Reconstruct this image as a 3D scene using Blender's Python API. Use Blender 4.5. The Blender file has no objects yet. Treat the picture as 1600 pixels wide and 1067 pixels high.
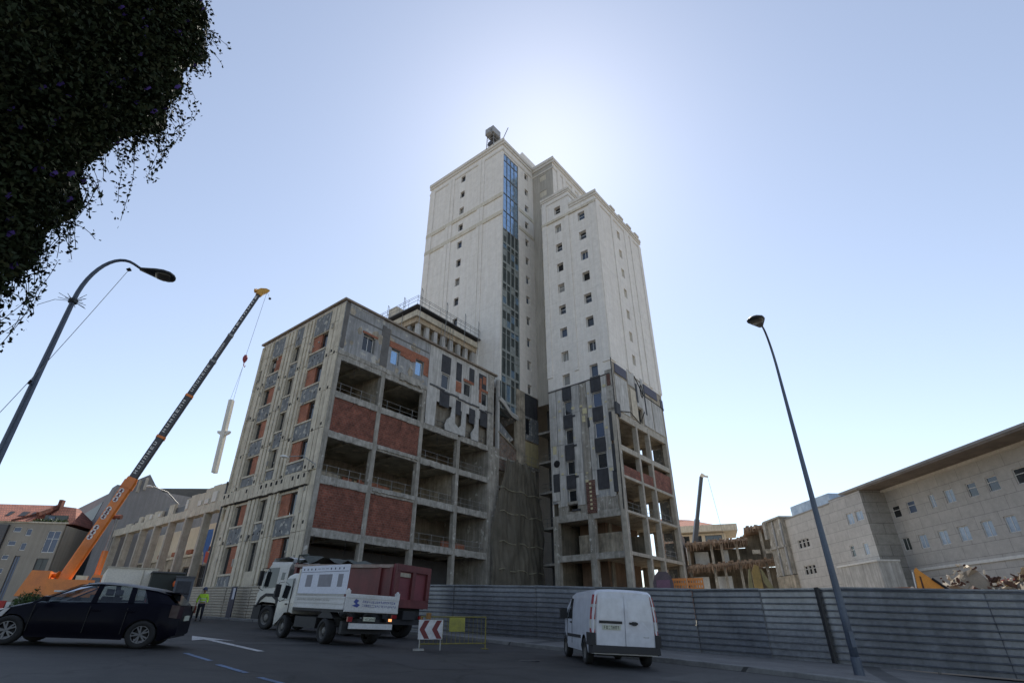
import bpy, math, random
from mathutils import Vector, Matrix
SC = bpy.context.scene
COL = SC.collection
RND = random.Random(11)
rad = math.radians

def pol(az, d, z=0.0):
    a = rad(az)
    return Vector((d*math.sin(a), d*math.cos(a), z))

# ---------------------------------------------------------------- mesh builder
class MB:
    def __init__(s, jit=0.003):
        s.v = []; s.f = []; s.m = []; s.mi = 0; s.jit = jit; s.r = random.Random(5)
    def face(s, pts):
        n = len(s.v); s.v.extend([tuple(p) for p in pts]); s.f.append(tuple(range(n, n+len(pts)))); s.m.append(s.mi)
    def hexa(s, p):
        n = len(s.v); s.v.extend([tuple(q) for q in p])
        for a in ((0,3,2,1),(4,5,6,7),(0,1,5,4),(1,2,6,5),(2,3,7,6),(3,0,4,7)):
            s.f.append(tuple(n+i for i in a)); s.m.append(s.mi)
    def box(s, x0, x1, y0, y1, z0, z1):
        j = s.jit
        e = [s.r.uniform(0, j) for _ in range(6)] if j else [0]*6
        x0 += e[0]; x1 -= e[1]; y0 += e[2]; y1 -= e[3]; z0 += e[4]; z1 -= e[5]
        s.hexa([(x0,y0,z0),(x1,y0,z0),(x1,y1,z0),(x0,y1,z0),(x0,y0,z1),(x1,y0,z1),(x1,y1,z1),(x0,y1,z1)])
    def fbox(s, F, u0, u1, h0, h1, z0, z1):
        """box on a facade: F=('x',x0) faces -x, F=('y',y0) faces -y; h is outward"""
        if F[0] == 'x': s.box(F[1]-h1, F[1]-h0, u0, u1, z0, z1)
        else: s.box(u0, u1, F[1]-h1, F[1]-h0, z0, z1)
    def bar(s, p, q, w, d=None, up=(0,0,1)):
        p = Vector(p); q = Vector(q); d = d or w
        t = (q-p).normalized(); u = Vector(up)
        if abs(t.dot(u)) > .95: u = Vector((1,0,0))
        a = t.cross(u).normalized()*w/2; b = a.cross(t).normalized()*d/2
        s.hexa([p-a-b, p+a-b, p+a+b, p-a+b, q-a-b, q+a-b, q+a+b, q-a+b])
    def tube(s, pts, rs, n=8, cap=True):
        pts = [Vector(p) for p in pts]
        if not isinstance(rs, (list, tuple)): rs = [rs]*len(pts)
        base = len(s.v); prev = None
        for i, p in enumerate(pts):
            t = (pts[min(i+1, len(pts)-1)]-pts[max(i-1, 0)]).normalized()
            if prev is None:
                u = Vector((0,0,1)) if abs(t.z) < .9 else Vector((1,0,0))
                a = t.cross(u).normalized()
            else:
                a = (prev - t*prev.dot(t)).normalized()
            prev = a; b = t.cross(a)
            for k in range(n):
                w = 2*math.pi*k/n
                s.v.append(tuple(p + (a*math.cos(w)+b*math.sin(w))*rs[i]))
        for i in range(len(pts)-1):
            for k in range(n):
                k2 = (k+1) % n
                s.f.append((base+i*n+k, base+i*n+k2, base+(i+1)*n+k2, base+(i+1)*n+k)); s.m.append(s.mi)
        if cap:
            s.f.append(tuple(base+k for k in range(n))[::-1]); s.m.append(s.mi)
            e = base+(len(pts)-1)*n
            s.f.append(tuple(e+k for k in range(n))); s.m.append(s.mi)
    def loft(s, secs, close=False, caps=False):
        n = len(secs[0]); base = len(s.v)
        for c in secs: s.v.extend([tuple(p) for p in c])
        for i in range(len(secs)-1):
            for k in range(n if close else n-1):
                k2 = (k+1) % n
                s.f.append((base+i*n+k, base+i*n+k2, base+(i+1)*n+k2, base+(i+1)*n+k)); s.m.append(s.mi)
        if caps:
            s.f.append(tuple(base+k for k in range(n))[::-1]); s.m.append(s.mi)
            e = base+(len(secs)-1)*n
            s.f.append(tuple(e+k for k in range(n))); s.m.append(s.mi)
    def lathe(s, prof, axis='z', n=24, o=(0,0,0)):
        secs = []
        for k in range(n):
            w = 2*math.pi*k/n; c, q = math.cos(w), math.sin(w); sec = []
            for r, h in prof:
                if axis == 'z': p = (o[0]+r*c, o[1]+r*q, o[2]+h)
                elif axis == 'y': p = (o[0]+r*c, o[1]+h, o[2]+r*q)
                else: p = (o[0]+h, o[1]+r*c, o[2]+r*q)
                sec.append(p)
            secs.append(sec)
        secs.append(secs[0]); s.loft(secs)
    def prism(s, poly, fn, h0, h1):
        """poly: 2-D points; fn(a,b,h)->3-D"""
        n = len(poly)
        A = [fn(a, b, h0) for a, b in poly]; B = [fn(a, b, h1) for a, b in poly]
        base = len(s.v); s.v.extend([tuple(p) for p in A+B])
        s.f.append(tuple(base+i for i in range(n))[::-1]); s.m.append(s.mi)
        s.f.append(tuple(base+n+i for i in range(n))); s.m.append(s.mi)
        for i in range(n):
            j = (i+1) % n
            s.f.append((base+i, base+j, base+n+j, base+n+i)); s.m.append(s.mi)
    def wall(s, F, u0, u1, z0, z1, ops, depth=.3, h=0.0):
        """facade sheet with real openings and their reveals"""
        us = sorted({u0, u1, *[o[0] for o in ops], *[o[1] for o in ops]})
        zs = sorted({z0, z1, *[o[2] for o in ops], *[o[3] for o in ops]})
        us = [u for u in us if u0 <= u <= u1]; zs = [z for z in zs if z0 <= z <= z1]
        P = (lambda u, z, d=0: (F[1]-h+d, u, z)) if F[0] == 'x' else (lambda u, z, d=0: (u, F[1]-h+d, z))
        for i in range(len(us)-1):
            for k in range(len(zs)-1):
                cu = (us[i]+us[i+1])/2; cz = (zs[k]+zs[k+1])/2
                if any(o[0] < cu < o[1] and o[2] < cz < o[3] for o in ops): continue
                s.face([P(us[i], zs[k]), P(us[i+1], zs[k]), P(us[i+1], zs[k+1]), P(us[i], zs[k+1])])
        for o in ops:
            a, b, c, d = o[:4]
            s.face([P(a,c), P(a,d), P(a,d,depth), P(a,c,depth)])
            s.face([P(b,c), P(b,d), P(b,d,depth), P(b,c,depth)])
            s.face([P(a,c), P(b,c), P(b,c,depth), P(a,c,depth)])
            s.face([P(a,d), P(b,d), P(b,d,depth), P(a,d,depth)])
    def mesh(s, name, mats, smooth=False):
        me = bpy.data.meshes.new(name)
        me.from_pydata(s.v, [], s.f)
        if not isinstance(mats, (list, tuple)): mats = [mats]
        for m in mats: me.materials.append(m)
        me.polygons.foreach_set('material_index', s.m)
        if smooth: me.polygons.foreach_set('use_smooth', [True]*len(s.f))
        me.update()
        return me
    def build(s, name, mats, parent=None, smooth=False):
        o = bpy.data.objects.new(name, s.mesh(name, mats, smooth)); COL.objects.link(o)
        if parent: o.parent = parent
        return o

def autosmooth(o, ang=35):
    me = o.data
    me.polygons.foreach_set('use_smooth', [True]*len(me.polygons))
    try: me.set_sharp_from_angle(angle=rad(ang))
    except Exception: pass
    return o

def weld(o, d=.0008):
    import bmesh
    bm = bmesh.new(); bm.from_mesh(o.data); bmesh.ops.remove_doubles(bm, verts=bm.verts, dist=d)
    bmesh.ops.recalc_face_normals(bm, faces=bm.faces)
    bm.to_mesh(o.data); bm.free(); return o

def tag(o, label=None, cat=None, group=None, kind=None):
    if label: o['label'] = label
    if cat: o['category'] = cat
    if group: o['group'] = group
    if kind: o['kind'] = kind
    return o
def parts_each(name, m, shapes, parent):
    """one small mesh per countable piece"""
    for s in shapes:
        mb = MB(0); s(mb); mb.build(name, m, parent)
def thing(name, label, cat, loc=(0,0,0), rz=0.0, group=None):
    o = bpy.data.objects.new(name, None); COL.objects.link(o)
    o.empty_display_size = .3; o.location = loc; o.rotation_euler = (0, 0, rz)
    return tag(o, label, cat, group)
def part(name, mesh, parent, loc=(0,0,0), rz=0.0):
    o = bpy.data.objects.new(name, mesh); COL.objects.link(o); o.parent = parent
    o.location = loc; o.rotation_euler = (0, 0, rz); return o
def copy_tree(o, parent=None):
    c = o.copy(); COL.objects.link(c); c.parent = parent
    for ch in list(o.children): copy_tree(ch, c)
    return c

# ---------------------------------------------------------------- materials
def _nt(name):
    m = bpy.data.materials.new(name); m.use_nodes = True
    nt = m.node_tree; b = nt.nodes['Principled BSDF']
    return m, nt, b
def N(nt, t, **k):
    n = nt.nodes.new(t)
    for a, v in k.items():
        if a == 'i':
            for kk, vv in v.items(): n.inputs[kk].default_value = vv
        else: setattr(n, a, v)
    return n
def ramp(nt, fac, stops):
    r = N(nt, 'ShaderNodeValToRGB'); e = r.color_ramp.elements
    while len(e) < len(stops): e.new(.5)
    for el, (p, c) in zip(e, stops):
        el.position = p; el.color = (*c, 1) if len(c) == 3 else c
    nt.links.new(fac, r.inputs[0]); return r.outputs[0]
def mixc(nt, fac, a, b, mode='MIX'):
    x = N(nt, 'ShaderNodeMix', data_type='RGBA', blend_type=mode)
    for inp, v in ((x.inputs[0], fac), (x.inputs[6], a), (x.inputs[7], b)):
        if hasattr(v, 'links'): nt.links.new(v, inp)
        else: inp.default_value = v if not isinstance(v, tuple) or len(v) == 4 else (*v, 1)
    return x.outputs[2]
def coords(nt, scale=(1,1,1), brick=False):
    tc = N(nt, 'ShaderNodeTexCoord')
    out = tc.outputs['Object']
    if brick:
        sp = N(nt, 'ShaderNodeSeparateXYZ'); nt.links.new(out, sp.inputs[0])
        ad = N(nt, 'ShaderNodeMath', operation='ADD'); nt.links.new(sp.outputs[0], ad.inputs[0]); nt.links.new(sp.outputs[1], ad.inputs[1])
        cb = N(nt, 'ShaderNodeCombineXYZ'); nt.links.new(ad.outputs[0], cb.inputs[0]); nt.links.new(sp.outputs[2], cb.inputs[1])
        out = cb.outputs[0]
    mp = N(nt, 'ShaderNodeMapping'); mp.inputs['Scale'].default_value = scale
    nt.links.new(out, mp.inputs[0]); return mp.outputs[0]
def noise(nt, vec, scale, detail=5, rough=.6):
    n = N(nt, 'ShaderNodeTexNoise', i={'Scale': scale, 'Detail': detail, 'Roughness': rough})
    nt.links.new(vec, n.inputs['Vector']); return n.outputs['Fac']
def bump(nt, b, h, strength=.3, dist=.02):
    bp = N(nt, 'ShaderNodeBump', i={'Strength': strength, 'Distance': dist})
    nt.links.new(h, bp.inputs['Height']); nt.links.new(bp.outputs[0], b.inputs['Normal'])

def mat(name, c, c2=None, scale=1.5, rough=.8, metal=0.0, streak=0.0, bmp=.25, fine=18, spot=None, coat=0.0, spec=.5):
    """general weathered surface: large patches c->c2, fine grain, vertical dirt streaks"""
    m, nt, b = _nt(name)
    c2 = c2 or tuple(x*.72 for x in c)
    v = coords(nt)
    n1 = noise(nt, v, scale, 6, .65)
    col = ramp(nt, n1, [(.33, c2), (.62, c)])
    n2 = noise(nt, v, fine, 3, .6)
    g = ramp(nt, n2, [(.25, (.82,.82,.82)), (.75, (1.08,1.08,1.08))])
    col = mixc(nt, 1.0, col, g, 'MULTIPLY')
    if streak:
        vs = coords(nt, (1.6, 1.6, .12))
        ns = noise(nt, vs, 2.2, 5, .7)
        st = ramp(nt, ns, [(.42, (.42,.41,.38)), (.6, (1,1,1))])
        col = mixc(nt, streak, col, st, 'MULTIPLY')
    if spot:
        ns = noise(nt, v, spot[1], 4, .5)
        sf = ramp(nt, ns, [(spot[2], (0,0,0)), (spot[2]+.04, (1,1,1))])
        col = mixc(nt, sf, col, spot[0])
    nt.links.new(col, b.inputs['Base Color'])
    rr = N(nt, 'ShaderNodeMapRange', i={'To Min': max(0.02, rough-.08), 'To Max': min(1, rough+.08)})
    nt.links.new(n1, rr.inputs[0]); nt.links.new(rr.outputs[0], b.inputs['Roughness'])
    b.inputs['Metallic'].default_value = metal
    b.inputs['Specular IOR Level'].default_value = spec
    if coat: b.inputs['Coat Weight'].default_value = coat; b.inputs['Coat Roughness'].default_value = .05
    if bmp: bump(nt, b, n2, bmp, .01)
    return m
def brickmat(name, c1, c2, mortar, bw=.25, bh=.075, msize=.012, dirt=.5, var=.5, bmp=.5, streak=0):
    m, nt, b = _nt(name)
    v = coords(nt, brick=True)
    t = N(nt, 'ShaderNodeTexBrick', i={'Scale': 1.0, 'Brick Width': bw, 'Row Height': bh, 'Mortar Size': msize, 'Bias': 0.0, 'Mortar Smooth': .2})
    t.inputs['Color1'].default_value = (*c1,1); t.inputs['Color2'].default_value = (*c2,1); t.inputs['Mortar'].default_value = (*mortar,1)
    nt.links.new(v, t.inputs['Vector'])
    v3 = coords(nt)
    n1 = noise(nt, v3, 1.3, 7, .7); n2 = noise(nt, v3, 9, 4, .6)
    d = ramp(nt, n1, [(.3, (1-dirt,)*3), (.65, (1.1,1.1,1.1))])
    col = mixc(nt, 1.0, t.outputs['Color'], d, 'MULTIPLY')
    g = ramp(nt, n2, [(.3, (.75,.75,.75)), (.7, (1.15,1.15,1.15))])
    col = mixc(nt, var, col, mixc(nt, 1.0, col, g, 'MULTIPLY'))
    if streak:
        ns = noise(nt, coords(nt, (1.3, 1.3, .06)), 1.6, 6, .75)
        col = mixc(nt, streak, col, ramp(nt, ns, [(.40, (.62,.57,.46)), (.58, (1,1,1))]), 'MULTIPLY')
    nt.links.new(col, b.inputs['Base Color']); b.inputs['Roughness'].default_value = .9
    if bmp:
        inv = N(nt, 'ShaderNodeMath', operation='SUBTRACT', i={0: 1.0}); nt.links.new(t.outputs['Fac'], inv.inputs[1])
        bump(nt, b, inv.outputs[0], bmp, .01)
    return m
def plain(name, c, rough=.5, metal=0.0, coat=0.0, emit=None, spec=.5):
    m, nt, b = _nt(name)
    v = coords(nt); n1 = noise(nt, v, 4, 4, .6)
    col = ramp(nt, n1, [(.3, tuple(x*.85 for x in c)), (.7, tuple(min(1, x*1.08) for x in c))])
    nt.links.new(col, b.inputs['Base Color']); b.inputs['Roughness'].default_value = rough
    b.inputs['Metallic'].default_value = metal; b.inputs['Specular IOR Level'].default_value = spec
    if coat: b.inputs['Coat Weight'].default_value = coat; b.inputs['Coat Roughness'].default_value = .04
    if emit: b.inputs['Emission Color'].default_value = (*emit[0],1); b.inputs['Emission Strength'].default_value = emit[1]
    return m
def seeglass(name, tint=(.55,.6,.6), refl=.12):
    m = bpy.data.materials.new(name); m.use_nodes = True; nt = m.node_tree
    nt.nodes.remove(nt.nodes['Principled BSDF']); out = nt.nodes['Material Output']
    tr = N(nt, 'ShaderNodeBsdfTransparent'); tr.inputs[0].default_value = (*tint,1)
    gl = N(nt, 'ShaderNodeBsdfGlossy'); gl.inputs['Roughness'].default_value = .03; gl.inputs[0].default_value = (.9,.95,1,1)
    fr = N(nt, 'ShaderNodeFresnel'); fr.inputs[0].default_value = 1.5
    mx = N(nt, 'ShaderNodeMixShader'); nt.links.new(fr.outputs[0], mx.inputs[0]); nt.links.new(tr.outputs[0], mx.inputs[1]); nt.links.new(gl.outputs[0], mx.inputs[2])
    nt.links.new(mx.outputs[0], out.inputs[0]); return m

M = {}
M['white'] = brickmat('white_render', (.73,.705,.665), (.715,.69,.65), (.63,.605,.56), 2.9, 3.62, .03, .07, .12, .04, .17)
M['trim'] = mat('cream_trim', (.72,.69,.63), (.64,.605,.54), .5, .85, streak=.2)
M['band'] = mat('yellowed_band', (.72,.68,.58), (.62,.57,.46), .5, .85, streak=.3)
M['shadewall'] = mat('beige_shaded_wall', (.50,.475,.425), (.45,.425,.375), .25, .85, streak=.3)  # shade of the tower recess is put into this darker wall colour
M['conc'] = mat('raw_concrete', (.43,.405,.36), (.27,.255,.225), 1.1, .92, streak=.55, spot=((.5,.49,.45),1.6,.63))
M['conc2'] = mat('dusty_concrete_beam', (.47,.45,.41), (.25,.24,.215), 1.7, .92, streak=.4, bmp=.5)
M['soffit'] = mat('stained_concrete_ceiling', (.42,.39,.31), (.20,.185,.14), .7, .95, spot=((.5,.45,.35),.9,.6))
M['dusty'] = mat('dusty_pale_wall', (.50,.44,.35), (.22,.20,.165), .9, .95, streak=.5)
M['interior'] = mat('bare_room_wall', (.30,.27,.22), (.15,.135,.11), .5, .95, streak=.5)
M['cream'] = mat('cream_precast', (.68,.62,.50), (.50,.45,.36), 1.2, .88, streak=.35, spot=((.36,.33,.27),2.2,.67))
M['cream2'] = mat('cream_wall', (.70,.63,.51), (.62,.55,.43), .6, .9, streak=.2)
M['grey'] = mat('grey_cement', (.40,.41,.42), (.27,.275,.28), .55, .92, streak=.45, spot=((.46,.45,.41),1.1,.6))
M['bluegrey'] = mat('blue_grey_panel', (.25,.265,.28), (.16,.17,.18), 1.3, .9, streak=.55, spot=((.40,.39,.35),2.2,.58))
M['darkpanel'] = mat('dark_slate_panel', (.06,.063,.073), (.035,.037,.043), 1.5, .8, streak=.3)
M['clad'] = mat('pale_grey_strip', (.60,.595,.575), (.45,.445,.43), .9, .9, streak=.5)
M['foam'] = mat('foam_residue', (.62,.57,.36), (.5,.45,.28), 3, .95)
M['brick'] = brickmat('red_hollow_brick', (.27,.088,.056), (.18,.06,.04), (.22,.15,.12), .33, .2, .014, .6)
M['brick2'] = brickmat('orange_brick_infill', (.40,.135,.07), (.31,.10,.055), (.30,.21,.16), .25, .14, .012, .35)
M['brick3'] = brickmat('dark_brown_brick', (.17,.07,.055), (.12,.05,.04), (.2,.16,.13), .3, .2, .02, .6)
M['rubblebrick'] = brickmat('broken_brickwork', (.34,.20,.14), (.28,.25,.22), (.17,.15,.13), .3, .16, .03, .6, .9, .9)
M['dark'] = plain('dark_void', (.012,.012,.014), .9)
M['glass'] = plain('window_glass', (.018,.022,.027), .08, 0, 0, None, .8)
M['glassblue'] = plain('sky_blue_mirror_glass', (.34,.50,.68), .10, .75)  # part of the sky reflection is put into this blue
M['frame_w'] = mat('window_frame_white', (.72,.72,.70), (.6,.6,.58), 3, .5)
M['frame_d'] = plain('window_frame_dark', (.07,.07,.075), .5)
M['mull'] = mat('mullion_grey_green', (.34,.37,.36), (.22,.245,.24), 2, .6)
M['curtain'] = mat('curtain_wall_dark', (.075,.09,.09), (.035,.045,.045), .8, .35)
M['steel'] = mat('galvanised_rail', (.33,.33,.32), (.2,.2,.2), 3, .5, .4)
M['net'] = None
M['roofmembrane'] = mat('grey_roof_membrane', (.25,.25,.24), None, .3, .95)
# ---------------------------------------------------------------- terrain: the street climbs to the left
def zg(x, y):
    u = -.045*x + .0147*y
    if u > 1.5: u = 1.5 + 1.0*(1-math.exp(-(u-1.5)/1.0))
    if u < -.8: u = -.8 - .7*(1-math.exp(-(-.8-u)/.7))
    return -1.0625 + u

def asphalt():
    m, nt, b = _nt('asphalt'); v = coords(nt)
    n1 = noise(nt, v, .12, 6, .65); n2 = noise(nt, v, 60, 3, .6); n3 = noise(nt, v, .9, 6, .7)
    col = ramp(nt, n1, [(.3, (.021,.021,.0215)), (.7, (.036,.0355,.035))])
    col = mixc(nt, 1.0, col, ramp(nt, n3, [(.35, (.62,.62,.63)), (.6, (1.25,1.22,1.18))]), 'MULTIPLY')
    col = mixc(nt, 1.0, col, ramp(nt, n2, [(.3, (.55,.55,.55)), (.7, (1.4,1.4,1.4))]), 'MULTIPLY')
    # sealed cracks and oil drips
    vo = N(nt, 'ShaderNodeTexVoronoi', feature='DISTANCE_TO_EDGE', i={'Scale': .22})
    ad = N(nt, 'ShaderNodeVectorMath', operation='MULTIPLY_ADD'); ad.inputs[1].default_value = (1.2,)*3
    nn = N(nt, 'ShaderNodeTexNoise', i={'Scale': .8, 'Detail': 4}); nt.links.new(v, nn.inputs['Vector'])
    nt.links.new(nn.outputs['Color'], ad.inputs[0]); nt.links.new(v, ad.inputs[2]); nt.links.new(ad.outputs[0], vo.inputs['Vector'])
    cr = ramp(nt, vo.outputs['Distance'], [(.003, (.35,.35,.35)), (.012, (1,1,1))])
    col = mixc(nt, .8, col, cr, 'MULTIPLY')
    nt.links.new(col, b.inputs['Base Color']); b.inputs['Roughness'].default_value = .72
    b.inputs['Specular IOR Level'].default_value = .35
    bump(nt, b, n2, .5, .01); return m
M['asphalt'] = asphalt()
M['soil'] = mat('demolition_soil', (.30,.25,.19), (.19,.16,.125), .35, .97, bmp=.8)
M['paving'] = brickmat('pavement_slabs', (.16,.157,.15), (.135,.132,.128), (.07,.07,.068), .6, .6, .02, .35, .5, .3)
M['kerb'] = brickmat('granite_kerb', (.20,.20,.195), (.16,.16,.155), (.06,.06,.06), 1.0, 5, .015, .4, .6, .2)
M['paintw'] = mat('worn_white_road_paint', (.55,.55,.54), (.30,.30,.30), 3, .6, spot=((.05,.05,.05),14,.58))
M['paintb'] = mat('worn_blue_road_paint', (.10,.19,.34), (.05,.10,.19), 3, .6, spot=((.04,.04,.045),14,.56))

def xs(a, b, near, far):
    """graded coordinates, dense near the camera"""
    out = set(); x = 0.0; st = near
    while x < b: out.add(round(x,3)); x += st; st = near if x < 80 else st*1.35
    out.add(b); x = 0.0; st = near
    while x < -a: out.add(round(-x,3)); x += st; st = near if x < 80 else st*1.35
    out.add(a); return sorted(out)
def sheet(name, X, Y, off, m, kind='structure'):
    mb = MB()
    for i in range(len(X)):
        for j in range(len(Y)): mb.v.append((X[i], Y[j], zg(X[i], Y[j])+off))
    for i in range(len(X)-1):
        for j in range(len(Y)-1):
            mb.f.append((i*len(Y)+j, (i+1)*len(Y)+j, (i+1)*len(Y)+j+1, i*len(Y)+j+1)); mb.m.append(0)
    o = mb.build(name, m); o['kind'] = kind; return o
sheet('ground', xs(-3000, 3000, 4, 0), xs(-3000, 3000, 4, 0), -.03, M['soil'])
sheet('road', [(-72+4*i) for i in range(32)], [(-28+4*i) for i in range(20)], 0, M['asphalt'])

KERB = [(-60,58.5),(-42,51.5),(-30,46.5),(-23,43),(-16,39.2),(-9,34.8),(-4.2,31.2),(-1.17,27.6),(1.27,24.2),(3.9,20.9),(6.45,17.6),(12,10.4),(30,-12.9)]
FEN = [(-60,72),(-46,62),(-33,50.6),(-24.6,46.0),(-17,41.9),(-9.5,37.8),(-3.5,34.6),(1.3,31.9),(4.2,29.2),(8.0,25.75),(12.3,21.8),(15.4,18.9),(33,2.5)]
def resamp(P, k):
    out = []
    for i in range(len(P)-1):
        for j in range(k): out.append(tuple(P[i][a]+(P[i+1][a]-P[i][a])*j/k for a in (0,1)))
    out.append(P[-1]); return out
K2 = resamp(KERB, 6); F2 = resamp(FEN, 6)
def strip(name, A, B, nv, off, m, kind='structure'):
    mb = MB(); n = nv+1
    for a, b in zip(A, B):
        for j in range(n):
            x = a[0]+(b[0]-a[0])*j/nv; y = a[1]+(b[1]-a[1])*j/nv
            mb.v.append((x, y, zg(x, y)+(off if name != 'pavement' else .02+.095*min(1, max(0, (a[1]-12)/5)))))
    for i in range(len(A)-1):
        for j in range(nv):
            mb.f.append((i*n+j, i*n+j+1, (i+1)*n+j+1, (i+1)*n+j)); mb.m.append(0)
    o = mb.build(name, m); o['kind'] = kind; return o
strip('pavement', K2, F2, 3, .115, M['paving'])
# site ground behind the hoarding
FAR = [(p[0]*1.0+ (p[1]*.25) , p[1]+75) for p in F2]
def zs(x, y):
    """made-up ground of the site, a metre above the street on the right"""
    return zg(x, y)+1.0*min(1, max(0, (x+4)/9))
mb = MB()
for a, b in zip(F2, FAR):
    for j in range(19):
        f = (j/18)**1.8; x = a[0]+(b[0]-a[0])*f; y = a[1]+(b[1]-a[1])*f
        mb.v.append((x, y, (zg(x, y)+.06) if j < 3 else zs(x, y)+.06+.05*math.sin(x*1.3+y)))
for i in range(len(F2)-1):
    for j in range(18): mb.f.append((i*19+j, i*19+j+1, (i+1)*19+j+1, (i+1)*19+j)); mb.m.append(0)
mb.build('site_ground', M['soil'])['kind'] = 'structure'
mb = MB(0)
secs = []
for i, p in enumerate(K2):
    a = Vector(K2[max(i-1,0)]); b = Vector(K2[min(i+1,len(K2)-1)]); t = (b-a).normalized(); n = Vector((-t.y, t.x))
    if n.dot(Vector((1,1))) < 0: n = -n
    hgt = .035+.105*min(1, max(0, (p[1]-12)/5))
    z = zg(*p)
    q = Vector(p)
    secs.append([(q.x-n.x*.02, q.y-n.y*.02, z-.05), (q.x, q.y, z+hgt-.02), (q.x+n.x*.02, q.y+n.y*.02, z+hgt), (q.x+n.x*.17, q.y+n.y*.17, z+hgt), (q.x+n.x*.17, q.y+n.y*.17, z)])
mb.loft(secs); o = mb.build('kerb', M['kerb']); o['kind'] = 'structure'

# road paint: worn turn arrow and blue parking bay dashes
def paint(name, polys, m, label, cat, group=None):
    mb = MB(0)
    for P in polys: mb.face([(x, y, zg(x, y)+.006) for x, y in P])
    o = mb.build(name, m); return tag(o, label, cat, group)
d = Vector((-.668,.744)); n = Vector((.744,.668)); tip = Vector((-11.04,20.7))
def ar(a, b): q = tip - d*a + n*b; return (q.x, q.y)
paint('road_arrow', [[ar(0,0), ar(2.6,-.62), ar(2.0,-.12), ar(2.0,.12), ar(2.7,.62)], [ar(1.99,-.12), ar(6.9,-.10), ar(6.9,.10), ar(1.99,.12)]],
      M['paintw'], 'long worn white arrow painted on the asphalt between car and small tipper', 'road marking')
bl = [((-7.48,13.93),(-6.16,12.48)), ((-5.67,11.83),(-4.61,10.72)), ((-4.16,10.2),(-3.1,9.15))]
ords = ['blue painted dash nearest the black car', 'middle one of the three blue painted dashes on the asphalt', 'blue painted dash cut by the bottom edge of the picture']
for (a, b), lb in zip(bl, ords):
    a = Vector(a); b = Vector(b); n = Vector((-(b-a).y, (b-a).x)).normalized()*.06
    paint('parking_bay_dash', [[tuple(a-n), tuple(b-n), tuple(b+n), tuple(a+n)]], M['paintb'], lb, 'road marking', 'blue dashes along the parking bays')

# ---------------------------------------------------------------- hoarding of ribbed steel sheets
def fencemat(name, c, c2, rough, metal):
    m, nt, b = _nt(name); v = coords(nt)
    n1 = noise(nt, v, .35, 5, .6); n2 = noise(nt, v, 7, 5, .65)
    col = ramp(nt, n1, [(.35, c2), (.65, c)])
    col = mixc(nt, 1.0, col, ramp(nt, n2, [(.3, (.75,.75,.75)), (.7, (1.12,1.12,1.12))]), 'MULTIPLY')
    vs = coords(nt, (1,1,.05)); ns = noise(nt, vs, 3, 4, .7)
    col = mixc(nt, .18, col, ramp(nt, ns, [(.45, (.5,.47,.42)), (.6, (1,1,1))]), 'MULTIPLY')
    nt.links.new(col, b.inputs['Base Color']); b.inputs['Roughness'].default_value = rough; b.inputs['Metallic'].default_value = metal
    rr = N(nt, 'ShaderNodeMapRange', i={'To Min': rough-.1, 'To Max': rough+.15}); nt.links.new(n2, rr.inputs[0]); nt.links.new(rr.outputs[0], b.inputs['Roughness'])
    return m
M['fenceblue'] = fencemat('blue_grey_ribbed_steel', (.26,.275,.305), (.15,.16,.185), .32, .6)
M['fenceblue2'] = fencemat('bright_ribbed_steel', (.36,.37,.39), (.22,.23,.25), .30, .65)
M['fenceblue3'] = fencemat('dull_ribbed_steel', (.19,.205,.215), (.12,.13,.135), .42, .4)
M['fencetan'] = fencemat('pale_ribbed_steel', (.55,.50,.42), (.40,.365,.31), .5, .2)
M['post'] = plain('black_steel_post', (.02,.02,.022), .6)
TOPS = [(-60,3.6),(-24.6,2.80),(-17,2.62),(-9.5,2.42),(-3.5,2.22),(1.3,2.0),(4.2,1.76),(8.0,1.47),(12.3,1.30),(15.4,1.05),(33,-.1)]
def ftop(x):
    for (a, za), (b, zb) in zip(TOPS, TOPS[1:]):
        if a <= x <= b: return za+(zb-za)*(x-a)/(b-a)
    return TOPS[-1][1]
def ribs_panel(name, p, q, m, parent, nr=11, seed=0):
    r = random.Random(seed); mb = MB(0)
    p = Vector(p); q = Vector(q); t = (q-p).normalized(); n = Vector((t.y, -t.x))
    if n.dot(-p) < 0: n = -n
    off = r.uniform(-.022, .022); dz = r.uniform(-.02, .025); ns = 9
    secs = []
    for i in range(ns+1):
        f = i/ns; c = p+(q-p)*f; zb = zg(c.x, c.y)+.10; zt = ftop(c.x)+dz
        H = zt-zb; sec = []
        dent = r.uniform(-.012, .012)
        for k in range(nr):
            z0 = zb+H*k/nr; hh = H/nr
            for fr, o in ((0,0),(.52,0),(.55,.07),(.68,.08),(.80,0)):
                oo = o+off+dent
                sec.append((c.x+n.x*oo, c.y+n.y*oo, z0+hh*fr))
        sec.append((c.x+n.x*off, c.y+n.y*off, zt))
        secs.append(sec)
    mb.loft(secs)
    # folded cap rail and overlap edge
    a = p+n*.02; b = q+n*.02
    mb.bar((a.x,a.y,ftop(p.x)+dz), (b.x,b.y,ftop(q.x)+dz), .05, .05)
    e = q+n*.03
    mb.bar((e.x,e.y,zg(q.x,q.y)+.1), (e.x,e.y,ftop(q.x)-.02), .05, .012)
    return mb.build(name, m, parent)
def along(P, step):
    out = [Vector(P[0])]
    for a, b in zip(P, P[1:]):
        a = Vector(a); b = Vector(b); L = (b-a).length; k = max(1, round(L/step))
        for j in range(1, k+1): out.append(a+(b-a)*j/k)
    return out
fr = thing('hoarding_fence', 'long ribbed blue-grey steel hoarding along the pavement in front of the site', 'fence', (0,0,0))
S = along(FEN[7:], 3.1)
for i in range(len(S)-1): ribs_panel('ribbed_panel', S[i], S[i+1], M[['fenceblue','fenceblue2','fenceblue','fenceblue3'][(i*7+i//3) % 4]], fr, seed=i)
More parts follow.
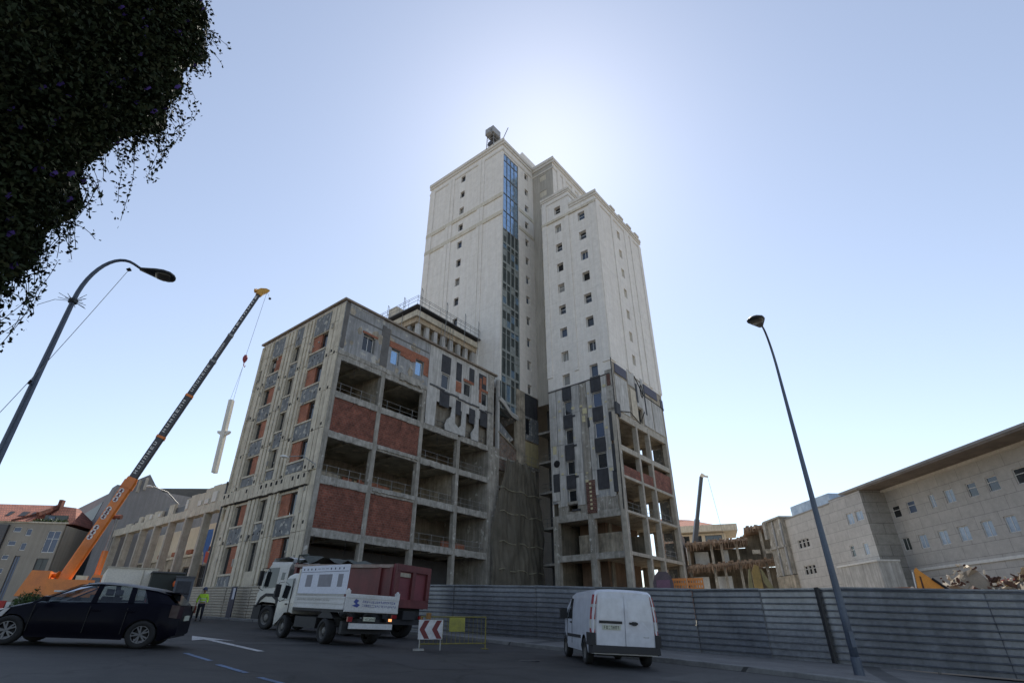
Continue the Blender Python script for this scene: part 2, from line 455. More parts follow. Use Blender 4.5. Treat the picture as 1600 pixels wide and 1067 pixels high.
S2 = along(FEN[4:8], 3.1)
for i in range(len(S2)-1): ribs_panel('ribbed_panel', S2[i], S2[i+1], M['fenceblue'], fr, seed=40+i)
def fpost(x, y, w, name='post', lean=0.0, parent=fr, m=None, front=.12):
    p = Vector((x, y)); n = (-p).normalized(); p = p+n*front; mb = MB(0)
    mb.bar((p.x, p.y, zg(x,y)-.05), (p.x+lean, p.y, ftop(x)+.02), w, .08)
    return mb.build(name, m or M['post'], parent)
fpost(11.75, 22.3, .20)
for x, y in ((1.3,31.9),(5.6,27.95),(9.0,24.85),(14.0,20.2)): fpost(x, y, .06, m=M['steel'], front=-.1)
# paint scrawl on a sheet
mb = MB(0); mb.mi = 0
def onf(u, z, o=.062):
    p0 = Vector((6.1,27.45)); t = Vector((.735,-.678)); n = Vector((-.678,-.735))
    q = p0+t*u+n*o; return (q.x, q.y, z)
mb.tube([onf(0,.95), onf(.02,-.2)], .014, 5)
mb.tube([onf(.1,.55), onf(.25,.68), onf(.38,.62), onf(.3,.45), onf(.15,.4)], .012, 5)
mb.tube([onf(.55+.14*math.cos(a/6*6.28), .5+.2*math.sin(a/6*6.28)) for a in range(7)], .012, 5)
mb.build('spray_scrawl', plain('black_spray', (.03,.03,.04), .8), fr)
ft = thing('pale_hoarding', 'pale ribbed steel hoarding at the left, behind the worker', 'fence', (0,0,0))
S3 = along([(-26.2,46.9),(-24.6,46.0),(-17,41.9)], 2.7)
for i in range(len(S3)-1): ribs_panel('ribbed_panel', S3[i], S3[i+1], M['fencetan'], ft, seed=80+i)
# narrow notice board against the pale hoarding
nb = thing('notice_board', 'tall narrow dark notice board leaning on the pale hoarding', 'sign', (-20.85,43.35,zg(-20.85,43.35)+.12), rad(-28))
mb = MB(); mb.box(-.28,.28,-.04,.04,0,2.05); mb.build('board', plain('navy_board', (.02,.02,.045), .5), nb)
mb = MB(); mb.box(-.02,.24,-.05,-.042,1.2,1.95); mb.build('notice', plain('white_notice', (.55,.55,.6), .6), nb)

# repair patches and a manhole cover in the carriageway
ASP2 = mat('newer_asphalt', (.020,.020,.021), (.014,.014,.015), 6, .7, fine=60, bmp=.5); ASP3 = mat('older_asphalt', (.060,.058,.055), (.040,.039,.037), 3, .85, fine=60, bmp=.5)
for cx_, cy_, w_, l_, an, m_ in ((-2.5,15.2,1.3,4.2,30,ASP2),(4.4,14.6,1.0,3.0,-35,ASP3),(-8.5,18.0,.8,7.5,-42,ASP3),(-.5,21.5,1.1,3.4,-40,ASP2)):
    mb = MB(0); c, q = math.cos(rad(an)), math.sin(rad(an)); P = []
    r_ = random.Random(int(cx_*10)+99)
    for a, b in ((-1,-1),(-.3,-1),(.4,-1),(1,-1),(1,-.2),(1,.5),(1,1),(.3,1),(-.4,1),(-1,1),(-1,.3),(-1,-.4)):
        a = a*w_/2+r_.uniform(-.04,.04); b = b*l_/2+r_.uniform(-.04,.04); x = cx_+a*c-b*q; y = cy_+a*q+b*c; P.append((x, y, zg(x,y)+.004))
    mb.face(P); o = mb.build('road_patch', m_); o['kind'] = 'structure'
mh = thing('manhole_cover', 'round iron manhole cover in the asphalt left of the van', 'manhole cover', (.4, 17.2, zg(.4,17.2)+.004))
mb = MB(0); mb.lathe([(0,.006),(.28,.006),(.30,.0),(.31,.008),(.37,.008),(.38,-.01)], 'z', 28); mb.build('cover', plain('worn_iron', (.05,.05,.052), .5, .5), mh)
# ================================================================ the hospital: everything in one rotated local frame
HO = pol(-20.6, 46); HR = rad(51.55)
def hw(x, y, z=0.0):
    """hospital-local -> world"""
    c, s = math.cos(HR), math.sin(HR)
    return Vector((HO.x+x*c-y*s, HO.y+x*s+y*c, z))
_wc = {}
def window(parent, F, uc, z0, w, h, depth, kind='std', name='window', gl=None, fr=None, h0=0.0):
    """window set back in its opening: frame mesh (part) > pane (sub-part); repeats share mesh data"""
    gl = gl or M['glass']; fr = fr or M['frame_w']
    key = (round(w,2), round(h,2), kind, gl.name, fr.name)
    if key not in _wc:
        t = .07; a = MB(0)
        a.box(-w/2, w/2, -.04, .04, 0, t); a.box(-w/2, w/2, -.04, .04, h-t, h)
        a.box(-w/2, -w/2+t, -.039, .039, t, h-t); a.box(w/2-t, w/2, -.039, .039, t, h-t)
        if kind in ('std', 'two'): a.box(-.03, .03, -.037, .037, t, h-t)
        if kind == 'cross': a.box(-.03,.03,-.037,.037,t,h-t); a.box(-w/2+t, w/2-t, -.036, .036, h*.62, h*.62+.05)
        if kind == 'top': a.box(-w/2+t, w/2-t, -.036, .036, h*.60, h*.60+.06)
        b = MB(0); b.box(-w/2+t*.5, w/2-t*.5, -.012, .012, t*.5, h-t*.5)
        _wc[key] = (a.mesh('window', fr), b.mesh('pane', gl))
    fm, pm = _wc[key]
    if F[0] == 'x': loc = (F[1]+depth-h0, uc, z0); rz = rad(90)
    else: loc = (uc, F[1]+depth-h0, z0); rz = rad(180)
    o = part(name, fm, parent, loc, rz); part('pane', pm, o); return o

# ------------------------------------------------------------- A. stripped concrete wing
W = thing('stripped_wing', 'half-demolished wing of bare concrete frame and red brick, left of the white tower', 'building', HO, HR)
FA = ('x', 0.0); FB = ('y', 0.0)
GZ = -.6
LV = [6.62, 10.80, 14.70, 18.40, 22.10]        # beam centre levels
# slabs
for z in LV:
    mb = MB(); mb.box(.3, 22.2, .3, 15.0, z-.02, z+.26); mb.build('floor_slab', M['soffit'], W)
mb = MB(); mb.box(.02, 22.6, .02, 15.2, 27.7, 28.0); mb.build('roof', M['roofmembrane'], W)
mb = MB(); mb.box(-.32, 22.75, -.30, .02, 28.02, 28.22); mb.box(-.32, .02, .03, 15.45, 28.03, 28.22)
mb.build('roof_edge', mat('rusty_brown_coping', (.30,.25,.20), (.18,.145,.115), 1.5, .7), W)
# joists under the slabs so that ceilings do not read flat
for z in LV:
    mb = MB()
    for x in (2.9, 8.1, 13.6, 19.0): mb.box(x-.14, x+.14, .5, 7.0, z-.30, z-.01)
    mb.build('joist', M['soffit'], W)
# frame of the right-hand facade
cols = [.26, 5.46, 11.0, 16.55, 21.75]
for i, x in enumerate(cols):
    mb = MB(); w = .46 if i else .5
    top = 22.4 if i < 3 else 18.5
    mb.box(x-w/2, x+w/2, -.02, .48, GZ, top)
    mb.build('column', M['conc'], W)
    for y in (7.2, 14.5):
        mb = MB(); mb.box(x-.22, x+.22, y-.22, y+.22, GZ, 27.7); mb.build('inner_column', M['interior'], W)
def ragged(mb, x0, x1, y0, y1, zt, zb, seed, amp=.12, step=.45):
    """beam with a broken lower/upper edge"""
    r = random.Random(seed); x = x0
    while x < x1-.01:
        e = min(x1, x+step*r.uniform(.5, 1.4)); a = r.uniform(-amp, amp*.4); b = r.uniform(-amp*.3, amp)
        mb.box(x, e, y0-r.uniform(0,.03), y1, zb+a if r.random() < .6 else zb, zt+b*.4)
        x = e
for li, z in enumerate(LV):
    for i in range(4):
        if li == 4 and i > 1: continue
        mb = MB(); a = cols[i]+.2; b = cols[i+1]-.2
        h = .62 if li in (0,1) else .58
        ragged(mb, a, b, -.03, .30, z+h/2, z-h/2, li*7+i, .05 if i < 2 else .07)
        if (li, i) in ((2,1),(1,1)): ragged(mb, a+.1, b, -.16, -.02, z+.22, z-.10, 99+li, .06, .3)
        mb.build('edge_beam', M['conc2'], W)
# brick panels
for (i, za, zb_) in ((0,15.0,18.12),(1,15.0,18.12),(0,6.93,10.5),(1,6.93,10.5)):
    mb = MB(); mb.box(cols[i]+.24, cols[i+1]-.22, .06, .22, za, zb_); mb.build('brick_panel', M['brick'], W)
# inner walls
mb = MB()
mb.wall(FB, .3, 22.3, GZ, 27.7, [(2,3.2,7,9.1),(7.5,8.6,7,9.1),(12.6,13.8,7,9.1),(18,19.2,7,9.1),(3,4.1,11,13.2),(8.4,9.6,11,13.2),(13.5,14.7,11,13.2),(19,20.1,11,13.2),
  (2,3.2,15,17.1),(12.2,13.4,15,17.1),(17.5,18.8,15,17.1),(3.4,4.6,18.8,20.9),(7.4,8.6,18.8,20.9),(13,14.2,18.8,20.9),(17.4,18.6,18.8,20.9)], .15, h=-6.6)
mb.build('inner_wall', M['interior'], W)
for x0, lv in ((10.98,0),(10.98,2),(5.4,3),(16.5,1),(16.5,3),(21.9,0),(21.9,1),(21.9,2),(21.9,3)):
    zt = (LV+[27.7])[lv+1]
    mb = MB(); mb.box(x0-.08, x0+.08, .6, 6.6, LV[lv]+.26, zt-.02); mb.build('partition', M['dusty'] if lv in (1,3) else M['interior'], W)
mb = MB(); mb.box(21.55, 22.25, .5, 15.1, GZ, 27.7); mb.build('end_wall', M['conc'], W)
# dusty tiled dado and debris seen in open bays
for (x0,x1,z,m_) in ((.7,3.9,LV[1]+.28,'dusty'),(4.2,5.2,LV[1]+.28,'brick2'),(5.9,9.6,LV[1]+.28,'brick2'),(12.2,15.9,LV[2]+.28,'dusty'),(17.2,20.8,LV[0]+.28,'brick2')):
    mb = MB(); ragged(mb, x0, x1, 2.4, 2.6, z+.95, z, int(x0*10), .3, .6); mb.build('low_wall', M[m_], W)
# guard rails in open bays
def rail(parent, F, u0, u1, z, hh=1.0, h=-.35, n=4, m=None):
    mb = MB(0)
    P = (lambda u, zz: (F[1]-h, u, zz)) if F[0] == 'x' else (lambda u, zz: (u, F[1]-h, zz))
    for f in (.5, 1.0): mb.tube([P(u0, z+hh*f), P(u1, z+hh*f)], .022, 5)
    for k in range(n): u = u0+(u1-u0)*(k+.5)/n; mb.tube([P(u, z), P(u, z+hh*1.05)], .022, 5)
    return mb.build('guard_rail', m or M['steel'], parent)
for li in (0,1,2,3):
    for i in range(4):
        if (li in (0,2)) and i < 2: continue
        rail(W, FB, cols[i]+.3, cols[i+1]-.3, LV[li]+.3, n=3+(i+li) % 2)
rail(W, FB, 16.9, 21.4, .2, 1.1); rail(W, FB, 11.4, 16.2, .2, 1.1)

# attic storey of facade B, left half: cement wall with three windows
ops = [(2.5,3.95,23.72,25.5), (6.05,7.15,23.64,25.35), (9.4,10.5,23.62,25.35)]
mb = MB(); mb.wall(FB, .0, 11.3, 22.42, 28.0, ops, .34); 
mb.build('attic_wall', M['grey'], W)
window(W, FB, 3.22, 23.74, 1.3, 1.7, .3, 'two'); window(W, FB, 6.6, 23.66, 1.0, 1.6, .26, 'one', gl=M['glassblue']); window(W, FB, 9.95, 23.64, 1.0, 1.62, .26, 'one', gl=M['glassblue'])
mb = MB(); ragged(mb, 5.7, 11.1, -.07, .05, 26.05, 25.40, 3, .05); ragged(mb, 7.2, 9.3, -.055, .05, 25.42, 24.9, 8, .12); ragged(mb, 2.35, 4.2, -.06, .05, 25.72, 25.52, 5, .04)
ragged(mb, 10.55, 11.2, -.06, .05, 25.9, 23.9, 6, .08, .2)
mb.build('brick_lintel', M['brick2'], W)
mb = MB(); ragged(mb, .1, 11.2, -.07, .02, 22.75, 22.36, 77, .09, .5); ragged(mb, 7.4, 10.4, -.22, -.02, 22.95, 22.3, 78, .12, .35)
mb.build('broken_cornice', M['conc2'], W)
mb = MB(); mb.box(.3, 11.2, -.035, .0, 26.72, 26.86); mb.box(4.6, 5.1, -.05, 0, 26.2, 27.4); mb.box(.1,.5,-.05,0,23,28.0); mb.box(4.75,5.65,-.03,0,22.9,27.3)
mb.build('render_joint', mat('dark_render_joint', (.16,.155,.15), None, 1, .9), W)
# scraped bare patches
mb = MB(); r = random.Random(4)
for k in range(26):
    x = r.uniform(4.3, 6.2) if k < 9 else r.uniform(.3, 11.0); z = r.uniform(22.9, 26.5) if k < 9 else r.uniform(22.7, 27.6)
    if any(o_[0]-.3 < x < o_[1]+.3 and o_[2]-.4 < z < o_[3]+.3 for o_ in ops): continue
    s_ = r.uniform(.12, .5); mb = MB(0); mb.prism([(x+s_*math.cos(a)*r.uniform(.6,1.2), z+s_*1.3*math.sin(a)*r.uniform(.6,1.2)) for a in [j*1.05 for j in range(6)]], lambda a, b, h: (a, -h, b), .0, .012+.002*k/26)
    mb.build('bare_patch', M['dusty'], W)
# attic, right half: pale strips, slate panels and windows hanging over torn sheets
ops = [(13.3,14.55,23.45,25.2), (16.95,18.25,23.75,25.4), (20.1,21.2,23.5,25.15)]
mb = MB(); mb.wall(FB, 11.3, 22.3, 21.6, 28.0, ops, .3, h=.02); mb.build('attic_wall', M['clad'], W)
for (a,b_,c,d_) in ops: window(W, FB, (a+b_)/2, c+.02, b_-a-.06, d_-c-.06, .2, 'one', h0=.02)
def strips(name, m, L, th, y0=0.0):
    for (a, b_, c, d_) in L:
        mb = MB(); mb.box(a, b_, y0-th, y0-.021, c, d_); mb.build(name, m, W)
strips('slate_panel', M['darkpanel'], [(13.15,14.6,25.3,27.5),(15.55,16.45,25.1,27.4),(17.75,18.65,25.5,27.5),(19.5,20.85,25.2,27.4),(13.2,14.7,21.3,23.1),(15.75,16.6,21.0,22.7),(18.0,19.0,20.6,22.4),(19.9,21.2,20.8,22.6)], .06)
strips('brick_patch', M['brick2'], [(15.6,16.5,23.7,25.0),(16.8,18.6,25.42,25.75),(19.6,20.0,23.6,26.8),(19.9,21.4,25.18,25.5),(20.2,20.8,26.2,27.2)], .075)
mb = MB(); 
for k, (a, zc) in enumerate(((11.6,23.25),(12.6,23.2),(13.7,23.05),(14.9,23.1),(16,22.95),(17.2,22.9),(18.4,22.95),(19.7,22.7),(20.8,22.85))):
    mb.box(a, a+1.25, -.12, -.02, zc-.12, zc+.06)
mb.build('ledge_line', M['frame_d'], W)
# torn white lining below
def torn(pts, m='clad'):
    mb = MB(); mb.prism(pts, lambda a, b, h: (a, -h, b), -.02, .07); mb.build('torn_lining', M[m], W)
TW = mat('torn_white_lining', (.52,.52,.50), (.36,.36,.345), 2, .9); M['torn'] = TW
torn([(11.35,18.7),(12.7,18.7),(12.75,21.6),(11.3,21.6)], 'clad')
torn([(14.3,18.75),(17.45,18.75),(17.5,21.6),(16.8,21.6),(16.75,19.9),(16.35,19.5),(15.75,19.85),(15.7,21.6),(15.2,21.6),(15.0,20.4),(14.5,20.0),(14.2,19.3)], 'torn')
torn([(18.5,18.75),(19.7,18.75),(19.65,21.6),(19.0,21.6),(18.95,20.2),(18.4,19.4)], 'torn')
mb = MB(); ragged(mb, 21.2, 22.3, -.10, .02, 27.8, 18.6, 12, .1, .3); mb.build('broken_pier', M['conc2'], W)
mb = MB(); mb.box(11.2, 22.3, .45, .6, 18.7, 22.3); mb.build('inner_lining', M['interior'], W)
mb = MB(); ragged(mb, 21.5, 23.35, -.12, .4, 18.8, GZ, 15, .05, .35); mb.build('corner_pier', M['conc'], W)

# ------------- facade A: precast pilasters, brick infill, spandrels
rows = [(25.5,23.62),(21.9,19.98),(18.25,16.35),(14.6,12.75),(10.0,8.12),(6.4,4.1)]
wcols = [(2.15,4.85),(6.95,8.28),(10.45,12.8)]
ops = []
for zt, zb_ in rows:
    for a, b_ in wcols: ops.append((a, b_, zb_, zt))
ops.append((14.35,14.85,23.4,24.8)); ops.append((14.6,15.0,8.9,10.0))
mb = MB(); mb.wall(FA, 0.0, 15.3, GZ, 28.0, ops, .42); mb.build('side_wall', M['cream'], W)
for ri, (zt, zb_) in enumerate(rows):
    for ci, (a, b_) in enumerate(wcols):
        if ri == 5 and ci == 1:
            window(W, FA, (a+b_)/2, zb_, b_-a, zt-zb_, .3, 'cross', fr=M['frame_d']); continue
        # infill
        if ci == 0: bu = (a+1.25, b_) 
        elif ci == 2: bu = (a, b_-.95)
        else: bu = None
        if bu:
            mb = MB(); mb.fbox(FA, bu[0], bu[1], -.30, -.12, zb_, zt); mb.build('brick_infill', M['brick2'], W)
            rest = (a, bu[0]) if ci == 0 else (bu[1], b_)
        else: rest = (a, b_)
        window(W, FA, (rest[0]+rest[1])/2, zb_+.02, rest[1]-rest[0]-.02, zt-zb_-.04, .34, 'one', fr=M['frame_d'])
        mb = MB(); mb.fbox(FA, a-.05, b_+.05, 0, .12, zb_-.16, zb_+.0); mb.build('sill', M['cream'], W)
        # spandrel below the window
        lo = rows[ri+1][0]+.15 if ri < 5 else GZ+.4
        if ri == 3: lo = 11.75
        mb = MB(); mb.fbox(FA, a+.03, b_-.03, .0, .05, max(lo, zb_-2.1), zb_-.17); mb.build('spandrel', M['bluegrey'], W)
for a, b_ in wcols:
    mb = MB(); mb.fbox(FA, a+.05, b_-.05, 0, .05, 25.6, 27.7); mb.build('spandrel', M['bluegrey'], W)
# pilasters, fluted
for (a, b_) in ((.02,.55),(.62,1.1),(1.2,1.95),(5.0,5.35),(5.6,6.0),(6.2,6.75),(8.4,8.85),(9.05,9.5),(9.75,10.3),(12.95,13.4),(13.6,14.1),(14.9,15.3)):
    for (za, zb_) in ((11.5,27.75),(GZ,10.25)):
        r = random.Random(int(a*100+za)); mb = MB(); z = za
        while z < zb_-.1:
            e = min(zb_, z+3.62); mb.fbox(FA, a, b_, .0, .13+r.uniform(0,.03), z+.02, e-.02); z = e
        mb.build('pilaster', M['cream'], W)
# dark anchor pockets
r = random.Random(9); PK = []
for zt, zb_ in rows[:5]:
    for u in (.35,.85,1.6,5.2,6.45,8.6,10.0,13.2,14.0):
        if r.random() < .85:
            zz = zb_-1.1+r.uniform(-.3,.3); PK.append((u-.1, u+.1, .14, .172, zz-.13, zz+.13))
for k in range(40):
    c_ = r.choice(wcols); zt, zb_ = r.choice(rows[:5]); u = r.uniform(*c_); zz = zb_-r.uniform(.4, 1.6); PK.append((u-.07, u+.07, .05, .062, zz-.06, zz+.06))
parts_each('anchor_pocket', M['dark'], [lambda m_, b=b: m_.fbox(FA, *b) for b in PK], W)
# belt course of notched plates
r = random.Random(2); u = .75; PK = []
while u < 15.2:
    w = .86; mb = MB(); mb.fbox(FA, u+.03, u+w-.03, .0, .30+r.uniform(0,.03), 10.32+r.uniform(-.03,.03), 11.42+r.uniform(-.05,.05)); mb.build('belt_plate', M['cream'], W)
    if r.random() < .85: PK.append((u+w/2-.12, u+w/2+.12, .30, .345, 10.95, 11.28))
    u += w
parts_each('belt_notch', M['dark'], [lambda m_, b=b: m_.fbox(FA, *b) for b in PK], W)
mb = MB(); mb.fbox(FA, .7, 15.2, .0, .22, 10.22, 10.31); mb.build('belt_shadow_strip', M['dark'], W)  # black strip painted as the shade under the belt plates
# loose scraps hanging on the facade
r = random.Random(33)
for k in range(60):
    u = r.uniform(.3, 15); z = r.uniform(4.5, 27); s_ = r.uniform(.05,.22)
    mb = MB(0); mb.fbox(FA, u, u+s_, .13, .15+r.uniform(0,.12), z, z+s_*r.uniform(.5,3)); mb.build('facade_scrap', M['conc2'], W)
mb = MB(0); mb.tube([(-.2,15.25,12.4),(-.2,15.2,GZ)], .09, 8); mb.tube([(-.2,15.25,12.4),(-.35,15.0,12.6)], .09, 8); mb.build('downpipe', M['frame_d'], W)
# ground-floor back wall of facade B, coloured dark for the shade inside
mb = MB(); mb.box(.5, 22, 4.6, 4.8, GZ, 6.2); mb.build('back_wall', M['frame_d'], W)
# cables and bars left hanging from the slab edges, and rubble swept to the edges
r = random.Random(50)
for k in range(26):
    li = r.choice([0,1,2,3,4]); i = r.choice([0,1,2,3]); u = r.uniform(cols[i]+.4, cols[i+1]-.4); z = LV[li]-.2; L = r.uniform(.3, 1.5)
    mb = MB(0); mb.tube([(u,-.05,z),(u+r.uniform(-.1,.1),-.12,z-L*.4),(u+r.uniform(-.25,.25),-.08,z-L)], r.choice([.012,.02]), 4); mb.build('hanging_cable', M['dark'], W)
for k in range(14):
    li = r.choice([0,1,2,3]); i = r.choice([2,3]) if li in (0,2) else r.choice([0,1,2,3]); u = r.uniform(cols[i]+.5, cols[i+1]-1.6); mb = MB(0)
    for q in range(14):
        a = u+r.gauss(.6,.4); s_ = r.uniform(.06,.22); y_ = r.uniform(.4,1.6); z = LV[li]+.26; mb.hexa([(a,y_,z),(a+s_*1.5,y_+.1,z),(a+s_*1.4,y_+s_,z),(a,y_+s_,z),(a+.1*s_,y_,z+s_),(a+s_,y_+.1,z+s_*.7),(a+s_*1.2,y_+s_,z+s_*1.1),(a,y_+s_*.9,z+s_*.6)])
    o = mb.build('slab_debris', M['dusty'], W); o['kind'] = 'stuff'

# ------------- roof plant room with walkway
PX, PY = 12.45, 4.2
mb = MB(); mb.box(PX+.7, 23.3, PY+.9, 12.6, 28.0, 33.0); mb.build('plant_room', M['dusty'], W)
mb = MB(); mb.box(PX-.05, 23.4, PY, 13.4, 33.1, 33.75); mb.build('canopy_beam', mat('ochre_canopy', (.56,.46,.33), (.38,.29,.2), 1.2, .85, streak=.4), W)
mb = MB(); mb.box(PX-.35, 23.42, PY-.3, 13.7, 33.76, 34.55); mb.build('parapet', M['cream'], W)
mb = MB(); mb.box(PX-.75, 23.44, PY-.7, 14.1, 34.9, 35.05); mb.box(PX-.1, 23.3, PY, 13.2, 34.55, 34.9); mb.build('roof_slab', M['frame_d'], W)
for k in range(8):
    x = PX+.3+k*1.42
    mb = MB(); mb.box(x, x+.55, PY+.12, PY+.6, 28.0, 33.1); mb.build('canopy_column', M['clad'], W)
r = random.Random(31)
for k in range(7):
    x = PX+.8+k*1.5+r.uniform(-.3,.3); zz = 29.2+r.uniform(0,2.2)
    mb = MB(); mb.box(x, x+r.uniform(.4,1.0), PY+.3, PY+.8, zz, zz+r.uniform(.5,1.4)); mb.build('duct_box', M[r.choice(['grey','cream','dusty'])], W)
for k in range(5):
    y = PY+1.4+k*1.7
    mb = MB(); mb.box(PX+.12, PX+.6, y, y+.5, 28.0, 33.1); mb.build('canopy_column', M['grey'], W)
mb = MB(); mb.box(PX+.2, PX+1.6, PY+4.6, PY+6.2, 35.05, 37.2); mb.build('vent_box', M['cream2'], W)
def edge_rail(name, pts, hh):
    mb = MB(0)
    for f in (.45, .8, 1.0): mb.tube([(p[0], p[1], p[2]+hh*f) for p in pts], .028, 5)
    for a, b_ in zip(pts, pts[1:]):
        L = (Vector(b_)-Vector(a)).length; k = max(1, int(L/1.7))
        for j in range(k+1):
            q = Vector(a)+(Vector(b_)-Vector(a))*j/k; mb.tube([q, q+Vector((0,0,hh))], .026, 5)
    return mb.build(name, M['steel'], W)
edge_rail('walkway_rail', [(23.3,PY-.65,35.05),(PX-.7,PY-.65,35.05),(PX-.7,13.8,35.05)], 1.25)
# scaffold davits standing over the rail
for (x, y) in ((PX-.4,PY-.9),(PX-.4,PY+2.4),(PX-.4,PY+5.6),(16.4,PY-1.0),(19.9,PY-1.0),(22.6,PY-1.0)):
    mb = MB(0); mb.tube([(x,y,32.2),(x,y,37.4)], .035, 6); mb.tube([(x,y,37.4),(x+.5,y+.35,37.4),(x+.5,y+.35,35.1)], .03, 6); mb.tube([(x,y,36.2),(x+.5,y+.35,36.2)], .025, 5)
    mb.build('scaffold_frame', M['steel'], W)
mb = MB(0)
for k in range(5): mb.tube([(16.0+k*.5,PY-.4,28.2),(16.3+k*.5,PY-.5,34.5)], .03, 5)
mb.build('leaning_pole', M['steel'], W)
r = random.Random(3)
for k in range(9): mb = MB(); mb.box(13+k*1.15, 13.5+k*1.15, 2.2, 2.8, 28.0, 28.5+r.random()*.9); mb.build('roof_unit', M['clad'], W)
# ------------------------------------------------------------- B. white tower
T = thing('white_tower', 'tall white tower with a glass strip, lower floors stripped to grey panels and concrete', 'building', HO, HR)
TX = 23.5; TOPZ = 71.9
FTl = ('x', TX); FTr = ('y', 0.0); FS = ('x', 31.9); FU = ('y', -4.3)
wz = [68.3-3.66*k for k in range(12)]         # window sills of the main block
# left face
ops = [(8.4,9.4,z+.05,z+1.45) for z in wz[:11]]
mb = MB(); mb.wall(FTl, 0, 17.2, 27.0, TOPZ, ops, .42); mb.build('left_wall', M['white'], T)
RG = random.Random(77); GBL = plain('half_drawn_blind', (.25,.25,.24), .6); GSK = plain('sky_tinted_pane', (.06,.085,.13), .15)
def gpick(): return RG.choice([M['glass'],M['glass'],M['glass'],M['dark'],GSK,GSK,GBL])
for o_ in ops: window(T, FTl, (o_[0]+o_[1])/2, o_[2], 1.0, 1.4, RG.choice([.38,.34]), 'one', gl=gpick(), fr=M['frame_d'])
for (a, b_) in ((3.9,5.25),(10.95,12.45),(15.9,17.2)):
    mb = MB(); mb.fbox(FTl, a, b_, 0, .13, 28.2, 70.6); mb.build('pilaster', M['white'], T)
for (a, b_) in ((3.9,5.25),(10.95,12.45)):
    mb = MB(); mb.fbox(FTl, (a+b_)/2-.04, (a+b_)/2+.04, .131, .17, 28.2, 70.6); mb.build('pilaster_rib', M['trim'], T)
for (za, zb_) in ((59.75,60.5),(56.0,56.75)):
    mb = MB(); mb.fbox(FTl, -.12, 17.25, 0, .16, za, zb_); mb.build('band', M['band'], T)
# right face: glass strip between z 24 and 69.6, then a column of windows
GS = (.30, 4.15)
ops = [(TX+6.0,TX+7.0,z,z+1.4) for z in wz]
mb = MB(); mb.wall(FTr, TX, 31.9, 27.9, TOPZ, ops+[(TX+GS[0],TX+GS[1],27.9,69.6)], .42); mb.build('right_wall', M['white'], T)
for o_ in ops: window(T, FTr, (o_[0]+o_[1])/2, o_[2], 1.0, 1.38, .34, RG.choice(['two','one']), gl=gpick(), fr=M['frame_w'])
for (za, zb_) in ((59.75,60.4),(56.0,56.6)):
    mb = MB(); mb.fbox(FTr, TX+4.3, 31.85, 0, .10, za, zb_); mb.build('band', M['band'], T)
# curtain wall: reflecting upper part, stripped dark lower part
z = 24.2; k = 0; r = random.Random(6)
while z < 69.5:
    zt = min(69.6, z+3.66)
    up = z > 52
    mb = MB(0)
    for j in range(4):
        a = TX+GS[0]+.05+j*.955; b_ = a+.90
        for q in range(3):
            y0 = .10+r.uniform(-.012,.012); y1 = .10+r.uniform(-.012,.012); za = z+.08+q*(zt-z-.1)/3; zb_ = za+(zt-z-.1)/3-.05
            if up: mb.mi = 0 if not (zt > 66 and False) else 0
            else: mb.mi = 1 if r.random() < .8 else 0
            if not up and r.random() < .12: mb.mi = 2
            mb.face([(a,y0,za),(b_,y1,za),(b_,y1+.004,zb_),(a,y0+.004,zb_)])
    mb.build('glazing', [M['glassblue'], M['curtain'], M['mull']], T)
    mb = MB(0)
    for j in range(5): mb.box(TX+GS[0]+j*.955-.02, TX+GS[0]+j*.955+(.06 if up else .12), -.02 if not up else .02, .16, z, zt)
    mb.box(TX+GS[0], TX+GS[1], .03, .15, z, z+.10)
    if not up:
        mb.box(TX+GS[0]+.1, TX+GS[1]-.1, .0, .03, z+.9, z+1.25)
    mb.build('mullion', M['mull'] if not up else M['bluegrey'], T)
    z = zt
mb = MB(); mb.box(TX+GS[0]-.1, TX+GS[1]+.1, .45, .6, 23.5, 69.7); mb.build('glazing_backing', M['curtain'], T)
# recess side face and upper face
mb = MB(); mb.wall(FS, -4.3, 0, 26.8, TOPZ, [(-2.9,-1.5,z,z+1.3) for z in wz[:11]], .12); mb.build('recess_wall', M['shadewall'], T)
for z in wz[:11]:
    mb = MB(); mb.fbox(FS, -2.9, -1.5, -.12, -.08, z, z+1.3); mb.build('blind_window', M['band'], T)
mb = MB(); mb.wall(FU, 31.9, 42.9, 50, TOPZ, [], .1); mb.build('upper_wall', M['white'], T)
for a in (33.2, 35.0, 38.0, 40.2):
    mb = MB(); mb.fbox(FU, a, a+.9, 0, .13, 55, 70.6); mb.build('pilaster', M['white'], T)
# far faces so that the block is closed
mb = MB(); mb.face([(42.9,-4.3,GZ),(42.9,17.2,GZ),(42.9,17.2,TOPZ),(42.9,-4.3,TOPZ)]); mb.face([(TX,17.2,GZ),(42.9,17.2,GZ),(42.9,17.2,TOPZ),(TX,17.2,TOPZ)])
mb.build('rear_wall', M['white'], T)
mb = MB(); mb.prism([(TX,0),(31.9,0),(31.9,-4.3),(42.9,-4.3),(42.9,17.2),(TX,17.2)], lambda a, b, h: (a, b, h), TOPZ-.25, TOPZ-.05); mb.build('roof', M['roofmembrane'], T)
def cornice(F, a, b_, z, hh=.75, pr=.38, name='cornice'):
    pr *= .75
    mb = MB(); mb.fbox(F, a, b_, 0, pr, z-hh*.55, z); mb.fbox(F, a, b_, 0, pr*.55, z-hh, z-hh*.555); mb.fbox(F, a, b_, 0, .09, z-hh*2.1, z-hh*1.8)
    return mb.build(name, M['trim'], T)
cornice(FTl, -.4, 17.4, 72.55, 1.2); cornice(FTr, TX+.003, 31.5, 72.55, 1.2); cornice(FS, -4.65, 0.0, 72.55, 1.2); cornice(FU, 31.9, 43.2, 72.55, 1.2)
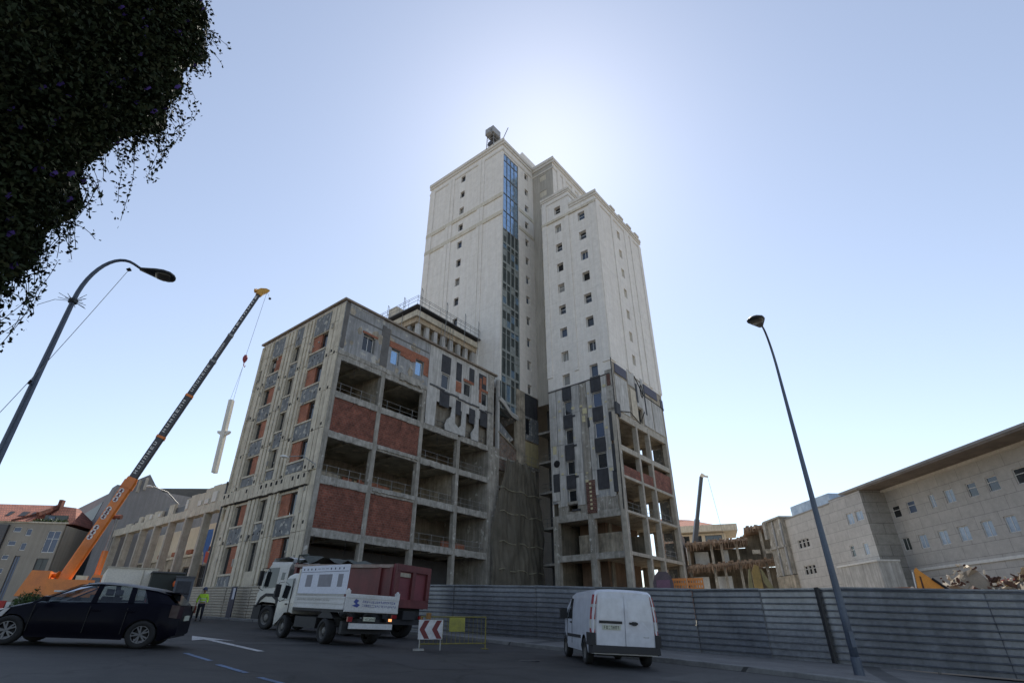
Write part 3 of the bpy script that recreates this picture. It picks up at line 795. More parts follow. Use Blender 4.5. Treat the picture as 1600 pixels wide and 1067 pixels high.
# penthouse with sloping top
mb = MB(0)
mb.hexa([(30.6,2.0,72),(36.5,2.0,72),(36.5,8,72),(30.6,8,72),(31.6,2.0,78.1),(36.2,2.0,78.1),(36.2,7.6,75.6),(31.6,7.6,75.6)])
mb.build('penthouse', M['white'], T)
# roof antenna rig and rod
mb = MB(0)
bx, by = 21.1+TX-20.6, 2.6
for dx, dy in ((-.7,-.7),(.7,-.7),(.7,.7),(-.7,.7)): mb.tube([(bx+dx*1.15,by+dy*1.15,72.3),(bx+dx,by+dy,76.6)], .06, 6)
for q in range(3):
    zz = 73.2+q*1.1; mb.tube([(bx-.8,by-.8,zz),(bx+.8,by-.8,zz),(bx+.8,by+.8,zz),(bx-.8,by+.8,zz),(bx-.8,by-.8,zz)], .045, 5)
mb.tube([(bx-.8,by-.8,72.6),(bx+.8,by-.8,74.8)], .04, 5); mb.tube([(bx-.8,by+.8,74.6),(bx-.8,by-.8,76.0)], .04, 5)
mb.build('antenna_frame', M['steel'], T)
mb = MB(0)
mb.lathe([(0,-.2),(.55,-.15),(.6,.1),(.2,.25),(0,.27)], 'x', 18, (bx-.7,by,73.2))
mb.lathe([(0,-.35),(.5,-.3),(.5,.3),(0,.35)], 'z', 16, (bx,by,75.0))
mb.build('antenna_drum', plain('dark_antenna', (.05,.05,.055), .6), T)
mb = MB()
mb.box(bx-1.1,bx+.9,by-.9,by+.9,75.5,76.9); mb.box(bx-1.5,bx-.9,by-.5,by+.5,75.2,76.3); mb.box(bx+.7,bx+1.3,by-.6,by+.4,75.0,76.2)
mb.build('antenna_cabinet', mat('grey_cabinet', (.38,.39,.40), None, 2, .6), T)
mb = MB(0); mb.tube([(TX+.3,.6,72.4),(TX+1.8,.3,77.4)], .07, 6); mb.build('lightning_rod', M['steel'], T)

# ---- front block of the tower
FRl = ('x', 28.5); FRr = ('y', -13.4); RT = 56.1
lw = [55.6-3.6*k for k in range(8)]; rw = [52.2-3.6*k for k in range(8)]
lwin = [(-7.45,-6.35,z,z+1.45) for z in lw]+[(-7.45,-6.35,27.0,28.55)]
rwin = [(-11.55,-10.4,z,z+1.5) for z in rw[:7]]+[(-11.55,-10.4,27.1,28.75)]
mb = MB(); mb.wall(FRl, -13.4, -9.0, 26.85, RT, rwin, .5)
mb.wall(FRl, -9.0, -4.1, 26.85, 59.4, lwin, .5)
mb.build('front_wall', M['white'], T)
for o_ in lwin+rwin: window(T, FRl, (o_[0]+o_[1])/2, o_[2], o_[1]-o_[0], o_[3]-o_[2], .44, RG.choice(['two','one','top']), gl=gpick(), fr=M['frame_w'])
for (a, b_, zt) in ((-13.4,-12.35,55.2),(-8.9,-8.3,55.2),(-4.9,-4.1,58.4)):
    mb = MB(); mb.fbox(FRl, a, b_, 0, .13, 28.6, zt); mb.build('pilaster', M['white'], T)
for zz in (54.3,):
    mb = MB(); mb.fbox(FRl, -13.5, -4.0, 0, .2, zz+.0, zz+.45); mb.build('band', M['band'], T)
cornice(FRl, -13.75, -9.0, 56.5, .9, .3); cornice(FRr, 28.503, 43.3, 56.5, .9, .3); cornice(FRl, -9.0, -3.9, 59.9, .8, .28); cornice(('y',-9.0), 28.503, 31.6, 59.9, .8, .28)
for k in range(4): mb = MB(); mb.box(33+k*2.7, 34.4+k*2.7, -13.75, -13.3, 56.5, 56.85); mb.build('parapet_block', M['trim'], T)
mb = MB(); mb.wall(('y',-9.0), 28.5, 31.6, RT, 59.4, [], .1); mb.face([(31.6,-9,RT),(31.6,-4.1,RT),(31.6,-4.1,59.4),(31.6,-9,59.4)]); mb.face([(28.5,-4.1,11),(31.9,-4.1,11),(31.9,-4.1,59.4),(28.5,-4.1,59.4)])
mb.build('step_wall', M['white'], T)
mb = MB(); mb.box(28.6, 31.5, -8.9, -4.2, 59.0, 59.3); mb.box(28.7, 43.0, -13.2, -4.4, 55.6, 55.85); mb.build('roof', M['roofmembrane'], T)
# right face
rr = [(28.5+6.35,28.5+7.3,52.5-.75-3.55*k,52.5+.75-3.55*k) for k in range(7)]
mb = MB(); mb.wall(FRr, 28.5, 43.1, 28.5, RT, rr, .25); mb.build('right_face', M['white'], T)
SH = mat('beige_shutter', (.52,.48,.40), None, 2, .8)
for o_ in rr:
    mb = MB(); mb.fbox(FRr, o_[0], o_[1], -.25, -.2, o_[2], o_[3]); mb.build('shuttered_window', SH, T)
for (a, b_) in ((28.5,29.7),(33.1,33.7),(37.3,38.6),(39.3,40.2),(42.3,43.1)):
    mb = MB(); mb.fbox(FRr, a, b_, 0, .13, 28.7, 55.1); mb.build('pilaster', M['white'], T)
mb = MB(); mb.face([(43.1,-13.4,28.5),(43.1,-4.3,28.5),(43.1,-4.3,RT),(43.1,-13.4,RT)]); mb.build('far_wall', M['white'], T)

# ---- stripped cladding of the front block, left-facing side
mb = MB()
ops = []
for (za, zb_) in ((23.1,24.85),(19.35,21.2),(15.7,17.25),(12.2,13.9)): ops.append((-7.4,-6.3,za,zb_))
for (za, zb_) in ((23.15,24.95),(19.35,21.2),(15.75,17.5),): ops.append((-11.65,-10.42,za,zb_))
mb.wall(FRl, -12.5, -4.1, 12.6, 26.85, ops, .3, h=-.05); mb.build('stripped_wall', M['grey'], T)
GB = plain('dusty_blue_pane', (.07,.10,.17), .25)
for i, o_ in enumerate(ops): window(T, FRl, (o_[0]+o_[1])/2, o_[2], o_[1]-o_[0], o_[3]-o_[2], .3, 'one', gl=GB if i in (4,5) else M['glass'], fr=M['frame_w'])
for (a, b_) in ((-6.15,-5.3),(-5.2,-4.15),(-8.6,-7.6),(-10.3,-9.75),(-12.45,-11.8)):
    r = random.Random(int(-a*100)); z = 26.8; bot = 11.9+r.random()*1.0
    mb = MB()
    while z > bot: e = max(bot, z-3.7); mb.fbox(FRl, a, b_, -.05, .05+r.uniform(0,.03), e+.015, z-.015); z = e
    mb.build('cladding_strip', M['clad'], T)
mb = MB(); mb.fbox(FRl, -9.65, -8.7, -.05, .02, 12.5, 26.6); mb.build('bare_column', M['conc'], T)
for (a, b_, L) in ((-7.45,-6.25,((24.95,26.8),(21.3,23.0),(17.35,19.25),(14.0,15.6))), (-11.75,-10.38,((25.05,27.05),(21.3,23.05),(17.6,19.25),(13.4,15.65)))):
    for (za, zb_) in L:
        mb = MB(); mb.fbox(FRl, a, b_, -.05, .075, za, zb_); mb.build('slate_panel', M['darkpanel'], T)
for (a, b_, za, zb_) in ((-12.9,-12.5,18.6,22.0),(-12.95,-12.5,15.0,18.2),(-12.8,-12.3,12.9,15.2),(-9.9,-9.6,20.8,22.0),(-5.3,-4.4,13.9,16.0)):
    mb = MB(); mb.fbox(FRl, a, b_, -.05, .09, za, zb_); mb.build('slate_panel', M['darkpanel'], T)
for k in range(4):
    mb = MB(); z = 22.9-3.7*k; mb.fbox(FRl, -7.95, -6.8, .076, .10, z-.35, z-.1); mb.build('slate_ledge', M['darkpanel'], T)
mb = MB(); r = random.Random(8)
for z in (25.3,23.6,21.6,19.9,17.9,15.8,14.2):
    for u in (-12.1,-10.1,-7.55,-5.7,-8.95):
        if r.random() < .62:
            s_ = r.uniform(.10,.22); uu = u+r.uniform(-.15,.15); zz = z+r.uniform(-.4,.4); mb = MB(0); mb.fbox(FRl, uu-s_, uu+s_, .05, .11, zz-s_*.7, zz+s_*.7); mb.build('foam_spot', M['foam'], T)
for (a,b_,za,zb_) in ((-9.6,-9.0,22.6,23.3),(-9.3,-8.9,21.6,22.4),(-5.1,-4.7,22.6,23.2),(-5.0,-4.5,18.4,19.4)): mb = MB(0); mb.fbox(FRl, a, b_, .021, .07, za, zb_); mb.build('foam_spot', M['foam'], T)
mb = MB(); mb.fbox(FRl, -10.0, -8.8, -.03, .10, 11.0, 14.6); mb.build('brick_patch', M['brick3'], T)
for k in range(7): mb = MB(0); mb.fbox(FRl, -9.5, -9.25, .10, .13, 11.4+k*.45, 11.62+k*.45); mb.build('mortar_dab', M['foam'], T)
mb = MB(); mb.wall(FRl, -12.6, -4.9, 11.1, 12.6, [(-7.5,-6.2,11.5,12.3)], .3, h=-.03); mb.build('parapet_wall', M['conc'], T)
mb = MB(0); mb.tube([(28.4,-13.1,26.9),(28.42,-9,26.75),(28.4,-4.1,26.6)], .07, 5); mb.build('cut_edge', M['frame_d'], T)
# corner lump with brick
mb = MB(); mb.fbox(FRl, -13.38, -12.45, -.06, .10, 22.4, 27.4); mb.box(28.52, 29.2, -13.35, -12.4, 22.1, 28.5); mb.build('corner_pier', M['conc2'], T)
mb = MB(); mb.fbox(FRl, -13.15, -12.65, .10, .14, 25.3, 26.8); mb.build('brick_patch', M['brick3'], T)
# frame
for (a, b_) in ((-4.75,-4.1),(-9.5,-8.75),(-13.38,-12.75)):
    mb = MB(); mb.box(28.48, 29.1, a, b_, GZ, 11.2 if a > -12 else 22.2); mb.build('column', M['conc'], T)
for (z0, z1) in ((10.42,11.2),(6.28,6.92)):
    for (a, b_) in ((-8.78,-4.72),(-12.78,-9.47)):
        mb = MB(); mb.box(28.47, 28.95, a, b_, z0, z1); mb.build('edge_beam', M['conc2'], T)
for z in (6.72, 10.86, 14.62, 18.02, 21.9):
    mb = MB(); mb.box(28.7, 42.9, -13.3, -4.3, z-.22, z+.12); mb.build('floor_slab', M['dusty'], T)
BM = mat('pale_frame_concrete', (.50,.46,.39), (.36,.33,.28), 1.5, .9, streak=.3); M['palec'] = BM
cx = [28.35, 33.25, 36.65, 42.0]
for i, x in enumerate(cx):
    mb = MB(); mb.box(x, x+.42 if i else x+.30, -13.46, -12.9, GZ, 22.0); mb.build('column', M['palec'], T)
    if 0 < i: 
        mb = MB(); mb.box(x-.15, x+.45, -8.8, -8.2, GZ, 22); mb.build('inner_column', M['interior'], T)
for (z0, z1) in ((21.35,22.15),(17.5,18.1),(14.42,14.72),(10.72,10.98),(6.5,6.85)):
    for i in range(3):
        mb = MB(); mb.box(cx[i]+.28, cx[i+1]+.02, -13.44, -13.1, z0, z1); mb.build('edge_beam', M['palec'], T)
for (i, z1) in ((0,15.85),(1,15.9),(2,17.0)):
    mb = MB(); mb.box(cx[i]+.32, cx[i+1]-.02, -13.36, -13.2, 14.72, z1); mb.build('brick_panel', M['brick'], T)
for (i, z) in ((0,10.98),(1,10.98),(2,10.98),(2,6.85)): rail(T, FRr, cx[i]+.45, cx[i+1]-.1, z, n=3)
mb = MB(); mb.box(32.5, 40.6, -8.6, -5.2, GZ, 21.6); mb.build('core_wall', mat('brown_core', (.20,.13,.09), (.12,.085,.06), .6, .95, streak=.4), T)
for z0 in (6.9, 11.0, 14.9):
    mb = MB(); mb.box(30.2, 30.35, -11.8, -6.4, z0, z0+2.2); mb.build('partition', M['dusty'], T)
    mb = MB(); mb.box(38.6, 38.75, -10.5, -6.4, z0, z0+2.8); mb.build('partition', M['interior'], T)
mb = MB(); mb.box(28.8, 43.0, -4.2, -4.05, GZ, 26.8); mb.build('party_wall', M['interior'], T)
# far end of the frame, open to the sky; openings enlarged so sun lights the ceilings
mb = MB(0); mb.wall(('x',42.75), -12.9, -4.3, GZ, 22.3, [(-12.3,-10.6,1,6.2),(-9.8,-4.6,.5,6.3),(-12.3,-10.4,7.6,10.4),(-9.8,-4.7,7.1,10.5),(-12.3,-10.2,11.8,14.2),(-9.6,-4.7,11.2,14.2),(-9.6,-4.7,15.2,17.6),(-12.3,-10.6,18.7,21.2),(-9.6,-4.7,18.4,21.5)], .25)
mb.build('end_wall', M['conc'], T)
mb = MB(); ragged(mb, 42.42, 43.1, -13.3, -12.7, 22.2, GZ, 3, .0, .7); mb.build('column', M['conc'], T)
for (a, b_, x_) in ((9.5,14.3,43.35),(14.6,21.6,43.2),(3.9,9.2,43.3)):
    mb = MB(); mb.box(43.12, x_+.35, -12.2, -11.0, a, b_); mb.build('side_panel', M['bluegrey'], T)
# upper lower-floor skin on the right face
ops = [(34.75,35.85,22.45,24.3)]
mb = MB(); mb.wall(FRr, 28.9, 43.0, 22.16, 28.45, ops, .3, h=-.04); mb.build('stripped_wall', M['dusty'], T)
window(T, FRr, 35.3, 22.47, 1.05, 1.8, .3, 'one', h0=-.04, fr=M['frame_d'])
for (a, b_, za, zb_) in ((29.3,32.3,27.25,28.5),(37.2,41.2,27.2,28.4),(42.2,43.0,26.3,27.8)):
    mb = MB(); mb.fbox(FRr, a, b_, -.04, .06, za, zb_); mb.build('slate_panel', plain('violet_slate', (.075,.075,.11), .7) if 'violet_slate' not in bpy.data.materials else bpy.data.materials['violet_slate'], T)
for (a, b_, za, zb_) in ((29.0,32.2,22.3,26.9),(33.0,34.5,22.4,26.4),(36.2,38.9,22.4,26.6),(39.2,42.3,22.4,26.5),(34.6,36.2,24.5,28.2),(32.6,34.5,26.8,28.9),(36.3,37.0,26.8,28.9)):
    mb = MB(); mb.fbox(FRr, a, b_, -.04, .035, za, zb_); mb.build('cladding_sheet', M['clad'] if a != 33.0 else M['cream'], T)
mb = MB(); mb.fbox(FRr, 34.5, 35.0, .036, .08, 25.0, 27.6); mb.fbox(FRr, 36.9, 37.2, .036, .09, 24.0, 28.2); mb.build('slate_panel', M['darkpanel'], T)
mb = MB(0)
ring = [(36.2+.35*math.cos(a/10*6.28), -13.5, 27.0+.9*math.sin(a/10*6.28)) for a in range(11)]; mb.tube(ring, .05, 5)
mb.tube([(29.0,-13.48,22.1),(32.2,-13.5,22.9),(34.6,-13.5,22.1),(36.4,-13.5,24.2)], .05, 5); mb.tube([(34.5,-13.48,28.6),(36.6,-13.48,26.6),(43.0,-13.48,26.5)], .05, 5)
mb.tube([(28.42,-13.42,28.9),(28.42,-13.42,22.2),(28.3,-13.3,11)], .05, 5)
mb.build('loose_cable', M['dark'], T)
mb = MB(); ragged(mb, 28.3, 29.3, -13.62, -13.36, 23.0, 21.6, 5, .25, .25); mb.build('broken_edge', M['darkpanel'], T)

# ---- torn zone below the glass strip
mb = MB(); mb.box(23.4, 26.9, 2.6, 2.8, 18, 27.5); mb.build('torn_room_wall', mat('ochre_room', (.33,.23,.15), (.20,.15,.11), .8, .95, streak=.4), T)
mb = MB(0); mb.hexa([(23.4,.1,24.6),(26.9,.1,23.3),(26.9,2.6,22.7),(23.4,2.6,22.7),(23.4,.1,24.9),(26.9,.1,23.6),(26.9,2.6,23),(23.4,2.6,23)]); mb.build('hanging_slab', M['bluegrey'], T)
mb = MB(0)
secs = []
for k in range(13):
    t = k/12; x = 23.2+3.85*t; z = 24.95-1.55*t+.25*math.cos(t*6); y = -.35-.15*math.sin(t*5)
    secs.append([(x,y,z+.35),(x,y-.12,z+.05),(x,y,z-.28),(x,y+.22,z-.2),(x,y+.25,z+.3)])
mb.loft(secs, True, True); mb.build('fallen_sill', M['torn'], T)
mb = MB(0); mb.mi = 0; mb.hexa([(23.35,.05,16.4),(26.9,.05,16.4),(26.9,.4,16.4),(23.35,.4,16.4),(23.35,.05,20.9),(26.9,.05,19.4),(26.9,.4,19.4),(23.35,.4,20.9)]); mb.build('broken_brickwork', M['rubblebrick'], T)
mb = MB(0); mb.bar((23.3,-.05,20.95),(26.95,-.05,19.45),.16,.14); mb.build('raking_edge', M['dusty'], T)
mb = MB(0); mb.hexa([(23.4,.2,20.4),(25.6,.2,20.2),(25.6,.3,20.2),(23.4,.3,20.4),(23.4,.2,22.6),(26.6,.2,20.8),(26.6,.3,20.8),(23.4,.3,22.6)]); mb.build('tilted_sheet', M['bluegrey'], T)
mb = MB(); ragged(mb, 26.95, 28.7, -.06, .4, 27.9, 17.6, 21, .0, .45); mb.build('broken_pier', M['dusty'], T)
mb = MB(); mb.box(23.2, 23.5, -.05, .4, 16.5, 27.9); mb.build('edge_pier', M['clad'], T)
mb = MB(); mb.box(28.7, 31.7, .03, .2, 24.7, 27.88); mb.build('slate_panel', M['darkpanel'], T)
mb = MB(); mb.wall(FTr, 28.7, 31.88, 21.4, 24.7, [(29.0,30.1,22.2,24.4)], .3, h=-.06); mb.build('stripped_wall', M['bluegrey'], T)
window(T, FTr, 29.55, 22.22, 1.05, 2.15, .3, 'one', fr=M['frame_d'])
mb = MB(); mb.box(28.0, 31.7, .02, .12, 18.1, 21.2); mb.build('ochre_panel', mat('ochre_board', (.47,.40,.22), (.36,.31,.18), 1.4, .9, streak=.35), T)
mb = MB(); mb.box(28.7, 31.85, .15, .3, GZ, 18.1); mb.box(27.2,28.4,.15,.3,GZ,17.6); mb.build('rear_lining', M['interior'], T)
rail(T, FTr, 28.0, 31.6, 17.9, 1.2, h=.25, n=3)
for z in (17.7, 14.2, 10.6, 6.6):
    mb = MB(); mb.box(23.4, 31.85, -.02, .5, z, z+.3); mb.build('landing_edge', M['conc'], T)
for z in (6.5, 10.6, 14.9, 18.8, 22.8):
    mb = MB(); mb.box(31.7, 34, -4.2, -.02, z-.14, z+.14); mb.build('recess_slab', M['conc2'], T)
mb = MB(); mb.box(34.0, 34.2, -4.2, 0, GZ, 26.8); mb.build('recess_back', M['frame_d'], T)  # shade of the recess painted as a dark back face
for z in (18.95, 15.06, 10.76): rail(T, FS, -4.0, -.3, z, 1.0, h=-.0, n=3)
mb = MB(0); mb.tube([(30.6,-3.6,14.9),(30.6,-3.6,18.7)], .08, 6); mb.build('prop', M['torn'], T)
mb = MB(0); mb.lathe([(.0,-.05),(.30,-.05),(.42,.02),(.42,.1),(.3,.14)], 'x', 18, (28.35,-5.0,17.2)); mb.build('wall_fan', M['dark'], T)

# ---- debris net hanging in the gap (a thing of its own)
def netmat():
    m, nt, b = _nt('brown_debris_net'); v = coords(nt)
    n1 = noise(nt, v, .5, 5, .6); col = ramp(nt, n1, [(.3, (.10,.09,.07)), (.7, (.155,.14,.11))])
    vs = coords(nt, (1,1,.1)); ns = noise(nt, vs, 4, 4, .6)
    col = mixc(nt, .6, col, ramp(nt, ns, [(.35,(.6,.6,.6)),(.65,(1.15,1.15,1.15))]), 'MULTIPLY')
    nt.links.new(col, b.inputs['Base Color']); b.inputs['Roughness'].default_value = .95
    tr = N(nt, 'ShaderNodeBsdfTransparent'); mx = N(nt, 'ShaderNodeMixShader')
    al = ramp(nt, n1, [(.35, (.18,.18,.18)), (.7, (.06,.06,.06))])
    nt.links.new(al, mx.inputs[0]); nt.links.new(b.outputs[0], mx.inputs[1]); nt.links.new(tr.outputs[0], mx.inputs[2])
    nt.links.new(mx.outputs[0], nt.nodes['Material Output'].inputs[0]); return m
M['net'] = netmat()
NT = thing('debris_net', 'tall brown debris net draped over the gap between wing and tower', 'net', HO, HR)
mb = MB(0); secs = []
for i in range(41):
    t = i/40; z = -.4+18.4*(1-t)
    wl = 21.6+2.6*max(0,(1-t)-.55)/.45 if t < .45 else 21.6-.0*t; wr = 31.2-1.6*max(0,(1-t)-.6)/.4
    row = []
    for j in range(57):
        s_ = j/56; x = wl+(wr-wl)*s_
        fold = .09*math.sin(s_*23+2.5*math.sin(z*.45))+.05*math.sin(s_*71+z*1.1)+.08*math.sin(z*1.3+s_*9)+.04*math.sin(z*3.7+s_*31)
        zz = z
        if i == 0: zz = z-.5*abs(math.sin(s_*9))-.9*max(0,s_-.72)*3
        row.append((x, -.75-fold-.3*t*math.sin(s_*3.1), zz))
    secs.append(row)
mb.loft(secs); o = mb.build('net_cloth', M['net'], NT, True)
for z in (14.0, 11.4, 8.2, 5.4):
    mb = MB(0); mb.tube([(22.6+.4*k, -.98-.12*math.sin(k*1.3), z+.12*math.sin(k*.8)) for k in range(21)], .05, 5); mb.build('net_seam', mat('net_seam', (.3,.28,.2), None, 2, .9) if 'net_seam' not in bpy.data.materials else bpy.data.materials['net_seam'], NT)
# ------------------------------------------------------------- C. colonnade building (same street front as the wing)
K = thing('colonnade_hall', 'low half-demolished hall with a row of tall concrete columns, between crane and wing', 'building', HO, HR)
FK = ('x', 0.0)
cy = [18.8, 23.1, 27.2, 31.1, 35.1, 39.4, 43.7]
for y in cy:
    mb = MB(); mb.box(.02, .62, y, y+.55, GZ, 10.4); mb.box(-.08, .02, y+.02, y+.42, GZ, 10.3); mb.build('column', M['palec'], K)
mb = MB(); ragged(mb, 15.6, 45.2, -.06, .7, 10.95, 10.15, 4, .06, .9)
mb.v = [(y, x, z) for (x, y, z) in mb.v]; mb.build('edge_beam', M['cream'], K)
r = random.Random(5)
y = 15.6
while y < 45:
    w = r.uniform(.9, 1.9); h = 12.75-.05*(y-15.6)+r.uniform(-.55,.2)
    if r.random() < .84:
        mb = MB(); mb.box(.0, .35, y, y+w-.05, 10.95, h); mb.build('parapet_plate', M['cream'], K)
        if r.random() < .5:
            mb = MB(); mb.box(-.1, .0, y+.2, y+w*.7, 11.1, 11.1+r.uniform(.3,1.1)); mb.build('parapet_scrap', M['trim'], K)
    else:
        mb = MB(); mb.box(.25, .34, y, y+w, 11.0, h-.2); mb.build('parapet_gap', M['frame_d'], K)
    y += w
mb = MB(); mb.wall(FK, 15.4, 46, GZ, 7.2, [(c+1.2,c+2.9,2.5,6.0) for c in cy[:-1]], .3, h=-3.6); mb.build('lower_wall', M['dusty'], K)
mb = MB(); mb.wall(FK, 15.4, 46, 7.2, 10.5, [], .3, h=-4.2); mb.build('upper_wall', M['cream2'], K)
mb = MB(); mb.box(3.4, 4.25, 15.4, 46, 7.0, 7.22); mb.build('ledge', M['cream'], K)
mb = MB(); mb.box(4.4, 14, 15.4, 46, 10.2, 10.4); mb.box(4.3, 14, 15.5, 15.7, GZ, 10.3); mb.build('roof', M['roofmembrane'], K)
for c in cy[:-1]: window(K, FK, c+2.05, 2.52, 1.66, 3.4, .25, 'cross', h0=-3.6, fr=M['frame_d'])
mb = MB(); 
for k in range(4): mb.box(3.3, 3.62, cy[1+k]+1.0, cy[1+k]+2.4, 7.3, 7.75)
mb.build('brown_box', M['brick2'], K)
sh = tag(None or (lambda: None)() or bpy.data.objects.new('torn_sheet', None), 'torn blue and red sheet hanging between the nearest tall columns', 'sheet')
COL.objects.link(sh); sh.location = HO; sh.rotation_euler = (0,0,HR)
mb = MB(0)
secs = [[(1.7+.1*math.sin(k+j), 20.2+1.25*j/4+.25*k/5, 9.0-3.6*k/5*(1-.12*j)) for j in range(5)] for k in range(6)]
mb.loft(secs); mb.build('blue_cloth', plain('blue_sheet', (.04,.12,.34), .7), sh)
mb = MB(0); mb.loft([[(1.6, 19.6+.4*j, 6.6-.5*k+.1*j) for j in range(3)] for k in range(3)]); mb.build('red_cloth', plain('red_sheet', (.42,.06,.03), .7), sh)

# ------------------------------------------------------------- D. pale office block on the right
RO = Vector((44.5, 63.6, 0)); RR = rad(2.17)
B = thing('pale_office_block', 'long pale panel-clad block with a deep flat eave, at the right behind the hoarding', 'building', RO, RR)
M['panel'] = brickmat('stone_cladding', (.46,.445,.425), (.43,.418,.40), (.24,.235,.228), 2.7, 1.18, .022, .14, .3, .15)
M['panel_shaded'] = brickmat('stone_cladding_shaded', (.33,.32,.295), (.29,.28,.26), (.13,.125,.115), 2.7, 1.18, .025, .25, .45, .25)  # darker copy of the cladding, with the return wall's shade in its colour
M['blind'] = mat('pale_blue_pane', (.40,.50,.62), (.22,.30,.42), .9, .3)
F0 = ('x', 0.0); F3 = ('x', -3.0)
up = [(-1.65,-.35,11.1,12.4,0),(-4.1,-2.85,11.15,12.45,1),(-7.0,-6.25,11.12,12.45,2),(-9.6,-8.4,11.15,12.45,2),(-12.4,-11.25,11.15,12.45,3),(-14.85,-13.6,11.15,12.47,3),(-17.8,-16.55,11.15,12.5,3),(-21.2,-19.9,11.15,12.5,3)]
lo = [(-1.5,-.3,7.55,8.9,4),(-4.1,-2.9,7.47,8.87,2),(-7.0,-5.75,7.47,8.85,2),(-9.7,-8.35,7.47,8.85,2),(-12.5,-11.25,7.45,8.88,2),(-15.0,-13.8,7.47,8.88,2),(-17.9,-16.6,7.47,8.88,2),(-21.2,-19.9,7.47,8.88,2)]
mb = MB(); mb.wall(F0, -30, 0, GZ-3, 14.55, [o_[:4] for o_ in up+lo], .22); mb.build('facade', M['panel'], B)
for o_ in up+lo:
    g = {0: M['glass'], 1: GB, 2: M['blind'], 3: M['glass'], 4: M['curtain']}[o_[4]]
    window(B, F0, (o_[0]+o_[1])/2, o_[2], o_[1]-o_[0], o_[3]-o_[2], .16, 'top' if o_[4] in (3,1,0) else 'std', gl=g)
mb = MB(); mb.box(-3.0, 0, -.02, .25, GZ-3, 14.4); mb.build('return_wall', M['panel_shaded'], B)
op3 = [(.55,1.95,11.15,12.25,2),(2.4,3.7,11.0,12.3,2),(1.35,2.2,7.42,8.7,2),(3.9,4.75,7.45,8.75,0)]+[(a,a+.85,z,z+1.15,0) for z in (9.75,6.35) for a in (13.1,14.1,15.1)]
mb = MB(); mb.wall(F3, 0, 6.4, GZ-3, 14.35, [o_[:4] for o_ in op3 if o_[1] < 6.4], .22); mb.wall(F3, 6.4, 18.0, GZ-3, 14.05, [o_[:4] for o_ in op3 if o_[0] > 6.4], .22)
mb.build('facade', M['panel'], B)
for o_ in op3:
    window(B, F3, (o_[0]+o_[1])/2, o_[2], o_[1]-o_[0], o_[3]-o_[2], .16, 'top' if o_[0] > 3.8 else 'std', gl=M['blind'] if o_[4] == 2 else M['glass'])
mb = MB(); mb.box(-3.25, 12, -30.3, 3.6, 14.56, 14.80); mb.box(-3.0, 12, 3.6, 6.4, 14.3, 14.5); mb.box(-3.1,12,6.4,18.1,14.06,14.2); mb.build('roof', mat('grey_eave', (.30,.29,.28), None, .5, .7), B)
mb = MB(); mb.box(-3.2, -.02, -30.2, -.03, 14.35, 14.555); mb.build('eave_soffit', mat('brown_soffit', (.20,.165,.135), (.13,.105,.085), .8, .8), B)
mb = MB(); mb.box(-.5, -.01, -30, -.1, 14.1, 14.34); mb.build('soffit_trim', M['trim'], B)
mb = MB(0); mb.prism([(-2.9,12.9),(-2.6,6.6),(4,6.6),(4,15.9),(-2.9,15.9)], lambda a, b, h: (a, b, h), 14.2, 15.5); mb.build('roof_lantern', M['blind'], B)
mb = MB(); mb.box(-3.25,-3.0,-.2,.2,4.9,6.3); mb.box(-.12, 0, -30, -.3, 5.35, 5.62); mb.build('plinth_rail', M['frame_w'], B)
mb = MB(); mb.box(-5.5,-3.05,-3.0,4.2,GZ-3,6.2); mb.build('porch_wall', M['clad'], B)
mb = MB(); mb.box(-5.6,-3.02,-3.1,4.3,6.2,6.38); mb.build('porch_coping', M['frame_w'], B)
mb = MB(); mb.box(-3.06,-3.0,2.3,6.6,6.5,6.62); mb.build('cable_tray', M['frame_d'], B)
# broken far end
mb = MB(); mb.box(-3.5, 3, 18.1, 22.9, 6.7, 14.5); mb.build('end_bay', M['conc'], B)
for (a, b_) in ((18.3,18.7),(20.6,20.9)):
    mb = MB(); mb.box(-3.7, -3.5, a, b_, 6.6, 14.6); mb.build('end_rib', M['grey'], B)
mb = MB(); mb.box(-3.7,-3.4,18.0,23,10.4,10.7); mb.box(-3.9,3,17.9,23.1,14.4,14.65); mb.box(-3.95,-3.5,22.6,23.3,12.0,14.3); mb.build('end_ledge', M['conc2'], B)
mb = MB(); mb.box(-3.6, 3, 18.0, 23.0, GZ-3, 6.6); mb.build('end_base', M['dusty'], B)

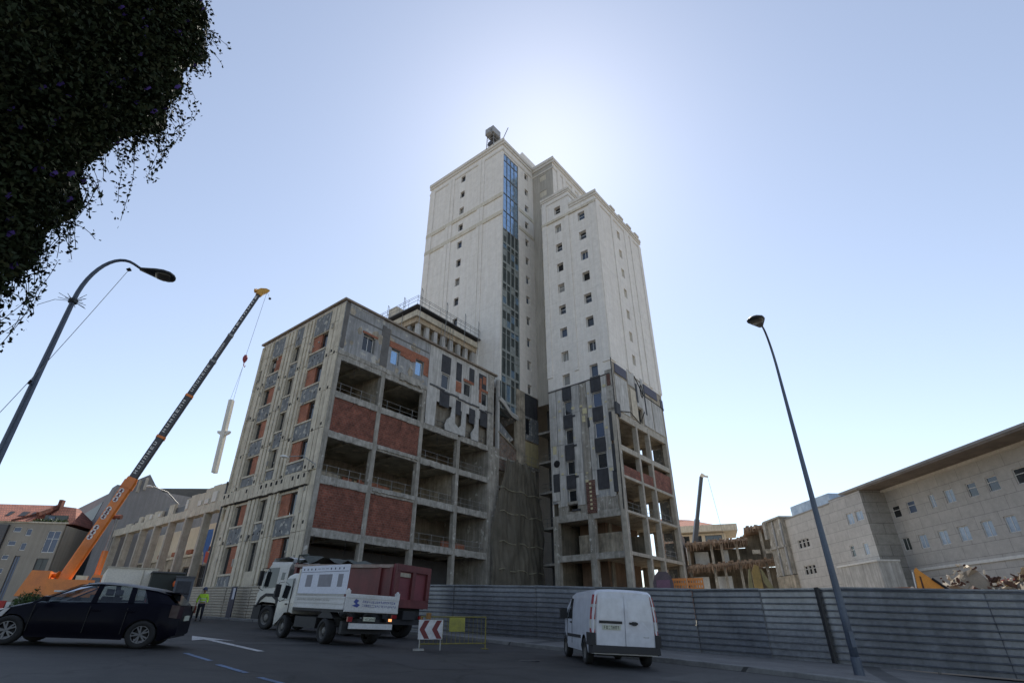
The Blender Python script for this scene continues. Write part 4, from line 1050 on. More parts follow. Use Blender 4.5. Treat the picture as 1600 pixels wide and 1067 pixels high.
# ------------------------------------------------------------- E. torn-open block, far right of the tower
D = thing('torn_open_block', 'low block with floors torn open and hanging rubble, between far crane and pale office block', 'building', pol(21.5, 99), rad(-21.5))
M['fringe'] = mat('hanging_rubble', (.30,.22,.16), (.14,.10,.075), 1.2, .97, bmp=1)
def slab_tear(x0, x1, z0, z1, y0, y1, seed, hang=1.3):
    mb = MB(0); r = random.Random(seed)
    n = int((x1-x0)/.35)
    for k in range(n):
        f = k/n; x = x0+(x1-x0)*f; z = z0+(z1-z0)*f
        mb.hexa([(x,y0-r.uniform(0,.5),z-.2),(x+.4,y0-r.uniform(0,.5),z-.2),(x+.4,y1,z-.2),(x,y1,z-.2),(x,y0,z+.25),(x+.4,y0,z+.25),(x+.4,y1,z+.25),(x,y1,z+.25)])
        for q in range(3):
            a = x+r.uniform(0,.35); w = r.uniform(.05,.16); h = r.uniform(.3, hang); yy = y0-r.uniform(.0,.6)
            mb.hexa([(a,yy,z-h),(a+w*.5,yy,z-h),(a+w*.5,yy+.1,z-h),(a,yy+.1,z-h),(a,yy,z+.1),(a+w,yy,z+.1),(a+w,yy+.2,z+.1),(a,yy+.2,z+.1)])
    for k in range(int(n*.8)):
        x = r.uniform(x0, x1); f = (x-x0)/(x1-x0); s_ = r.uniform(.1,.3); z = z0+(z1-z0)*f+.25
        mb.box(x, x+s_*1.6, y0+r.uniform(-.3,.6), y0+1.2, z, z+s_)
    mb.build('torn_slab', M['fringe'], D)
slab_tear(-7.4, 2.6, 12.35, 12.7, 0, 9, 1); slab_tear(-7.6, 9.3, 8.7, 9.6, 0, 9, 2); slab_tear(2.4, 8.6, 14.3, 14.9, 0, 8, 3, .8)
for x, z1 in ((-7.2,12.3),(-3.4,12.3),(-1.8,12.3),(.6,12.5),(4.6,14.2),(8.3,14.6)):
    mb = MB(); mb.box(x, x+.4, .6, 1.0, 3, z1); mb.build('column', M['conc'], D)
    mb = MB(); mb.box(x+.2, x+.5, 7.0, 7.3, 3, z1); mb.build('inner_column', M['interior'], D)
WP = plain('white_partition', (.62,.63,.62), .8)
for (a, b_, z0, z1, y) in ((-6.2,-3.9,9.1,11.4,3),(-1.5,-.7,9.3,11.5,2.6),(-6.8,-4.4,4.6,7.4,2),(-3.5,-.8,4.6,7.4,2),(6.0,6.9,5.2,7.5,3),(8.0,8.8,5.2,7.4,3)):
    mb = MB(); mb.box(a, b_, y, y+.15, z0, z1); mb.build('white_partition', WP, D)
mb = MB(); mb.box(-7.6,9.4,7.5,7.7,3,9.0); mb.box(-7.4,2.4,7.4,7.6,9.2,12.2); mb.box(2.2,9.2,7.3,7.5,9.6,14.4); mb.build('back_wall', M['interior'], D)
for (a, b_) in ((3.0,4.2),(5.0,8.0)):
    mb = MB(); ragged(mb, a, b_, -.4, .6, 11.0, 10.4, 5, .1, .4); mb.build('loose_lath', M['conc2'], D)
# stone house front left of it
mb = MB(); mb.wall(('y',-1.0), -12.0, -7.7, 3, 14.2, [(-11,-10,6,8),(-9.4,-8.6,6,8),(-11,-10,10,12),(-9.4,-8.6,10,12)], .4); mb.box(-12,-7.7,-.5,6,3,14.1); mb.build('stone_wall', M['rubblebrick'], D)
# house with red roof behind
H = thing('red_roofed_house', 'distant house with a red tiled roof and wide pale eaves behind the far crane', 'building', pol(18.8, 125), rad(-18.8))
M['tile'] = brickmat('red_roof_tiles', (.36,.13,.085), (.28,.10,.07), (.14,.06,.05), .3, .35, .03, .35, .6, .6)
mb = MB(); mb.wall(('y',0), -9, 5.2, 2, 17.6, [(-4.5,-2.2,15.6,17.2),(-1.2,.3,15.6,17.2),(1.0,4.4,15.6,17.2)], .3); mb.box(-9,5.2,.4,9,2,17.5); mb.build('wall', M['cream2'], H)
for (a, b_) in ((-4.5,-2.2),(-1.2,.3),(1.0,4.4)): window(H, ('y',0), (a+b_)/2, 15.62, b_-a-.05, 1.55, .2, 'two', fr=M['frame_d'])
mb = MB(); mb.box(-9.6, 7.6, -2.2, 9.6, 17.7, 19.0); mb.build('eave', M['cream'], H)
mb = MB(0); mb.hexa([(-10,-1.6,19),(3.5,-1.6,19),(3.5,9,19),(-10,9,19),(-8,3,21.6),(-1.5,3,21.0),(-1.5,4,21.0),(-8,4,21.6)]); mb.build('roof', M['tile'], H)
mb = MB(); mb.box(-9,6.2,-.9,0,12.2,14.9); mb.build('balcony', M['clad'], H)

# ------------------------------------------------------------- F. grey block with slanting gable behind the colonnade
G = thing('grey_gabled_hall', 'grey windowless modern hall with a slanting gable, behind the crane and colonnade', 'building')
gl = pol(-39.15, 104); gr = pol(-36.8, 89); gx = (gr-gl).normalized(); gn = Vector((-gx.y, gx.x, 0))
if gn.dot(Vector((0,1,0))) < 0: gn = -gn
M['greywall'] = mat('smooth_grey_wall', (.30,.30,.31), (.24,.24,.25), .15, .85, streak=.25)
def gp(f, z, h=0): q = gl+(gr-gl)*f+gn*h; return (q.x, q.y, z)
mb = MB(0); mb.prism([(0,0),(1,0),(1,16.9),(.9,16.7),(.86,16.0),(0,15.15)], lambda a, b, h: gp(a, b, h), 0, 20); mb.build('wall', M['greywall'], G)
mb = MB(0); mb.prism([(.14,9.2),(.72,12.9),(.80,15.0),(.2,13.6)], lambda a, b, h: gp(a, b, h), -.05, .3); mb.build('ribbon_window', M['curtain'], G)
for f in (.1, .18):
    mb = MB(0); mb.bar(gp(f,0,-.25), gp(f+.0,14.0,-.25), .35, .35); mb.build('white_fin', M['clad'], G)
mb = MB(0); mb.prism([(.2,0),(.95,0),(.95,10.5),(.2,7.5)], lambda a, b, h: gp(a, b, h), -.05, .3); mb.build('dark_glazing', plain('dark_blue_glazing', (.035,.05,.065), .25), G)
g2 = [(-36.9,88,16.1),(-34.68,88,18.55),(-34.0,88,17.15),(-32.3,88,15.3),(-31,88,15.0),(-31,88,0),(-36.9,88,0)]
A_ = [pol(a, d_, z) for a, d_, z in g2]; Bk = [pol(a, d_+16, z) for a, d_, z in g2]
mb = MB(0); mb.face(A_); mb.face(Bk)
for i in range(len(A_)): mb.face([A_[i], A_[(i+1) % 7], Bk[(i+1) % 7], Bk[i]])
mb.build('gable_wall', M['greywall'], G)
mb = MB(0)
for a, z in ((-35.2,17.6),(-34.75,18.0)): p = pol(a, 87.9, z); mb.bar((p.x,p.y,z-1.6), (p.x,p.y,z), .6, .15)
mb.build('gable_slot', M['shadewall'], G)
mb = MB(0); P4 = [pol(-33.6,95,18.2), pol(-30.8,95,18.75), pol(-28.2,95,19.2), pol(-28.2,95,14), pol(-32.6,95,14.2)]
Q4 = [p+Vector((-2,9,.6)) for p in P4]; mb.face(P4); mb.face(Q4)
for i in range(5): mb.face([P4[i], P4[(i+1) % 5], Q4[(i+1) % 5], Q4[i]])
mb.build('dark_roof', mat('dark_folded_roof', (.12,.12,.115), None, .4, .8), G)

# ------------------------------------------------------------- G. apartment house far left
al = pol(-46.2, 94); ar_ = pol(-39.3, 87); ax = (ar_-al).normalized(); an = Vector((-ax.y, ax.x, 0)); 
if an.dot(Vector((0,1,0))) < 0: an = -an
AW = (ar_-al).length
AP = thing('apartment_house', 'pale stone apartment house with red tiled mansard roof and rooftop terrace, far left', 'building', al, math.atan2(ax.y, ax.x))
M['stone2'] = mat('pale_stone_wall', (.36,.33,.28), (.30,.275,.235), .3, .9, streak=.2)
FP = ('y', 0.0)
ops = [(7.65,8.5,10.1,10.7),(9.1,9.72,9.7,10.55),(7.65,8.5,8.55,9.15),(9.1,9.72,8.05,8.95),(7.62,8.35,7.0,7.56),(9.0,9.6,0,7.45),(11.5,12.9,7.85,10.35),(11.4,12.7,0,7.2),(7.62,8.35,5.5,6.1),(2.6,3.4,8.5,9.2),(2.6,3.4,6.9,7.5),(4.2,4.9,8.0,9.0)]
mb = MB(); mb.wall(FP, 0, 13.1, -1, 11.15, ops, .2); mb.box(0, 13.1, .3, 10, -1, 11.0); mb.build('wall', M['stone2'], AP)
for i, o_ in enumerate(ops):
    window(AP, FP, (o_[0]+o_[1])/2, o_[2]+.01, o_[1]-o_[0], o_[3]-o_[2]-.02, .12, 'cross' if i in (5,6,7) else 'one', gl=M['curtain'] if i == 7 else GB, fr=M['frame_d'] if i in (5,7) else M['frame_w'])
mb = MB(); mb.box(6.0, 7.15, -.35, .0, 2, 10.9); mb.build('dark_bay', M['frame_d'], AP)
mb = MB(); mb.box(0, 13.3, -.15, .1, 11.16, 11.34); mb.build('eave', M['cream'], AP)
mb = MB(0)
mb.hexa([(0,-.3,11.3),(9.0,-.3,11.3),(9.0,9,11.3),(0,9,11.3),(0,4.2,14.0),(9.2,4.2,14.05),(9.2,5.0,14.05),(0,5.0,14.0)])
mb.hexa([(9.25,1.6,11.4),(13.2,1.6,11.4),(13.2,9,11.4),(9.25,9,11.4),(9.2,4.2,14.0),(11.2,4.2,13.8),(11.2,5,13.8),(9.2,5,14.0)])
mb.build('roof', M['tile'], AP)
mb = MB(0); mb.bar((8.95,1.0,12.4),(9.35,3.9,13.9),.35,.5); mb.bar((7.2,-.3,11.35),(9.0,1.6,12.7),.15,.2); mb.build('brick_ridge', M['brick'], AP)
mb = MB(); mb.box(9.2, 9.6, 3.6, 4.3, 13.2, 14.7); mb.build('chimney', M['brick'], AP)
for (x0, x1) in ((5.5,5.95),(6.9,7.6),(8.1,8.7)):
    mb = MB(0); mb.hexa([(x0,.95,12.13),(x1,.95,12.13),(x1,1.2,12.2),(x0,1.2,12.2),(x0,1.55,12.72),(x1,1.55,12.72),(x1,1.8,12.75),(x0,1.8,12.75)]); mb.build('skylight', M['frame_d'], AP)
mb = MB(); mb.box(9.7, 12.2, 1.3, 1.6, 11.3, 12.35); mb.build('terrace_glazing', M['curtain'], AP)
mb = MB(); mb.box(10.2,10.9,1.2,1.3,11.35,12.2); mb.build('terrace_awning', GB, AP)
mb = MB(0); r = random.Random(14)
for k in range(900):
    x = r.uniform(9.3, 13.0); y = r.uniform(-.05, .5); z = 11.35+abs(r.gauss(0, .16)); s_ = r.uniform(.04,.09)
    a = Vector((r.gauss(0,1),r.gauss(0,1),r.gauss(0,1))).normalized()*s_; b_ = a.cross(Vector((r.random(),r.random(),1))).normalized()*s_
    p = Vector((x,y,z)); mb.face([p-a, p+b_, p+a, p-b_])
M['leafy'] = mat('green_leaves', (.07,.12,.03), (.03,.055,.015), 4, .7, bmp=0)
mb.build('planter_greenery', M['leafy'], AP)

# sunlit clutter at the left entrance of the site
def bush(name, c, rx, ry, rz, n, label, leaf=.07, seed=1, m='leafy', cat='bush'):
    t = thing(name, label, cat, c); r = random.Random(seed); mb = MB(0)
    for k in range(n):
        while True:
            p = Vector((r.uniform(-1,1), r.uniform(-1,1), r.uniform(0,1)))
            if p.length < 1 and p.length > .45: break
        q = Vector((p.x*rx, p.y*ry, p.z*rz*(1+.25*math.sin(p.x*7)+.2*math.cos(p.y*9))))
        a = Vector((r.gauss(0,1),r.gauss(0,1),r.gauss(0,1))).normalized()*leaf*r.uniform(.6,1.4); b_ = a.cross(Vector((r.random(),r.random(),1.01))).normalized()*leaf*.5
        mb.face([q-a, q+b_, q+a, q-b_])
    mb.build('foliage', M[m], t)
    mb = MB(0)
    for k in range(9): mb.tube([(0,0,-.2),(r.uniform(-.4,.4)*rx, r.uniform(-.4,.4)*ry, rz*.7)], [.03,.01], 5)
    mb.build('stem', M['frame_d'], t); return t
p = pol(-39.6, 40); bush('bush', (p.x, p.y, zg(p.x,p.y)+.1), .85, .7, .95, 3600, 'sunlit green bush beside the crane counterweight', .06, 2)
p = pol(-39.2, 41); t = thing('red_white_barrier', 'low red and white plastic barrier in front of the green bush', 'barrier', (p.x,p.y,zg(p.x,p.y)), rad(30))
for k in range(4):
    mb = MB(); mb.box(-2.4+k*1.2, -1.25+k*1.2, -.18, .18, 0, .62 if k % 2 else .68); mb.box(-2.3+k*1.2,-1.35+k*1.2,-.3,.3,0,.2); mb.build('barrier_block', plain('barrier_red', (.45,.03,.025), .5) if k % 2 == 0 and 'barrier_red' not in bpy.data.materials else (bpy.data.materials['barrier_red'] if k % 2 == 0 else M['frame_w']), t)

# grey site cabin, tan box and dark lorry back between crane and wing
p = pol(-29.7, 40); t = thing('site_cabin', 'small dark blue-grey site cabin with its door shut, just left of the worker', 'cabin', (p.x,p.y,zg(p.x,p.y)), rad(30))
mb = MB(0)
mb.box(-.48,.48,-1,1,.1,2.25); mb.build('cabin_shell', mat('blue_grey_cabin', (.10,.11,.135), None, .8, .5), t)
mb = MB(0); mb.box(-.52,.52,-1.06,1.06,2.25,2.32); mb.build('roof', M['frame_d'], t)
mb = MB(0); mb.box(-.36,.36,-1.03,-1.0,.15,2.05); mb.build('door', M['darkpanel'], t)
p = pol(-33.75, 43); t = thing('box_trailer', 'pale tan box trailer parked behind the black car, right of the crane', 'trailer', (p.x,p.y,zg(p.x,p.y)), rad(37))
mb = MB(0); mb.box(-1.3,1.3,-1.2,4.2,.9,2.62); mb.build('box_body', mat('tan_trailer', (.80,.74,.63), (.70,.64,.54), .5, .6), t)
mb = MB(0); mb.box(.55,.6,-1.24,-1.2,.9,2.6); mb.box(-1.34,1.34,-1.26,4.26,2.62,2.68); mb.build('box_rail', M['cream'], t)
mb = MB(0); mb.box(-1.1,1.1,-.9,4.0,.45,.9); mb.build('chassis', M['frame_d'], t)
p = pol(-31.2, 42.5); t = thing('parked_lorry', 'dark lorry back with an orange lamp, between tan trailer and grey site cabin', 'lorry', (p.x,p.y,zg(p.x,p.y)), rad(35))
mb = MB(0); mb.box(-.85,.85,-2,3,.8,2.42); mb.build('box_body', plain('dark_green_black', (.02,.025,.02), .6), t)
mb = MB(0); mb.box(-.9,.9,-2.1,3.1,2.42,2.5); mb.build('roof', M['frame_d'], t)
mb = MB(0); mb.lathe([(0,-.2),(.2,-.15),(.24,0),(.2,.15),(0,.2)], 'z', 12, (.55,-2.2,1.85)); mb.build('orange_lamp', plain('orange_plastic', (.8,.14,.02), .5), t)
mb = MB(0); mb.box(-.85,.85,-2.12,-2.0,.5,1.0); mb.build('red_bumper', plain('dull_red', (.22,.02,.02), .6), t)
mb = MB(0)
for s_ in (-1,1): mb.lathe([(0,-.15),(.5,-.15),(.5,.15),(0,.15)], 'x', 16, (s_*.7,-1.0,.5))
mb.build('wheel', M['frame_d'], t)

# small wall lamps on the street side
def wall_lamp(base, head, label, wall=None):
    t = thing('wall_lamp', label, 'street lamp', group='small lamps on curved arms'); b0 = Vector(base); h0 = Vector(head)
    mb = MB(0); mid = (b0+h0)/2+Vector((0,0,.55)); mb.tube([b0, b0+Vector((0,0,.25)), mid, h0+Vector((0,0,.08)), h0], .045, 6); mb.build('arm', M['steel'], t)
    d_ = (h0-mid); d_.z = 0; d_.normalize(); mb = MB(0)
    mb.loft([[h0+d_*(k*.14)+Vector((-d_.y*w, d_.x*w, z)) for w, z in ((-.17*q,0),(-.13*q,.12*q),(0,.16*q),(.13*q,.12*q),(.17*q,0),(0,-.1*q))] for k, q in enumerate((.2,.7,1,1.0,.8,.3))], True, True)
    mb.build('lamp_head', M['frame_w'], t)
b_ = hw(-.15, .05, 11.1); q = b_-Vector((0,0,0)); wall_lamp((b_.x,b_.y,11.6), (b_.x-1.9,b_.y-1.0,12.15), 'pale lamp on a curved arm at the brick wing corner')
b_ = hw(-.2, 26, 11.9); wall_lamp((b_.x,b_.y,11.6), (b_.x-1.9,b_.y-2.2,13.2), 'pale lamp on a curved arm above the colonnade')
# ================================================================ mobile crane
OR = mat('crane_orange', (.78,.22,.02), (.60,.155,.018), .9, .45, coat=.3, bmp=.05)
M['boomdark'] = mat('dark_boom_steel', (.055,.058,.066), (.04,.042,.05), .8, .4, bmp=.05)
YT = mat('boom_tip_yellow', (.62,.34,.05), (.4,.2,.03), 2, .5)
c0 = pol(-38.03, 61); c0.z = .0575*61; c1 = pol(-29.98, 61, .5869*61)
CR = thing('mobile_crane', 'orange mobile crane with raised dark telescopic boom, at the left behind the car', 'crane', (c0.x, c0.y, zg(c0.x, c0.y)))
def lc(p): return Vector(p)-Vector(CR.location)
bd = (c1-c0).normalized(); bx = bd.cross(Vector((0,0,1))).normalized(); bz = bx.cross(bd).normalized(); BL = (c1-c0).length
def bsec(a, w, h, off=(0,0)):
    c = c0+bd*a; pts = []
    for u, v in ((-.5,-.32),(-.34,-.5),(.34,-.5),(.5,-.32),(.5,.40),(.42,.5),(-.42,.5),(-.5,.40)): pts.append(lc(c+bx*(u*w+off[0])+bz*(v*h+off[1])))
    return pts
def bsect(name, a0, a1, w, h, m):
    mb = MB(0); mb.loft([bsec(a0,w,h), bsec(a1,w*.985,h*.985)], True, True); return mb.build(name, m, CR)
cuts = [0, .268*BL, .40*BL, .545*BL, .68*BL, .79*BL, BL-.3]
ws = [.80, .74, .72, .64, .56, .48]
bsect('main_boom', -1.0, cuts[1], .80, .92, OR)
for i in range(1, 6): bsect('telescopic_section', cuts[i]-.2, cuts[i+1], ws[i]*.88, ws[i]*1.0, M['boomdark'])
for i in range(1, 6):
    mb = MB(0); mb.loft([bsec(cuts[i]-.12, ws[i]*.88+.13, ws[i]*1.0+.13), bsec(cuts[i]+.12, ws[i]*.88+.13, ws[i]+.13)], True, True)
    mb.build('collar', OR if i < 4 else M['steel'], CR)
mb = MB(0); mb.loft([bsec(cuts[1]-.9, .91, 1.05), bsec(cuts[1]-.2, .91, 1.05)], True, True); mb.build('collar', OR, CR)
# worn white lettering blocks on the boom side
# which boom side does the camera see: the -bx side
sd = bx if (-(c0+bd*8)).dot(bx) > 0 else -bx
GLY = ["101 111 101", "111 101 111", "110 011 110", "111 010 111", "011 101 110"]
LW = plain('boom_letter_white', (.75,.75,.73), .6); LD = plain('boom_letter_dark', (.12,.02,.04), .6)
r = random.Random(12)
def letters(a0, a1, w, h, n, m, back=None):
    for k in range(n):
        mb = MB(0); a = a0+(a1-a0)*(k+.2)/n; L = (a1-a0)/n*.62; c = c0+sd*(w/2+.012)+bz*(h*.16)
        kind = r.choice(range(4)); hh = h*.17
        def seg(u0, u1, v0, v1, o=.0):
            P = [c+bd*(a+u*L)+bz*((v-.5)*hh*2)+sd*o for u, v in ((u0,v0),(u1,v0),(u1,v1),(u0,v1))]; mb.face([lc(q) for q in P])
        seg(0,.25,0,1)
        if kind in (0,1): seg(.25,1,.78,1)
        if kind in (0,2): seg(.25,1,0,.22)
        if kind in (1,2,3): seg(.75,1,0,1)
        if kind in (0,3): seg(.25,.75,.4,.6)
        mb.build('letter', m, CR)
for i in range(1, 6):
    if i == 4: letters(cuts[i]+.5, cuts[i+1]-1.2, ws[i]*.88, ws[i], 8, LW)
    else: letters(cuts[i]+.4, cuts[i+1]-.5, ws[i]*.88, ws[i], 7, LW)
for f0, f1, n in ((.36,.50,3),(.56,.68,3),(.74,.88,3)):
    for k in range(n):
        a = cuts[1]*(f0+(f1-f0)*k/n); c = c0+sd*(.412)+bz*.2
        P = [c+bd*(a+.24+.24*math.cos(j*.785))+bz*.21*math.sin(j*.785) for j in range(8)]; mb = MB(0); mb.face([lc(q) for q in P]); mb.build('letter_plate', LW, CR)
        P = [c+sd*.012+bd*(a+.24+u)+bz*v for u, v in ((-.14,-.12),(.0,-.04),(.14,-.11),(.13,.12),(.02,.05),(-.13,.13))]; mb = MB(0); mb.face([lc(q) for q in P]); mb.build('letter', LD, CR)
# tip head, sheaves, cable
mb = MB(0); e = c0+bd*(BL-.3)
mb.loft([bsec(BL-.7,.62,.62), bsec(BL-.2,.75,.85), bsec(BL+.25,.5,.9,(0,-.25)), bsec(BL+.6,.35,.5,(0,-.55))], True, True); mb.build('boom_head', YT, CR)
mb = MB(0); mb.lathe([(0,-.1),(.28,-.1),(.2,0),(.28,.1),(0,.1)], 'x', 14, tuple(lc(e+bz*.5))); mb.build('sheave', YT, CR)
hk = pol(-29.74, 61, .438*61); tp = c0+bd*(BL+.3)-bz*.6
mb = MB(0)
for s_ in (-.1,.1): mb.tube([lc(tp+bx*s_), lc(hk+bx*s_+Vector((0,0,.4)))], .014, 4)
mb.build('hoist_rope', M['frame_d'], CR)
mb = MB(0); mb.lathe([(0,-.55),(.1,-.5),(.24,-.2),(.26,.1),(.16,.4),(0,.45)], 'z', 12, tuple(lc(hk))); mb.tube([lc(hk+Vector((0,0,-.5))), lc(hk+Vector((.05,0,-.95))), lc(hk+Vector((.2,0,-1.1))), lc(hk+Vector((.22,0,-.9)))], .05, 6)
mb.build('hook_block', plain('hook_red', (.28,.04,.05), .5), CR)
mb = MB(0); q = tp+Vector((.5,.1,-.9)); mb.tube([lc(tp), lc(q)], .012, 4); mb.lathe([(0,-.18),(.14,-.1),(.16,.05),(0,.15)], 'z', 10, tuple(lc(q))); mb.build('overload_weight', M['dark'], CR)
# lift ram
ra = c0+Vector((1.9,1.0,-.3)); rb = c0+bd*(cuts[1]*.63)-bz*.75
mb = MB(0); mb.tube([lc(ra), lc(ra+(rb-ra)*.48)], .24, 10); mb.build('lift_cylinder', OR, CR)
mb = MB(0); mb.tube([lc(ra+(rb-ra)*.46), lc(rb)], .12, 8); mb.build('lift_rod', M['steel'], CR)
mb = MB(0); mb.lathe([(0,-.35),(.2,-.35),(.2,.35),(0,.35)], 'x', 10, tuple(lc(rb))); mb.build('lift_pin', M['brick'], CR)
# superstructure: counterweight, winches, slewing deck, cab
U = Vector((math.cos(rad(30)), math.sin(rad(30)), 0)); V = Vector((-U.y, U.x, 0)); O_ = Vector((0,0,0))
zc = c0.z-CR.location.z
def cb(mb, u0, u1, v0, v1, z0, z1, top=None):
    top = top or (u0,u1,v0,v1)
    if z0 > 1.2: u0, u1, top = u0*.62+.2, u1*.62+.2, (top[0]*.62+.2, top[1]*.62+.2, top[2], top[3]); z0 = zc+(z0-zc)*.85-.35; z1 = zc+(z1-zc)*.85-.35
    P = lambda u, v, z: tuple(U*u+V*v+Vector((0,0,z)))
    mb.hexa([P(u0,v0,z0),P(u1,v0,z0),P(u1,v1,z0),P(u0,v1,z0),P(top[0],top[2],z1),P(top[1],top[2],z1),P(top[1],top[3],z1),P(top[0],top[3],z1)])
mb = MB(0); cb(mb,-2.6,-.9,-1.3,1.3,zc-1.35,zc+.55,(-2.1,-.9,-1.2,1.2)); mb.build('counterweight', OR, CR)
mb = MB(0); cb(mb,-.9,2.3,-1.3,1.3,zc-1.35,zc-.05); mb.build('deck_body', OR, CR)
mb = MB(0); cb(mb,-.6,1.6,-1.33,-1.31,zc-.75,zc-.6); mb.build('body_stripe', M['frame_w'], CR)
mb = MB(0); mb.lathe([(0,-.4),(.32,-.4),(.32,-.33),(.2,-.33),(.2,.33),(.32,.33),(.32,.4),(0,.4)], 'x', 16, tuple(U*-.75+Vector((0,0,zc+.3)))); cb(mb,-2.2,-1.9,-.8,.8,zc+.5,zc+1.05); mb.build('winch', OR, CR)
mb = MB(0); cb(mb,1.1,2.4,-1.1,-.5,zc-.05,zc+.75); cb(mb,1.4,2.0,.2,.9,zc-.05,zc+.5); mb.build('engine_cover', mat('pale_hood', (.75,.68,.5), None, 2, .5), CR)
mb = MB(0); cb(mb,2.4,4.6,-1.3,.2,zc-.9,zc+.85,(2.9,4.2,-1.2,.1)); mb.build('cab', OR, CR)
mb = MB(0); cb(mb,2.6,3.9,-1.34,-1.28,zc-.35,zc+.6,(2.95,3.9,-1.26,-1.2)); mb.build('cab_window', M['glass'], CR)
mb = MB(0); cb(mb,4.4,6.8,-.5,.3,zc-.5,zc-.15,(4.6,6.6,-.4,.2)); mb.tube([tuple(U*2.8+Vector((0,0,zc-.1))), tuple(U*3.7+Vector((0,0,zc+.2)))], .1, 6); mb.build('front_boom_rest', M['frame_d'], CR)
mb = MB(0); cb(mb,-1.8,8.5,-1.25,1.25,.75,1.5); mb.build('carrier', M['frame_d'], CR)
mb = MB(0); cb(mb,-1.1,1.1,-1.0,1.0,1.5,zc-1.35); mb.build('slew_ring', M['frame_d'], CR)
for u in (-1.0,.8,4.6,6.4):
    for v in (-1.15,1.15):
        mb = MB(0); mb.lathe([(0,-.2),(.3,-.2),(.55,-.16),(.6,0),(.55,.16),(.3,.2),(0,.2)], 'y', 20, (0,0,0)); o = mb.build('wheel', M['frame_d'], CR); o.location = U*u+V*v+Vector((0,0,.6)); o.rotation_euler = (0,0,rad(30))

# suspended precast post
HP = thing('hanging_concrete_post', 'long pale cross-shaped concrete post hanging from the crane hook', 'concrete post', pol(-29.85, 61, 17.7))
tpz, btz = pol(-29.92,61,21.6), pol(-29.70,61,13.75); ce = Vector(HP.location)
def pz(f): return tpz+(btz-tpz)*f-ce
mb = MB(0); mb.bar(pz(0), pz(1), .54, .4); mb.bar(pz(0)+Vector((.0,-.2,-.1)), pz(1)+Vector((0,-.2,.1)), .2, .12); HW = mat('white_precast', (.80,.77,.70), (.7,.67,.6), 1, .8); mb.build('shaft', HW, HP)
for s_ in (-1, 1):
    mb = MB(0); c = pz(.47); mb.hexa([c+Vector((s_*.2,-.15,-.28)), c+Vector((s_*.62,-.15,-.02)), c+Vector((s_*.62,.15,-.02)), c+Vector((s_*.2,.15,-.28)), c+Vector((s_*.2,-.15,.2)), c+Vector((s_*.66,-.15,.2)), c+Vector((s_*.66,.15,.2)), c+Vector((s_*.2,.15,.2))]); mb.build('corbel', HW, HP)
mb = MB(0)
for s_ in (-.18,.18): mb.tube([hk+Vector((0,0,-1.05))-ce, pz(0)+Vector((s_,0,0))], .016, 4)
mb.build('lifting_sling', M['frame_d'], HP)

# ---- far crane, right of the tower
F1 = pol(17.1, 112, .0747*112-2.5); F2_ = pol(19.9, 112, .2387*112)
FC = thing('far_crane', 'distant dark telescopic crane boom rising right of the tower', 'crane', (F1.x, F1.y, 2.0))
def lf(p): return Vector(p)-Vector(FC.location)
def fp(f): return F1+(F2_-F1)*f
for i, (a, b_, w) in enumerate(((0,.3,.95),(.29,.6,.75),(.59,.99,.55))):
    mb = MB(0); mb.bar(lf(fp(a)), lf(fp(b_)), w, w*1.1); mb.build('boom_section', M['boomdark'], FC)
mb = MB(0); mb.bar(lf(fp(.985)), lf(fp(1.0)+Vector((.3,0,.3))), .7, .7); mb.bar(lf(fp(1)), lf(fp(1)+Vector((1.3,0,-.2))), .3, .3); mb.build('boom_head', M['wood'] if 'wood' in M else M['band'], FC)
mb = MB(0); mb.tube([lf(fp(1)+Vector((1.2,0,-.2))), lf(pol(21.0,112,14.5))], .03, 4); mb.build('hoist_rope', M['frame_d'], FC)
mb = MB(0); mb.hexa([(-2,-1.5,2),(3,-1.5,2),(3,1.5,2),(-2,1.5,2),(-2,-1.5,4.5),(2,-1.5,4.5),(2,1.5,4.5),(-2,1.5,4.5)]); mb.box(-4,5,-1.6,1.6,.6,2); mb.build('crane_body', OR, FC)
